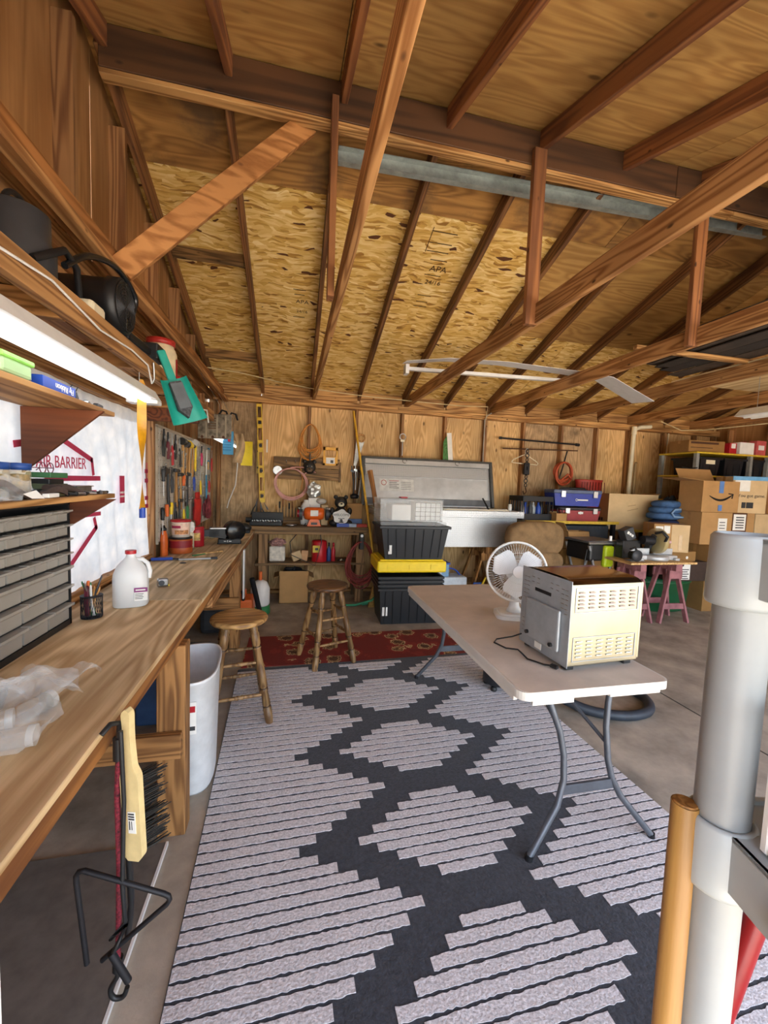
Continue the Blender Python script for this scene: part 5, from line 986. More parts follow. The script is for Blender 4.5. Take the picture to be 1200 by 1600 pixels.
# ---- aluminium truck toolbox
def diamond():
    m, nt, b = new_mat('diamond_plate'); L = nt.links
    tc = N(nt, 'ShaderNodeTexCoord'); sx = N(nt, 'ShaderNodeSeparateXYZ'); L.new(tc.outputs['Object'], sx.inputs[0])
    o = []
    for op in ('ADD', 'SUBTRACT'):
        a = N(nt, 'ShaderNodeMath', operation=op); L.new(sx.outputs['X'], a.inputs[0]); L.new(sx.outputs['Z'], a.inputs[1])
        k = N(nt, 'ShaderNodeMath', operation='MULTIPLY'); k.inputs[1].default_value = 120.; L.new(a.outputs[0], k.inputs[0])
        s_ = N(nt, 'ShaderNodeMath', operation='SINE'); L.new(k.outputs[0], s_.inputs[0]); o.append(s_.outputs[0])
    mu = N(nt, 'ShaderNodeMath', operation='MULTIPLY'); L.new(o[0], mu.inputs[0]); L.new(o[1], mu.inputs[1])
    gt = N(nt, 'ShaderNodeMapRange'); gt.inputs['From Min'].default_value = .1; gt.inputs['From Max'].default_value = .5; L.new(mu.outputs[0], gt.inputs['Value'])
    bp = N(nt, 'ShaderNodeBump', i_Strength=1.0, i_Distance=.006); L.new(gt.outputs[0], bp.inputs['Height']); L.new(bp.outputs[0], b.inputs['Normal'])
    b.inputs['Base Color'].default_value = S('cdcfd2'); b.inputs['Metallic'].default_value = .55; b.inputs['Roughness'].default_value = .42; return m
DIA = diamond(); ALU = plain('aluminium_sheet', 'd0d2d4', .35, metal=.5, var=.1, scale=3)
t = T('truck_toolbox', 'open diamond-plate aluminium truck toolbox on sawhorses by the back wall', 'toolbox', (2.02, 5.3, .77))
bw(MB().b2(1.10, 3.02, 5.08, 5.12, .79, 1.175).b2(1.10, 3.02, 5.5, 5.54, .79, 1.175).b2(1.10, 1.14, 5.12, 5.5, .79, 1.175).b2(2.98, 3.02, 5.12, 5.5, .79, 1.175).b2(1.10, 3.02, 5.08, 5.54, .775, .79), 'body', DIA, t)
bw(MB().b2(1.03, 3.10, 5.03, 5.09, 1.175, 1.27, .006).b2(1.03, 3.10, 5.53, 5.58, 1.175, 1.27, .006).b2(1.03, 1.10, 5.09, 5.53, 1.175, 1.27, .006).b2(2.90, 3.10, 5.09, 5.53, 1.175, 1.27, .006), 'rim', DIA, t)
bw(MB().b2(1.95, 2.9, 5.10, 5.13, 1.262, 1.285), 'tray_edge', CREAM, t)
lidM = Matrix.Translation((1.92, 5.56, 1.28)) @ Matrix.Rotation(R(-13)[0], 4, 'X')
ld_ = bw(MB(lidM).b2(-1.0, .98, 0, .012, 0, .69), 'lid', ALU, t)
MB(lidM).b2(-1.0, -.96, -.05, 0, 0, .69).b2(.94, .98, -.05, 0, 0, .69).b2(-1.0, .98, -.05, 0, .66, .69).build('lid_frame', plain('lid_edge', '5a5a58', .5, metal=.6), ld_)
MB(lidM).b2(-.95, .93, -.046, -.002, .59, .66, .004).build('lid_flange', ALU, ld_); MB(lidM).b2(-.95, .90, -.03, -.002, .42, .58, .003).build('lid_channel', DIA, ld_); MB(lidM).b2(-.95, .93, -.02, -.002, .02, .11, .003).build('lid_base_strip', plain('dark_plate', '6e7074', .5, metal=.6), ld_)  # base strip in a darker grey than the lid
lb = MB(lidM).b2(-.74, -.24, -.004, -.001, .21, .385).build('warning_label', plain('label_silver', 'dcdcda', .5), ld_)
MB(lidM).tube(arc((-.68, -.006, .33), .035, 0, 360, 20), .004, 5).build('label_logo', RED, lb)
for k in range(5): MB(lidM).b2(-.60, -.46-.03*(k % 2), -.006, -.004, .355-.025*k, .362-.025*k).build('label_line', RED if k == 0 else DGREY, lb); MB(lidM).b2(-.43, -.28, -.006, -.004, .34-.025*k, .344-.025*k).build('label_line', DGREY, lb)
for x in (-.38, .42): MB(lidM).tube(arc((x, -.054, .64), .03, 0, 300, 12), .004, 5).build('latch', DGREY, ld_)
bw(MB().cyl((2.72, 5.30, 1.24), (2.70, 5.5, 1.42), .012, n=8), 'gas_strut', BLACK, t)
t = T('pill_bottle', 'tiny white bottle standing on the toolbox rim', 'bottle', (2.97, 5.2, 1.271)); MB().lathe([(.026, 0), (.028, .004), (.028, .06), (.02, .068)], 14).build('body', WHITE, t); MB().lathe([(.024, .068), (.024, .09), (0, .092)], 14).build('cap', WHITE, t)
tag(MB().bar((2.74, 5.17, 1.28), (2.92, 5.2, 1.28), .03, .02, bev=.006).build('caulk_tube', WHITE), 'white tube lying on the toolbox rim', 'tube')
t = T('axe', 'wooden axe handle leaning against the open toolbox lid', 'axe', (1.1, 5.35, 1.2), rot=(R(-14)[0], R(-9)[0], 0)); MB().tube([(0, 0, 0), (.005, 0, .3), (0, 0, .58)], [.036, .032, .038], 10).build('handle', wood('axe_wood', '8a5628', 'b47c44', 'z', rings=5, scale=6, stretch=.05, knots=False), t); MB().b2(-.05, .05, -.03, .03, -.01, .1, .01).build('wrapped_head', plain('tape_wrap', 'c8c0b0', .8, var=.3, scale=50), t)
tag(MB().b2(1.035, 1.13, 5.04, 5.3, 1.271, 1.33, .003).build('wooden_tray', GREYWOOD_X), 'small wooden tray at the left end of the toolbox', 'tray')
HORSE = wood('horse_timber', '8a5a2c', 'c08c50', 'z', rings=6, scale=4, stretch=.06)
def sawhorse(name, label, loc, rz, h, L_, mat, spread=.24, shelf=None):
    t = T(name, label, 'sawhorse', loc, rz, None)
    MB().b2(-.045, .045, -L_/2, L_/2, h-.09, h, .003).build('top_beam', mat, t)
    for sy in (-1, 1):
        for sx in (-1, 1): MB().bar((sx*.03, sy*(L_/2-.09), h-.03), (sx*spread, sy*(L_/2-.03), .0), .026, .055).build('leg', mat, t)
        MB().bar((-spread*.75, sy*(L_/2-.04), h*.28), (spread*.75, sy*(L_/2-.04), h*.28), .02, .07).build('tie_bar', mat, t); MB().b2(-.09, .09, sy*(L_/2-.05)-.01, sy*(L_/2-.05)+.01, h-.19, h-.09).build('gusset', mat, t)
    return t
sawhorse('sawhorse', 'wooden sawhorse under the right end of the truck toolbox', (2.62, 5.31, 0), 0, .774, .5, HORSE, .26)
sawhorse('sawhorse', 'wooden sawhorse under the left end of the truck toolbox', (1.46, 5.31, 0), 0, .774, .5, HORSE, .26)
t = T('cooler', 'blue and white cooler under the truck toolbox', 'cooler', (2.02, 4.98, 0)); MB().b2(-.19, .19, -.13, .13, 0, .28, .02).build('body', BLUE, t); MB().b2(-.20, .20, -.14, .14, .28, .42, .02).build('lid', plain('cooler_white', 'c8d0d8', .5), t); MB().tube(arc((0, 0, .34), .17, 0, 180, 12), .01, 6).build('handle', BLUE, t)
t = T('blue_jug', 'blue fuel jug with yellow spout beside the cooler', 'jug', (2.42, 4.95, 0)); MB().b2(-.12, .12, -.09, .09, 0, .26, .03).build('body', plain('jug_blue', '2a5ab0', .45), t); MB().tube([(-.06, 0, .24), (-.05, 0, .31), (.05, 0, .31), (.06, 0, .24)], .014, 7).build('handle', MATS['jug_blue'], t); MB().cyl((.03, -.03, .25), (.09, -.05, .40), .014, n=8).build('spout', YELLOW, t)
t = T('storage_tote', 'pale blue tote behind the stacked black totes', 'tote', (1.88, 5.0, .42)); MB().b2(-.1, .1, -.12, .12, 0, .16, .01).build('body', plain('pale_tote', '7aa0c0', .5), t); MB().b2(-.11, .11, -.13, .13, .16, .18).build('lid', BLUE, t)
tag(MB().b2(1.75, 1.83, 4.75, 5.2, 0, .6).build('white_tub', plain('tub_white', 'c4ccd2', .5)), 'pale tall tub wedged behind the black totes', 'tub')
# ---- utility tables with yellow edging
def utable(label, x0, x1, y0, y1, z):
    t = T('utility_table', label, 'table', ((x0+x1)/2, (y0+y1)/2, 0)); bw(MB().b2(x0, x1, y0+.02, y1, z-.03, z-.001), 'top', plain('table_board', 'c8b890', .7), t); bw(MB().b2(x0, x1, y0, y0+.02, z-.035, z+.005), 'yellow_edge', plain('edge_yellow', 'dcb83c', .5), t)
    for x in (x0+.05, x1-.05):
        for y in (y0+.06, y1-.06): bw(MB().b2(x-.025, x+.025, y-.025, y+.025, 0, z-.03), 'leg', IRON, t)
    return t
utable('yellow-edged table holding the blue and red tool boxes', 3.18, 4.72, 5.12, 5.66, 1.14)
utable('yellow-edged table under the large cardboard box', 4.78, 5.66, 5.12, 5.66, 1.03)
t = T('milk_crate', 'black milk crate full of bottles beside the truck toolbox', 'crate', (3.42, 5.40, 1.141), R(4)[0]); cr = MB()
for s in (-1, 1):
    cr.b2(-.25, .25, s*.17-.004, s*.17+.004, 0, .09).b2(-.25, .25, s*.17-.006, s*.17+.006, .27, .34); cr.b2(s*.25-.004, s*.25+.004, -.17, .17, 0, .09).b2(s*.25-.006, s*.25+.006, -.17, .17, .27, .34)
    for k in range(9): cr.b2(-.25+.0625*k-.006, -.25+.0625*k+.006, s*.17-.005, s*.17+.005, .09, .27) if (k < 2 or k > 6 or s > 0) else 0
    for k in range(7): cr.b2(s*.25-.005, s*.25+.005, -.17+.0567*k-.006, -.17+.0567*k+.006, .09, .27)
cr.b2(-.25, .25, -.17, .17, 0, .008).build('lattice', BIN, t)
for k in range(6):
    tag(MB().lathe([(.035, 0), (.038, .01), (.038, .16), (.015, .21), (.015, .24)], 12, (3.26+.065*k, 5.36+.03*(k % 2), 1.152)).build('oil_bottle', [STEEL, BLUE, DGREY, plain('grey_bottle', 'a0a8b0', .4), BLUE, BLACK][k]), ['bright silver bottle in the black milk crate', 'blue bottle second from left in the milk crate', 'dark grey bottle in the black milk crate', 'pale grey bottle in the black milk crate', 'blue bottle nearer the right side of the milk crate', 'black bottle at the right of the milk crate'][k], 'bottle', 'bottles in the milk crate')
def toolbox(label, loc, rz, w, d, h, mat, lidm, extra=None):
    t = T('tool_box', label, 'toolbox', loc, rz); MB().prism([(-w/2+.03, -d/2+.01, 0), (w/2-.03, -d/2+.01, 0), (w/2, -d/2, h*.72), (-w/2, -d/2, h*.72)], (0, d, 0)).build('body', mat, t)
    ld = MB().b2(-w/2-.008, w/2+.008, -d/2-.008, d/2+.008, h*.72, h*.94, .015).build('lid', lidm, t); MB().tube([(-w*.28, 0, h*.92), (-w*.25, 0, h*1.02), (w*.25, 0, h*1.02), (w*.28, 0, h*.92)], .014, 7).build('handle', BLACK, ld)
    for x in (-w*.32, w*.36): MB().b2(x-.035, x+.035, -d/2-.02, -d/2-.006, h*.50, h*.88, .004).build('latch', STEEL, t)
    return t
tb = toolbox('maroon tool box with steel latches under the blue one', (4.12, 5.33, 1.141), R(-5)[0], .64, .26, .215, plain('toolbox_maroon', '9a3238', .45), plain('toolbox_dark', '2c2428', .45)); MB().cyl((0, -.142, .12), (0, -.136, .12), .022, n=14).box((0, -.139, .12), (.08, .004, .03)).build('badge', PAPER, tb)
tb = toolbox('bright blue tool box with grey lid on the maroon one', (4.06, 5.33, 1.36), R(-5)[0], .74, .28, .25, plain('toolbox_blue', '2038a0', .45), plain('toolbox_grey_blue', '5a6888', .5)); MB().b2(.0, .16, -.1425, -.14, .08, .10).build('badge_strip', PAPER, tb); MB().tube(arc((-.02, -.142, .09), .016, 0, 360, 12), .004, 5).build('badge', PAPER, tb)
t = T('cardboard_tray', 'small cut-down cardboard tray of wire beside the milk crate', 'tray', (3.76, 5.22, 1.141)); MB().b2(-.09, .09, -.08, -.074, 0, .11).b2(-.09, .09, .074, .08, 0, .13).b2(-.09, -.084, -.08, .08, 0, .12).b2(.084, .09, -.08, .08, 0, .12).build('tray', CARD, t); MB().tube(coil((0, .0, .14), .05, .05, 3, .004, .03, seed=5), .004, 4).build('wire', DSTEEL, t)
t = T('laundry_basket', 'red plastic basket behind the blue tool box', 'basket', (4.50, 5.55, 1.141)); 
MB().lathe([(.16, 0), (.17, .01), (.23, .58), (.245, .60), (.245, .62), (.225, .62), (.16, .02)], 26, sy=.42).build('shell', plain('basket_red', '9a2c22', .5, alpha=1), t)
for k in range(9): MB().b2(-.20+.05*k-.004, -.20+.05*k+.004, -.108, -.10, .40, .58).build('slot_bar', plain('basket_dark', '64180f', .6), t)
t = T('tool_case', 'black plastic organizer case under the yellow-edged table', 'case', (4.2, 5.30, .80)); MB().b2(-.38, .38, -.14, .14, 0, .28, .01).build('case', plain('case_slate', '2c3640', .5), t); MB().b2(-.06, .06, -.15, -.14, .10, .2).build('handle', BLACK, t)
for k in range(5): MB().b2(.02+.06*k, .06+.06*k, -.146, -.14, .24, .265).build('latch', DGREY, t)
utl = T('low_shelf', 'black steel shelf under the organizer case', 'shelf', (4.2, 5.35, 0)); MB().b2(-.45, .45, -.18, .25, .76, .799).build('deck', IRON, utl)
for x in (-.42, .42):
    for y in (-.15, .22): MB().b2(x-.015, x+.015, y-.015, y+.015, 0, .76).build('leg', IRON, utl)
bc = carton('cardboard_box', 'large pale cardboard box standing on its side near the vent pipe', (5.02, 5.38, 1.031), (.72, .48, .53), R(-14)[0], CARD, (('r', 20),), fl=.06)
MB().b2(-.36, .36, -.246, -.241, 0, .53).build('lit_face', CARD_L, bc); MB().box((-.02, -.247, .36), (.12, .001, .006), (0, -.2, 0)).box((.0, -.247, .30), (.16, .001, .006), (0, -.25, 0)).build('pencil_scribble', plain('pencil', '8a6a44', .8), bc)  # paler front: light on this face put into the card's colour
for k in range(4): MB().b2(-.362, -.3601, -.1+.08*k, -.05+.08*k, .08, .16).build('print_mark', BLACK, bc)
# ---- recliner
UPH = plain('brown_corduroy', '8a6e4c', .9, var=.16, scale=7, bump=.3, bscale=120)
t = T('recliner', 'brown upholstered recliner behind the folding table', 'armchair', (3.05, 4.45, 0), R(6)[0])
def cush(x0, x1, y0, y1, z0, z1, r=.07): return MB().b2(x0, x1, y0, y1, z0, z1, r)
def puff(c, d, p=3.2):
    def fn(u, v):
        a = u*2*PI; f = (v-.5)*PI
        sg_ = lambda q: math.copysign(abs(q)**(2/p), q)
        return (c[0]+d[0]*sg_(math.cos(f))*sg_(math.cos(a)), c[1]+d[1]*sg_(math.cos(f))*sg_(math.sin(a)), c[2]+d[2]*sg_(math.sin(f)))
    return MB().surf(fn, 32, 18)
puff((0, .20, .95), (.42, .13, .23)).build('head_cushion', UPH, t); puff((0, .17, .62), (.41, .13, .19)).build('lumbar_cushion', UPH, t); puff((0, -.14, .40), (.34, .34, .12)).build('seat_cushion', UPH, t)
for s in (-1, 1): puff((s*.42, -.1, .42), (.11, .42, .22)).build('armrest', UPH, t)
MB().b2(-.45, .45, -.4, .3, .04, .30, .03).build('base', UPH, t); puff((0, -.46, .25), (.33, .05, .17)).build('footrest', UPH, t)
for x, y in ((-.4, -.35), (.4, -.35), (-.4, .25), (.4, .25)): MB().cyl((x, y, 0), (x, y, .05), .03).build('foot', IRON, t)
carton('cardboard_box', 'lower brown box standing behind the recliner', (3.86, 4.99, 0), (.36, .2, .78), R(4)[0], CARD_D)
carton('cardboard_box', 'open brown box stacked behind the recliner', (3.86, 4.99, .781), (.34, .19, .24), R(2)[0], CARD, (('f', -75), ('l', 60)), fl=.4)
# ---- portable table saw
t = T('table_saw', 'portable table saw with lime side panel on a folding tube stand', 'table saw', (3.86, 4.64, 0), R(5)[0]); LIME = plain('lime_plastic', 'b4c81e', .45)
MB().b2(-.25, .25, -.22, .2, .93, .96, .004).build('saw_table', plain('cast_alloy', '6a6e74', .4, metal=.6), t); MB().b2(-.22, .0, -.22, .2, .70, .93, .03).build('motor_housing', BLACK, t); MB().b2(.0, .16, -.24, -.17, .62, .90, .03).build('side_panel', LIME, t); MB().b2(-.26, .26, -.25, -.222, .92, .95, .004).build('fence_rail', STEEL, t)
for s in (-1, 1): MB().tube([(-.22, s*.2, .90), (-.10, s*.2, .55), (.22, s*.2, .02)], .017, 8).build('leg', plain('tube_grey', '9a9ca0', .4, metal=.5), t); MB().tube([(.22, s*.2, .90), (.12, s*.2, .55), (-.24, s*.2, .02)], .017, 8).build('leg', MATS['tube_grey'], t)
MB().tube([(-.24, -.2, .02), (-.24, .2, .02)], .016, 8).build('foot_bar', MATS['tube_grey'], t); MB().tube([(.05, -.26, .97), (.05, -.26, 1.03)], .018, 8).build('knob', WHITE, t); MB().tube([(-.25, -.2, .85), (-.34, -.25, .6), (-.28, -.28, .4), (-.2, -.2, .55)], .008, 6).build('power_cord', BLACK, t)
# ---- pink sawhorses with a board and the mitre saw
PK = plain('faded_pink_paint', '9c666a', .75, var=.14, scale=10)
sawhorse('sawhorse', 'faded pink sawhorse under the left of the mitre saw board', (4.10, 4.2, 0), R(4)[0], .74, .34, PK, .2)
sawhorse('sawhorse', 'faded pink sawhorse under the right of the mitre saw board', (4.62, 4.18, 0), R(-3)[0], .74, .34, PK, .2)
tag(MB().b2(3.88, 4.84, 3.98, 4.40, .741, .765, .002).build('plywood_board', HWOOD_Y), 'plywood board laid across the pink sawhorses', 'board')
t = T('mitre_saw', 'mitre saw with clear amber blade guard on the plywood board', 'mitre saw', (4.42, 4.2, .766), R(-4)[0]); CAST = plain('cast_grey', 'c4c8cc', .4, metal=.4)
MB().lathe([(.15, 0), (.16, .01), (.16, .05), (.14, .06), (0, .06)], 24).b2(-.28, .28, -.06, .08, .0, .055, .006).build('base', CAST, t); MB().b2(-.30, -.03, .04, .06, .055, .13, .004).b2(.03, .30, .04, .06, .055, .13, .004).build('fence', CAST, t)
for s in (-1, 1): MB().b2(s*.25-.03, s*.25+.03, -.1, .1, -.001, .03, .004).build('foot', CAST, t)
MB().bar((.0, .14, .06), (.02, .02, .30), .07, .07, bev=.01).build('arm', DGREY, t); MB().cyl((.03, .02, .22), (.06, .02, .22), .135, n=28).build('blade', STEEL, t); MB().lathe([(.05, -.028), (.155, -.028), (.16, -.02), (.16, .02), (.155, .028), (.05, .028)], 28, (.045, .02, .23), R(0, 90, 0)).build('blade_guard', clear_film('amber_guard', 'd0bc84', .62, .2), t)
MB().cyl((-.16, .02, .24), (-.02, .02, .23), .055, .06, 16).build('motor', IRON, t); MB().tube([(-.04, -.04, .33), (-.02, -.12, .36), (.02, -.16, .30), (.03, -.12, .24)], .018, 8).build('handle', BLACK, t); MB().cyl((.1, .02, .22), (.22, .0, .22), .02, n=10).build('lever', plain('pale_pink', 'd0a8a8', .5), t)
t = T('dust_bag', 'grey boxy battery pack with white lettering above the mitre saw', 'battery pack', (4.16, 4.34, .99), rot=R(0, -24, 0)); MB().b2(-.07, .07, -.06, .06, 0, .16, .01).build('case', DGREY, t); MB().box((-.022, -.061, .115), (.03, .002, .034), (0, .9, 0)).box((.0, -.061, .085), (.028, .002, .026), (0, .9, 0)).box((.022, -.061, .055), (.03, .002, .03), (0, .9, 0)).build('white_marks', PAPER, t)
tag(MB().b2(4.02, 4.28, 4.27, 4.39, .766, .99, .008).build('charger_case', BLACK), 'black case under the grey battery pack', 'case')
t = T('circular_saw', 'black circular saw lying on the plywood board', 'saw', (4.05, 4.12, .766)); MB().cyl((-.05, 0, .07), (.05, 0, .07), .05, n=14).build('motor', IRON, t); MB().lathe([(0, 0), (.07, 0), (.07, .02), (0, .02)], 18, (-.02, -.05, .07), R(90, 0, 0)).build('guard', DGREY, t); MB().b2(-.1, .1, -.06, .06, 0, .008).build('shoe', STEEL, t); MB().tube([(.05, 0, .1), (.0, 0, .16), (-.06, 0, .14)], .014, 7).build('handle', BLACK, t)
# ---- boxes at the right
t = T('green_tub', 'big dark green plastic tub under stacked boxes', 'tub', (5.0, 4.66, 0)); MB().lathe([(.40, 0), (.42, .02), (.46, .38), (.48, .39), (.48, .42), (.45, .42), (.40, .03)], 32, sy=.6).build('body', plain('tub_green', '1d5a38', .4, var=.06), t); MB().lathe([(.0, .42), (.47, .42), (.47, .432), (0, .436)], 32, sy=.6).build('lid', MATS['tub_green'], t)
b3 = carton('cardboard_box', 'dark box with a tall white label on the green tub', (5.16, 4.52, .437), (.58, .34, .26), R(-2)[0], plain('dark_print_box', '3a2a22', .7, var=.1)); lb = MB().b2(-.13, .02, -.173, -.17, .02, .245).build('shipping_label', PAPER, b3); MB().cyl((-.10, -.173, .215), (-.10, -.175, .215), .018, n=12).build('label_dot', BLACK, lb)
for k in range(5): MB().b2(-.12, .0-.02*(k % 2), -.175, -.173, .03+.03*k, .042+.03*k).build('label_line', DGREY, lb)
b4 = carton('cardboard_box', 'shallow brown box resting on the dark labelled box', (5.06, 4.53, .698), (.46, .3, .13), R(2)[0], CARD_D); MB().cyl((.08, -.152, .05), (.08, -.15, .05), .02, n=12).build('sticker', PAPER, b4)
b5 = carton('cardboard_box', 'cardboard box with two white stickers on its dark side', (4.92, 4.53, .829), (.42, .34, .36), R(-24)[0], CARD); MB().b2(.0, .21, -.175, -.171, 0, .36).build('lit_face', CARD_L, b5); MB().b2(-.19, -.10, -.173, -.17, .24, .33).build('sticker', PAPER, b5); MB().b2(-.09, -.02, -.173, -.17, .24, .34).build('sticker', PAPER, b5); MB().b2(.09, .13, -.178, -.175, .02, .22).build('packing_tape_strip', plain('tape_shine', 'c0a070', .2), b5)  # right half painted paler, standing for the face that catches the light
carton('cardboard_box', 'brown carton on the floor behind the right pink sawhorse', (4.30, 4.99, 0), (.38, .2, .50), 0, CARD_D); carton('cardboard_box', 'brown carton stacked second behind the mitre saw', (4.30, 4.99, .501), (.36, .19, .3), R(2)[0], CARD)
DEN = plain('denim_blue', '3d5f8c', .9, var=.18, scale=12, bump=.3); TARP = plain('dark_tarp', '15181f', .7, var=.2)
t = T('tarp_pile', 'black tarpaulin heap beside the tall right-hand boxes', 'tarp', (5.40, 4.97, 0)); crumple((0, 0, .75), (.27, .12, .74), 51, '', TARP, 30, 20, .16).build('heap', TARP, t)
t = T('folded_denim', 'folded blue denim bundle on the black tarpaulin', 'fabric', (5.20, 4.84, 1.24))
for k in range(3): puff((.02*k, 0, .03+.085*k), (.24-.02*k, .14, .055), 3).build('fold', DEN, t)
MB().tube([(.20, -.14, .02), (.02, -.155, .03), (-.03, -.155, .08), (.02, -.155, .13), (.2, -.13, .14)], .016, 7).build('hem_edge', plain('denim_light', '7d9cc0', .9), t)
puff((.05, .03, -.11), (.22, .14, .09)).build('dark_bundle', plain('navy_cloth', '202c54', .9, var=.2), t)
for k, (z, h, w_) in enumerate(((0, .46, .88), (.461, .46, .88))): carton('cardboard_box', ['brown carton on the floor at the base of the tall right stack', 'brown carton second from the floor in the tall right stack'][k], (5.93, 4.58, z), (w_, .4, h), R(-2+3*k)[0], CARD_D)
b6 = carton('cardboard_box', 'wide brown carton with two shipping labels on its side', (5.80, 4.58, .922), (.85, .38, .44), R(-3)[0], CARD); MB().b2(-.16, -.02, -.193, -.19, .10, .36).build('shipping_label', PAPER, b6); MB().b2(.08, .28, -.193, -.19, .20, .42).build('shipping_label', PAPER, b6); MB().b2(.06, .30, -.1915, -.19, .18, .44).build('label_border', plain('label_brown', '5a3418', .7), b6)
for k in range(5): MB().b2(-.14, -.05, -.1945, -.193, .14+.04*k, .15+.04*k).build('label_line', DGREY, b6); MB().b2(.12, .25, -.1945, -.193, .23+.035*k, .245+.035*k).build('label_line', DGREY, b6)
MB().b2(.42, .426, -.18, .18, .0, .43).build('side_panel', CARD_L, b6)
carton('cardboard_box', 'pale carton right of the wide labelled carton', (6.52, 4.58, .922), (.55, .38, .43), R(2)[0], CARD_L)
am = carton('cardboard_box', 'open cardboard box printed with a black smile arrow', (5.62, 4.56, 1.363), (.58, .36, .42), R(-3)[0], CARD, (('b', 62), ('l', 5)), fl=.55)
sm2 = [(-.18+.36*k/16, -.184, .22-.055*math.sin(PI*(k/16))*1.2+.02*(k/16)) for k in range(17)]
MB().tube(sm2, [.005+.011*math.sin(PI*k/16) for k in range(17)], 6).build('smile_print', BLACK, am); MB().tube([(.12, -.184, .255), (.19, -.184, .25), (.175, -.184, .19)], .008, 5).build('arrow_print', BLACK, am); MB().b2(-.035, .035, -.184, -.181, .26, .42).b2(-.03, .03, -.184, -.181, .02, .10).build('blue_tape', plain('blue_tape', '5f86c4', .4), am)
MB().tube([(-.16, .30, .62), (-.05, .295, .60), (.1, .295, .62)], .008, 5).build('flap_print', BLACK, am)
gm2 = carton('cardboard_box', 'tall cardboard box printed You got game with a blue taped top', (6.15, 4.54, 1.36), (.46, .32, .50), R(-16)[0], CARD_L); text('You got game.', .062, BLACK, gm2, (.03, -.163, .24), (PI/2, 0, 0)); MB().b2(-.23, .23, -.164, -.160, .45, .505).b2(-.23, .23, -.164, .0, .5, .505).build('blue_tape', plain('sky_tape', '6aa8d8', .4), gm2); MB().b2(-.20, .0, -.164, -.16, .30, .45).build('shipping_label', PAPER, gm2); fr = MB().b2(-.09, -.04, -.165, -.16, .07, .15).b2(-.03, .06, -.165, -.16, .07, .15).build('square_logo', BLACK, gm2)
# ---- storage rack with black bins
t = T('storage_rack', 'storage rack with yellow decks in the back right corner', 'rack', (6.4, 5.1, 0)); DK = plain('deck_yellow', 'd8b838', .5)
for z in (.9, 1.5, 1.88, 2.22): bw(MB().b2(5.72, 7.12, 4.86, 5.5, z-.025, z, .003), 'deck', DK, t)
for x in (5.75, 6.75, 7.09):
    for y in (4.89, 5.47): bw(MB().b2(x-.025, x+.025, y-.025, y+.025, 0, 2.195), 'post', plain('rack_grey', '8c8e8c', .5), t)
for k, (x, z, h) in enumerate(((6.05, 1.881, .27), (6.50, 1.881, .27), (6.90, 1.881, .27), (6.50, 1.501, .30), (6.92, 1.501, .30), (6.90, .901, .45))):
    b7 = T('storage_tote', ['black tote with pale label on the top rack level, leftmost', 'black tote in the middle of the top rack level', 'black tote on the top rack level by the right wall', 'black tote in the middle of the second rack level', 'black tote on the second rack level by the right wall', 'tall dark tote on the low rack level'][k], 'tote', (x, 5.15, z), 0, 'totes on the storage rack'); tote(b7, 0, 0, 0, h, .32, .42, .36, .46, BIN, False)
    if k in (0,): MB().b2(-.08, .08, -.235, -.225, .17, .23).build('label', CREAM, b7)
    for j in range(3): MB().b2(-.12+.12*j-.004, -.12+.12*j+.004, -.225, -.218, .02, h-.05).build('rib', BIN, b7)
for k, (x, y, d, m, l) in enumerate(((5.98, 5.1, (.62, .34, .17), CARD_D, 'long brown carton on top of the storage rack'), (6.42, 5.02, (.13, .25, .16), RED, 'small red carton on top of the storage rack'), (6.68, 5.02, (.28, .25, .18), PAPER, 'white carton on top of the storage rack'), (6.95, 5.02, (.20, .25, .22), plain('red_white_box', 'c85a5a', .6), 'red and white printed carton at the right of the rack top'))):
    b8 = carton('carton', l, (x, y, 2.221), d, R(-3+2*k)[0], m)
    if k == 0: MB().b2(-.28, .2, -.172, -.17, .12, .15).b2(-.28, .1, -.172, -.17, .06, .07).build('print_band', plain('band_dark', '4a2c18', .7), b8)
    if k in (1, 3): MB().b2(-d[0]*.3, d[0]*.3, -.127, -.125, .08, .15).build('label', PAPER, b8)
# ================================================================== UNDER THE ROOF
t = T('steel_channel', 'galvanised steel channel hung below the ridge', 'steel channel', (1.95, 2.82, 3.75)); GALV = plain('galvanised', '9ea6a2', .45, metal=.5, var=.14, scale=12)
bw(MB().bar((.24, 2.82, 3.69), (3.78, 2.82, 3.79), .005, .095), 'web', GALV, t)
for dz in (-.045, .045): bw(MB().bar((.24, 2.80, 3.69+dz), (3.78, 2.80, 3.79+dz), .04, .005), 'flange', GALV, t)
t = T('reflector_sheet', 'long curved white vinyl strip lying over the ties', 'vinyl strip', (2.3, 4.1, 2.85))
pth = [(1.14, 4.36, 2.90), (1.6, 4.28, 2.95), (2.2, 4.18, 2.94), (2.93, 4.0, 2.862), (3.3, 3.95, 2.82), (3.8, 3.92, 2.60)]
def vstrip(pth, wd, tw):
    def fn(u, v):
        q = v*(len(pth)-1); i = min(int(q), len(pth)-2); f = q-i; a, b_ = Vector(pth[i]), Vector(pth[i+1]); p = a.lerp(b_, f); wv = wd[0]+(wd[1]-wd[0])*v
        return (p.x+tw*(u-.5)*wv*.3, p.y+(u-.5)*wv, p.z+(u-.5)*wv*tw)
    return fn
bw(MB().surf(vstrip(pth, (.20, .32), .12), 3, 40, thick=(0, 0, .004)), 'strip', plain('vinyl_white', 'e6e8ea', .5, var=.03), t)
t = T('light_strip', 'narrow white fixture bar beside the curved vinyl strip', 'light bar', (2.15, 4.4, 2.85)); bw(MB().bar((1.2, 4.46, 2.865), (3.05, 4.32, 2.865), .05, .035), 'bar', WHITE, t); bw(MB().b2(1.17, 1.21, 4.40, 4.5, 2.80, 2.9), 'end_bracket', WHITE, t)
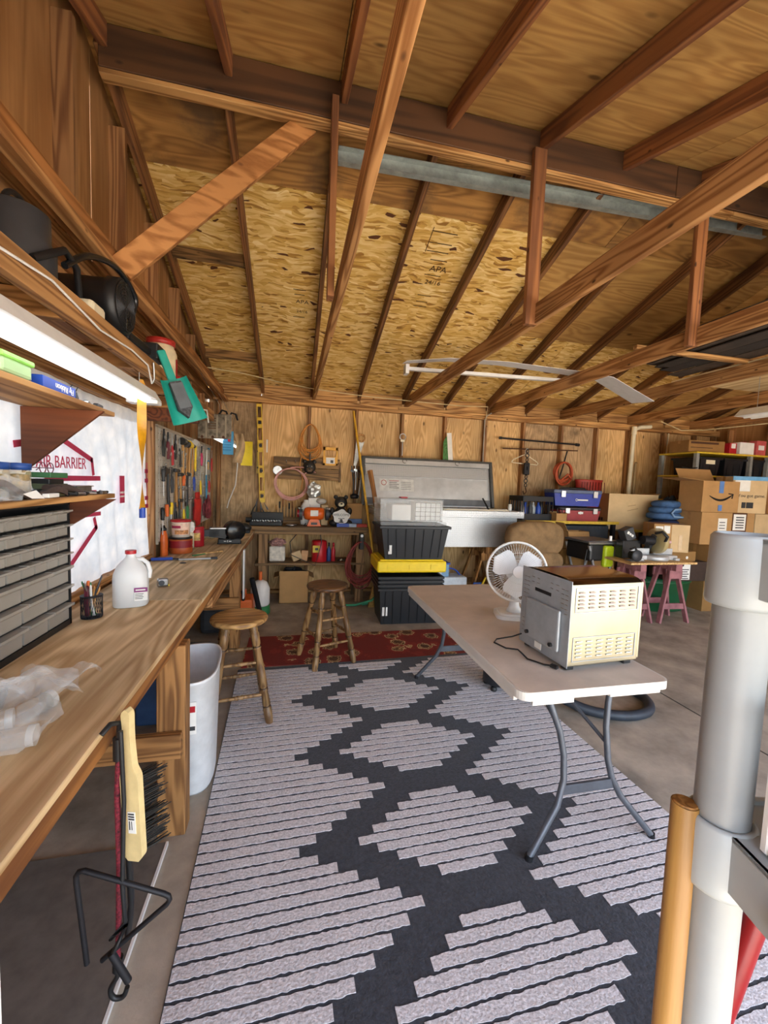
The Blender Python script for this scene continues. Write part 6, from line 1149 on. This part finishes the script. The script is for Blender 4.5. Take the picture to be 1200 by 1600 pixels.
SL_ = plain('dark_siding', '2e2620', .85, var=.25, scale=9)
for k in range(2): tag(MB().b2(2.9, 4.2, 1.2+1.9*k, 1.24+1.9*k, 2.842, 2.88).build('batten', PLATE), ['timber batten across the ties nearest the door', 'timber batten across the ties under the dark boards'][k], 'batten')
LAY = ['bottom', 'second', 'third', 'fourth', 'topmost']
for k in range(15):
    r, c = divmod(k, 3); x = 3.66+.21*c-.075*r+.02*(r % 2); z = 2.882+.026*r
    tag(MB().box((x, 2.42+.06*((k*7) % 5)-.1-.05*r, z+.012), (.19, 2.5, .012), (0, .02*((k % 3)-1), .02*((k*5) % 3-1)), .002).build('siding_board', [SL_, plain('dark_siding_b', '463a30', .85, var=.25, scale=9), plain('dark_siding_c', '221c19', .85, var=.25, scale=9)][(k*5+r) % 3]), 'dark siding board stored on the ties, %s layer, %s' % (LAY[r], ['left side', 'middle', 'right side'][c]), 'board', 'dark boards stored on the ties')
tag(MB().b2(4.14, 5.42, 1.9, 3.9, 2.842, 2.857).build('plywood_sheet', wood('pale_sheet', 'c0a070', 'e4cc9c', 'y', rings=8, scale=1.2, stretch=.15, knots=False)), 'pale plywood sheet stored flat on the ties at the right', 'plywood')
t = T('shop_light', 'unlit white shop light hanging at the right under the ties', 'light', (4.72, 2.9, 2.44)); bw(MB().prism([(4.58, 2.2, 2.44), (4.86, 2.2, 2.44), (4.78, 2.2, 2.52), (4.66, 2.2, 2.52)], (0, 1.32, 0)), 'reflector', WHITE, t)
for x in (4.67, 4.77): bw(MB().cyl((x, 2.25, 2.435), (x, 3.48, 2.435), .016, n=8), 'tube_lamp', PAPER, t)
for y in (2.4, 3.4): bw(MB().tube([(4.72, y, 2.52), (4.72, y, 2.843)], .003, 4), 'suspension_wire', STEEL, t)
WIRE = plain('old_wire', 'd8c89a', .6)
tag(MB().tube([(-.95, 4.9, 2.79), (-.6, 5.2, 2.83), (-.2, 5.35, 2.80), (.25, 5.4, 2.76), (.9, 5.45, 2.735), (1.6, 5.5, 2.73), (2.3, 5.55, 2.73), (2.75, 5.6, 2.76), (2.8, 5.75, 2.60)], .006, 5).build('slack_wire', WIRE), 'pale slack wire strung below the strand board roof', 'wire')
tag(MB().tube([(5.5, 5.3, 2.69), (6.0, 5.4, 2.60), (6.5, 5.45, 2.64), (6.9, 4.8, 2.69)], .008, 5).build('slack_wire', WIRE), 'pale slack wire in the back right corner', 'wire')

# ================================================================== FLOOR: rugs, stools, folding table
def carpet(name, col, var, scale):
    m = plain(name, col, .95, var=var, scale=scale, bump=1.0, bscale=105); m.node_tree.nodes['Principled BSDF'].inputs['Sheen Weight'].default_value = .2; return m
RUGD = carpet('rug_charcoal', '34363e', .22, 60); RUGL = carpet('rug_pale_pile', 'd2ccce', .16, 110)
t = T('area_rug', 'charcoal area rug with pale striped stepped diamonds', 'rug', (.735, 2.0, 0), R(1.75)[0])
RW, RY0, RY1 = 1.11, -1.62, 1.49
MB().b2(-RW, RW, RY0, RY1, .001, .009, .003).build('rug_base', RUGD, t)
pile = MB(); pit = .0509; rnd = random.Random(3)
def stripe(xa, xb, yc):
    n = max(2, int((xb-xa)/.014)); hw = pit*.5-.0040
    top = [(xa+(xb-xa)*i/n, yc+hw+rnd.uniform(-.004, .0012)) for i in range(n+1)]; bot = [(xa+(xb-xa)*i/n, yc-hw+rnd.uniform(-.0012, .004)) for i in range(n+1)]
    z0, z1 = .009, .0115; o = []
    vs = [(x, y, z1) for x, y in bot]+[(x, y, z1) for x, y in top]+[(x, y, z0) for x, y in bot]+[(x, y, z0) for x, y in top]; m = n+1
    fs = [(i, i+1, m+i+1, m+i) for i in range(n)]+[(2*m+i, 2*m+i+1, i+1, i) for i in range(n)]+[(m+i, m+i+1, 3*m+i+1, 3*m+i) for i in range(n)]+[(0, m, 3*m, 2*m), (2*m-1, m-1, 3*m-1, 4*m-1)]
    pile._add(vs, fs)
v0 = .907  # a diamond's centre row, in the rug's own coordinates
kmin = math.ceil((RY0-v0)/pit); kmax = math.floor((RY1-v0)/pit)
for k in range(kmin, kmax+1):
    d = abs((k+6) % 12-6); yc = v0+k*pit
    if yc-pit/2 < RY0+.004 or yc+pit/2 > RY1-.002: continue
    if d <= 4: h = .43-.0755*d; stripe(-h, h, yc)
    s_ = .69-.0755*d; stripe(-RW+.004, -s_, yc); stripe(s_, RW-.004, yc)
pile.build('pale_pile', RUGL, t)
def persian():
    m, nt, b = new_mat('persian_rug'); L = nt.links
    tc = N(nt, 'ShaderNodeTexCoord'); vo = N(nt, 'ShaderNodeTexVoronoi', i_Scale=5.5); L.new(tc.outputs['Object'], vo.inputs['Vector'])
    no = N(nt, 'ShaderNodeTexNoise', i_Scale=16.0, i_Detail=2.0, i_Distortion=1.2); L.new(tc.outputs['Object'], no.inputs['Vector'])
    mu = N(nt, 'ShaderNodeMath', operation='MULTIPLY_ADD'); L.new(vo.outputs['Distance'], mu.inputs[0]); mu.inputs[1].default_value = 2.2; L.new(no.outputs['Fac'], mu.inputs[2])
    rp = N(nt, 'ShaderNodeValToRGB'); rp.color_ramp.interpolation = 'CONSTANT'; e = rp.color_ramp.elements; e[0].color = S('5a3a24'); e[0].position = 0; e[1].color = S('7a2a22'); e[1].position = 1
    for p, c in ((.52, 'c8a070'), (.57, '6a4a2c'), (.64, 'd8b888'), (.68, '8a2e24'), (.85, '7c2820')): q = e.new(p); q.color = S(c)
    sc_ = N(nt, 'ShaderNodeMath', operation='MULTIPLY'); sc_.inputs[1].default_value = .49; L.new(mu.outputs[0], sc_.inputs[0]); L.new(sc_.outputs[0], rp.inputs[0]); L.new(rp.outputs[0], b.inputs['Base Color']); b.inputs['Roughness'].default_value = .95
    return m
tag(MB().b2(-.40, 1.95, 3.492, 4.17, .001, .008, .002).build('persian_rug', persian()), 'dark red patterned rug behind the striped rug', 'rug')
# ---- stools
STW = wood('stool_wood', '6c4a2a', 'a07c50', 'z', rings=6, scale=5, stretch=.08, rough=.45, knots=False); SEATW = wood('stool_seat_wood', '3e2716', '6e4c2e', 'x', rings=8, scale=4, stretch=.1, rough=.4, knots=False); SEATL = wood('pale_seat_wood', '8a6236', 'c49a62', 'x', rings=8, scale=4, stretch=.1, rough=.45, knots=False)  # two seat tones, the second one paler
def stool(label, loc, rz, seatm):
    t = T('bar_stool', label, 'stool', loc, rz, 'turned wooden stools')
    MB().lathe([(0, .640), (.155, .640), (.178, .648), (.184, .662), (.180, .676), (.165, .682), (.14, .678), (0, .676)], 36).build('seat', seatm, t)
    P_ = {}
    for k in range(4):
        a = PI/4+k*PI/2; top = Vector((.115*math.cos(a), .115*math.sin(a), .642)); bot = Vector((.262*math.cos(a), .262*math.sin(a), 0)); d = bot-top; pr = []
        for f, r in ((0, .018), (.05, .024), (.07, .019), (.09, .025), (.12, .026), (.2, .024), (.215, .018), (.235, .025), (.25, .019), (.5, .024), (.62, .025), (.635, .018), (.655, .025), (.67, .02), (.8, .024), (.815, .018), (.83, .025), (.93, .024), (1, .019)): pr.append((top+d*f, r))
        lg = MB().tube([p for p, r in pr], [r*1.12 for p, r in pr], 12).build('leg', STW, t)
        for f in (.225, .643, .822): MB().tube([top+d*(f-.004), top+d*(f+.004)], .0265, 12).build('turned_ring', plain('ring_dark', '3c2614', .5), lg); P_[k] = (top, d)
    for k in range(4):
        for f in ((.30, .60) if k % 2 else (.38, .70)):
            a = P_[k][0]+P_[k][1]*f; b_ = P_[(k+1) % 4][0]+P_[(k+1) % 4][1]*f; m = (a+b_)/2
            q = [a.lerp(b_, u) for u in (0, .2, .42, .45, .5, .55, .58, .8, 1)]; MB().tube(q, [.008, .011, .012, .016, .012, .016, .012, .011, .008], 8).build('stretcher', STW, t)
stool('turned wooden stool with a pale seat beside the white bin', (-.335, 2.80, .0), R(10)[0], SEATL)
stool('turned wooden stool with a dark seat near the patterned rug', (.313, 3.575, .009), R(20)[0], SEATW)
# ---- waste bin
t = T('waste_bin', 'tall white plastic waste bin under the bench edge', 'bin', (-.50, 2.26, 0), R(4)[0]); WB = plain('bin_white', 'dfe1e3', .4, var=.05)
vs = []; n = 32; prof = [(.105, .175, 0), (.112, .19, .02), (.128, .245, .60), (.136, .253, .605), (.136, .253, .62), (.124, .241, .615), (.105, .185, .03)]
for a_, b_, z in prof:
    for k in range(n): x, y = sq(1, 2*PI*k/n, 3.0); vs.append((x*a_, y*b_, z))
mb = MB(); mb._add(vs, [(i*n+k, i*n+(k+1) % n, (i+1)*n+(k+1) % n, (i+1)*n+k) for i in range(len(prof)-1) for k in range(n)]+[tuple(reversed(range(n))), tuple(6*n+k for k in range(n))], True); mb.build('bin_shell', WB, t)
st = MB().b2(.0, .05, -.240, -.2365, .36, .52).build('sticker', PAPER, t); MB().b2(.004, .045, -.242, -.240, .47, .50).build('sticker_print', RED, st); MB().b2(.004, .045, -.242, -.240, .38, .40).build('sticker_print', DGREY, st)
# ---- folding table
t = T('folding_table', 'long white plastic folding table with grey tube legs', 'table', (1.3, 2.32, 0)); TW_ = plain('table_white', 'dedbd5', .5, var=.05, scale=3); TG = plain('table_leg_grey', '5a5e66', .4, metal=.4, var=.08); TAN = plain('table_dusty_top', 'd6cbbf', .55, var=.07, scale=4)
def rrect(x0, x1, y0, y1, r, z, n=6):
    o = []
    for cx_, cy_, a0 in ((x1-r, y1-r, 0), (x0+r, y1-r, 90), (x0+r, y0+r, 180), (x1-r, y0+r, 270)):
        for i in range(n+1): a = math.radians(a0+90*i/n); o.append((cx_+r*math.cos(a), cy_+r*math.sin(a), z))
    return o
X0, X1, Y0, Y1 = .925, 1.68, 1.445, 3.185; YM = (Y0+Y1)/2
for y0, y1 in ((Y0, YM-.001), (YM+.001, Y1)):
    def half(z, r=.05):
        o = rrect(X0, X1, y0, y1, r, z)
        return [(x, (YM-.001 if y0 == Y0 else y) if y > YM-.06 and y0 == Y0 else ((YM+.001) if y < YM+.06 and y0 != Y0 else y), zz) for x, y, zz in o]
    pan = bw(MB().prism(half(.722), (0, 0, .036)), 'table_panel', TW_, t)
    MB().prism([(X0+.012+(x-X0)*(X1-X0-.024)/(X1-X0), y, .758) for x, y, z in half(.758)], (0, 0, .0015)).build('top_surface', TAN, pan)
sk = MB().b2(X0+.004, X0+.02, Y0+.06, Y1-.06, .70, .722).b2(X1-.02, X1-.004, Y0+.06, Y1-.06, .70, .722).b2(X0+.06, 1.18, Y0+.004, Y0+.02, .70, .722).b2(1.36, X1-.06, Y0+.004, Y0+.02, .708, .722).b2(X0+.06, X1-.06, Y1-.02, Y1-.004, .70, .722)
bw(sk, 'skirt', TW_, t)
for yt, yf in ((1.60, 1.455), (3.0, 3.10)):
    yy = lambda z: yf+(yt-yf)*z/.72
    bw(MB().tube([(1.13, yy(.71), .71), (1.165, yy(.62), .62), (1.205, yy(.5), .5), (1.218, yy(.4), .40), (1.21, yy(.3), .30), (1.17, yy(.2), .20), (1.02, yf, .022)], .0145, 10), 'leg', TG, t)
    bw(MB().tube([(1.50, yy(.71), .71), (1.47, yy(.6), .60), (1.45, yy(.5), .50), (1.447, yy(.36), .36), (1.46, yy(.28), .28), (1.50, yy(.2), .20), (1.645, yf, .022)], .0145, 10), 'leg', TG, t)
    bw(MB().bar((1.195, yy(.26), .26), (1.475, yy(.26), .26), .012, .045), 'cross_bar', TG, t)
    bw(MB().tube([(1.15, yy(.70), .70), (1.48, yy(.70), .70)], .012, 8), 'hinge_bar', TG, t)
    for x in (1.02, 1.645): bw(MB().cyl((x+(-.004 if x < 1.3 else .004), yf, .0), (x, yf, .03), .017, n=10), 'foot_cap', IRON, t)
    yo = 1.95 if yt < 2 else 2.6
    bw(MB().tube([(1.21, yy(.5), .50), (1.25, (yy(.5)+yo)/2, .55), (1.30, yo, .70)], .009, 6), 'folding_brace', TG, t); bw(MB().tube([(1.455, yy(.42), .42), (1.40, (yy(.4)+yo)/2, .53), (1.32, yo, .70)], .009, 6), 'folding_brace', TG, t)
tag(MB().tube(sm([(1.72, 2.80, .26), (1.86, 2.62, .12), (2.05, 2.42, .045), (2.28, 2.30, .038), (2.5, 2.32, .038), (2.63, 2.46, .038), (2.62, 2.66, .038), (2.45, 2.82, .038), (2.2, 2.9, .038)]), .034, 12).build('vacuum_hose', plain('hose_slate', '2b323c', .55, var=.1)), 'dark ribbed vacuum hose looping beside the folding table', 'hose')
t = T('vacuum_hose_stand', 'dark shop vacuum standing under the folding table', 'vacuum', (1.62, 2.87, 0)); MB().lathe([(.10, .05), (.115, .06), (.115, .24), (.10, .30), (.08, .34), (.04, .36), (0, .36)], 22).build('drum', plain('vac_dark', '23262b', .5), t)
for k in range(4): a = PI/4+k*PI/2; MB().ball((.09*math.cos(a), .09*math.sin(a), .026), .026).build('caster', BLACK, t)
# ---- toaster oven
t = T('toaster_oven', 'stainless toaster oven turned sideways on the folding table', 'oven', (1.43, 1.775, .7605), R(4)[0])
OVS = plain('brushed_steel', 'b0a890', .36, metal=.85, var=.05, scale=5); OVB = plain('grey_back_steel', 'a4acb4', .42, metal=.35, var=.06); OVT = plain('ceiling_tint_steel', 'a89078', .16, metal=1., var=.04)  # top: the ceiling's brown reflection is put into the steel's colour
w_, d_, h_, f_ = .41, .355, .405, .025
MB().b2(-w_/2, w_/2, -d_/2, d_/2, f_, f_+h_-.02, .006).build('body', OVS, t)
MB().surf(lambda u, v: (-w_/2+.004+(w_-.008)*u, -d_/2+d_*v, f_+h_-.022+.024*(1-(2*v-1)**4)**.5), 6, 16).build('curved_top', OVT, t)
bk = MB().b2(-w_/2-.004, -w_/2, -d_/2-.004, d_/2+.004, f_-.004, f_+h_-.005, .001).build('back_panel', OVB, t)
xb = -w_/2-.004
MB().b2(xb-.018, xb, -.13, .12, f_+.05, f_+.25, .016).build('raised_cover', OVB, bk)
sl = MB().box((0, 0, 0), (.003, .018, .005), None, .0012).mesh('vent_slot', STEEL)
for cy_ in (-.155, -.128, .128, .155):
    for j in range(6): piece(sl, 'vent_slot', bk, (xb-.001, cy_, f_+.24+.022*j))
for cy_ in (-.09, -.05, .05, .09):
    for j in range(2): piece(sl, 'vent_slot', bk, (xb-.001, cy_, f_+.335+.025*j))
for j in range(5): piece(sl, 'vent_slot', bk, (xb-.001, .155, f_+.04+.022*j))
MB().b2(xb-.003, xb, -.05, .07, f_+.295, f_+.312, .002).build('handle_slot', IRON, bk)
for y in (-.09, .09): MB().cyl((xb-.018, y, f_+.075), (xb-.03, y, f_+.075), .010, n=10).build('standoff', BLACK, bk)
MB().b2(xb-.002, xb, .0, .05, f_+.008, f_+.04).build('rating_label', PAPER, bk)
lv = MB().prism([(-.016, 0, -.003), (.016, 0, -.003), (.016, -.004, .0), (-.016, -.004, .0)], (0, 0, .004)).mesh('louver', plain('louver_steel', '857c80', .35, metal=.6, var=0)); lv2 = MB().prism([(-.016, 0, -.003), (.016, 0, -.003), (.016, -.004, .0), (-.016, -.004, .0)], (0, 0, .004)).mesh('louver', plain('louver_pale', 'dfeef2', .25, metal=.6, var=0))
ys = -d_/2-.0005
for z0, me in ((f_+.265, lv), (f_+.035, lv2)):
    fr = MB().b2(-.18, .18, ys-.002, ys, z0+.10, z0+.103).b2(-.18, .18, ys-.002, ys, z0-.013, z0-.010).b2(-.182, -.179, ys-.002, ys, z0-.012, z0+.102).b2(.179, .182, ys-.002, ys, z0-.012, z0+.102).build('vent_border', OVB, t)
    for i in range(6):
        for j in range(5): piece(me, 'louver', fr, (-.148+.059*i, ys-.0005, z0+.008+.018*j))
for x, y in ((-.17, -.14), (.17, -.14), (-.17, .14), (.17, .14)): MB().b2(x-.022, x+.022, y-.018, y+.018, 0, f_, .003).build('foot', BLACK, t)
MB().b2(w_/2, w_/2+.015, -d_/2+.004, d_/2-.004, f_+.005, f_+h_-.02, .006).build('front_door', OVS, t)
MB().tube([(xb, .16, .06), (xb-.03, .2, .03), (xb-.10, .24, .006), (xb-.14, .20, .006), (xb-.12, .12, .006), (xb-.09, .06, .02), (xb-.075, .05, .006), (xb-.09, -.02, .006), (xb-.05, -.09, .006), (xb-.03, -.11, .008)], .004, 6).build('power_cord', BLACK, t); MB().bar((xb-.03, -.11, .010), (xb-.015, -.145, .010), .022, .016, bev=.004).build('plug', BLACK, t)
# ---- desk fan
t = T('desk_fan', 'white desk fan standing behind the toaster oven', 'fan', (1.42, 2.36, .7605), R(-18)[0]); FW_ = plain('fan_white', 'eceeee', .4, var=.02)
MB().prism(rrect(-.12, .12, -.10, .10, .05, 0), (0, 0, .022)).prism(rrect(-.10, .10, -.08, .08, .05, .022), (0, 0, .012)).build('base', FW_, t); MB().lathe([(.05, .034), (.034, .07), (.026, .12), (.028, .16)], 16, sy=.8).build('neck', FW_, t)
hz_ = .30; tilt = R(-8)[0]; FM = Matrix.Translation((0, -.02, hz_)) @ Matrix.Rotation(tilt, 4, 'X')
MB(FM).lathe([(.0, -.12), (.045, -.115), (.06, -.09), (.06, -.03), (0, -.03)], 18, rot=R(90, 0, 0)).build('motor_housing', FW_, t)
g = MB(FM); RR = .188
for s, dpt in ((-1, .055), (1, .05)):
    for k in range(64):
        a = 2*PI*k/64; c, s2 = math.cos(a), math.sin(a)
        g.tube([(.035*c, s*dpt, .035*s2), (.12*c, s*dpt*.92, .12*s2), (.17*c, s*dpt*.6, .17*s2), (RR*c, s*.012, RR*s2)], .0013, 3, cap=False)
g.tube([(RR*math.cos(2*PI*k/40), 0, RR*math.sin(2*PI*k/40)) for k in range(40)], .008, 6, closed=True)
for r_, y_ in ((.12, -.051), (.075, -.055)): g.tube([(r_*math.cos(2*PI*k/32), y_, r_*math.sin(2*PI*k/32)) for k in range(32)], .0015, 4, closed=True)
g.build('grille', FW_, t); MB(FM).cyl((0, -.062, 0), (0, -.05, 0), .038, n=20).build('grille_badge', FW_, t)
for k in range(3):
    a0 = 2*PI*k/3+.5
    def bl(u, v, a0=a0):
        r = .03+.14*v; wd = .92*(1-.25*v)*math.sqrt(max(0, 1-v**8)); a = a0+(u-.5)*2*wd; return (r*math.cos(a), -.012+.022*(u-.5), r*math.sin(a))
    MB(FM).surf(bl, 8, 8, thick=(0, .002, 0)).build('blade', plain('blade_white', 'f2f4f6', .35, var=0), t)
MB().tube([(.02, .09, .25), (.05, .14, .1), (.10, .17, .006), (.16, .2, .005)], .004, 5).build('power_cord', FW_, t)
# ================================================================== NEAR LEFT: things hung on the bench edge, board on the floor
yb_ = 1.14
t = T('bench_brush', 'pale wooden bench brush hanging from the workbench edge', 'brush', (-.40, yb_, .55)); BW_ = plain('pale_varnish', 'dcc690', .45, var=.06, scale=20)
def hand(v):  # half width along the handle
    w0 = .0135-.003*math.sin(PI*min(1, v/.36)) if v < .36 else .0135+.0125*(.5-.5*math.cos(PI*min(1, (v-.36)/.09)))
    if v < .05: w0 *= math.sqrt(max(.02, 1-((.05-v)/.05)**2))
    if v > .95: w0 *= math.sqrt(max(.35, 1-((v-.95)/.06)**2))
    return w0
out = [(-hand(v/60), 0, .43-.42*v/60) for v in range(61)]+[(hand(v/60), 0, .43-.42*v/60) for v in range(60, -1, -1)]
t.rotation_euler = R(0, -3, -20); MB().prism(out, (0, .02, 0)).build('wooden_back', BW_, t)
bs = MB(); rnd = random.Random(5)
for k in range(170):
    z = .02+.22*rnd.random(); x = .026*(rnd.random()*2-1); bs.cyl((x, .02, z), (x*1.2+.02, .075+.02*rnd.random(), z-.01), .0016, n=3, cap=False)
o = bs.build('bristles', plain('dark_bristle', '2c2a28', .9), t); o['kind'] = 'stuff'
sk2 = MB().b2(-.008, .014, -.001, 0, .09, .15).build('sticker', PAPER, t)
for k in range(3): MB().b2(-.006, .011, -.0016, -.001, .128+.007*k, .132+.007*k).build('sticker_print', DGREY, sk2)
MB().b2(-.005, -.002, -.0016, -.001, .1, .124).b2(.002, .004, -.0016, -.001, .1, .124).build('sticker_print', DGREY, sk2)
t = T('bungee_cord', 'red and black bungee cord with hooks hanging under the bench edge', 'bungee cord', (-.445, yb_+.02, .14)); BG = plain('bungee_red', '7a2030', .8, var=.45, scale=120)
MB().tube([(.005, 0, .72), (0, 0, .6), (.003, .0, .4), (0, 0, .2), (-.004, 0, .1)], .0075, 8).build('elastic_cord', BG, t); MB().tube(sm([(-.004, 0, .105), (-.004, 0, .07), (-.022, 0, .035), (-.014, 0, .006), (.01, 0, .004), (.02, 0, .03)]), .0065, 8).build('hook', BLACK, t); MB().cyl((-.004, 0, .09), (-.002, 0, .125), .013, n=10).build('ferrule', BLACK, t); MB().cyl((.005, 0, .70), (.005, 0, .76), .014, n=10).build('ferrule', BLACK, t); MB().tube([(.005, 0, .76), (.008, .0, .80), (-.002, -.03, .815), (-.015, -.05, .80)], .007, 7).build('hook', BLACK, t)
t = T('dinner_triangle', 'black iron dinner triangle hanging beneath the bungee cord', 'triangle', (-.42, yb_-.02, .30)); 
MB().tube([(-.085, 0, .01), (-.106, 0, .245), (-.106, 0, .262), (-.10, 0, .272), (-.088, 0, .273), (.10, 0, .172), (.112, 0, .163), (.115, 0, .152), (.108, 0, .14), (-.05, 0, .012)], .0068, 10).build('bent_rod', IRON, t); MB().cyl((-.02, -.02, .05), (.02, -.02, -.04), .009, n=8).build('striker', IRON, t); MB().tube([(.0, 0, .64), (.006, 0, .45), (0, 0, .22), (.01, -.01, .12), (-.02, -.02, .09), (.015, -.02, .12), (-.015, -.02, .05)], .006, 6).build('leather_thong', BLACK, t)
tag(MB().tube([(-.43, yb_+.05, .93), (-.435, yb_+.05, .7), (-.42, yb_+.04, .4), (-.43, yb_+.04, .3)], .009, 7).build('black_strap', BLACK), 'black nylon strap hanging behind the brush', 'strap')
t = T('floor_panel', 'grey board with a white edge lying under the workbench', 'board', (-.75, 1.35, 0)); MB().b2(-.27, .243, -.75, .46, .001, .016).build('panel', plain('panel_grey', '6f6a64', .8, var=.1), t); MB().b2(.243, .252, -.75, .46, .001, .018).build('white_edge', WHITE, t)
jm = MB().b2(-.39, -.334, .50, .54, 0, 2.40, .004).build('trim_1', WHITE); tag(jm, kind='structure')
# ================================================================== NEAR RIGHT: plastic shelving upright, handles
GP = plain('grey_shelf_plastic', '8e9294', .45, var=.05, scale=8); GPL = plain('pale_shelf_plastic', 'a2a8aa', .4, var=.04, scale=8)
t = T('plastic_shelving', 'grey plastic shelving unit with round posts beside the camera', 'shelving', (.527, .374, 0), R(-12.7)[0])
for x, y in ((0, 0), (.85, 0), (.85, -.42)): MB().cyl((x, y, 0), (x, y, 1.535), .0285, n=30).build('post', GP, t)
for z in (1.205, 1.555):
    for x, y in ((0, 0), (.85, 0), (.85, -.42)): MB().lathe([(.036, z-.085), (.0375, z-.08), (.036, z-.004), (.033, z), (.029, z), (.029, z-.085)], 30, (x, y, 0)).build('corner_sleeve', GPL, t)
    dk = MB().b2(.03, .85, -.42, .03, z-.018, z-.008).build('shelf_deck', GPL, t)
    MB().b2(-.014, -.008, -.42, -.028, z-.07, z-.002, .001).b2(-.014, .03, -.42, -.028, z-.008, z-.002, .001).build('side_rail', GPL, dk); MB().b2(.03, .82, .026, .034, z-.07, z-.002, .001).build('back_rail', GPL, dk); MB().b2(.842, .85, -.4, -.03, z-.07, z-.002).build('side_rail', GPL, dk)
    for y in (-.14, -.3): MB().b2(-.008, .03, y-.003, y+.003, z-.07, z-.008).build('web', GPL, dk)
    MB().cyl((-.026, -.105, z-.04), (-.008, -.105, z-.04), .0095, .0115, 16).build('boss', GPL, dk); MB().cyl((-.0262, -.105, z-.04), (-.0255, -.105, z-.04), .006, n=14).build('boss_hole', DGREY, dk)
t2 = T('clear_box', 'white-framed grey see-through box standing on the shelving', 'box', (.527, .374, 1.206), R(-12.7)[0])
MB().b2(.0, .008, -.06, -.05, 0, .17, .002).b2(.0, .008, -.36, -.06, 0, .010, .002).b2(.0, .008, -.36, -.06, .16, .17, .002).build('frame', WHITE, t2)
MB().b2(.003, .005, -.36, -.06, .01, .16).b2(.005, .30, -.053, -.05, .0, .16).build('pane', clear_film('grey_pane', 'b4babe', .5), t2); MB().b2(.02, .28, -.34, -.08, .003, .09, .01).build('contents', plain('brown_contents', '6a5a44', .8, var=.25), t2)
t = T('wooden_pole', 'thick pale wooden tool handle standing against the grey post', 'handle', (.47, .40, 0)); MB().cyl((-.02, -.05, 0), (.022, -.008, 1.21), .0155, .0150, 24).build('shaft', wood('pale_handle', '8e6430', 'b08444', 'z', rings=4, scale=5, stretch=.04, knots=False, rough=.5), t); MB().cyl((.0220, -.008, 1.21), (.0221, -.0079, 1.212), .0138, .013, 24).build('end_grain', wood('end_grain', '8a5a24', 'b07c3c', 'z', rings=9, scale=12, stretch=1, knots=False), t)
MB().box((.010, -.0365, .86), (.0008, .003, .05)).build('burned_mark', DGREY, t)
t = T('red_pole', 'dark red metal tool shaft leaning behind the grey post', 'pole', (1.0, .76, 0)); MB().cyl((.02, -.02, 0), (.21, -.01, .49), .026, n=18).cyl((.21, -.01, .49), (.42, .0, 1.03), .026, n=18).build('shaft', plain('deep_red_paint', '8e1a1c', .35, var=.06), t); MB().cyl((.015, -.02, -.0), (.024, -.02, .02), .030, n=16).build('foot', BLACK, t)
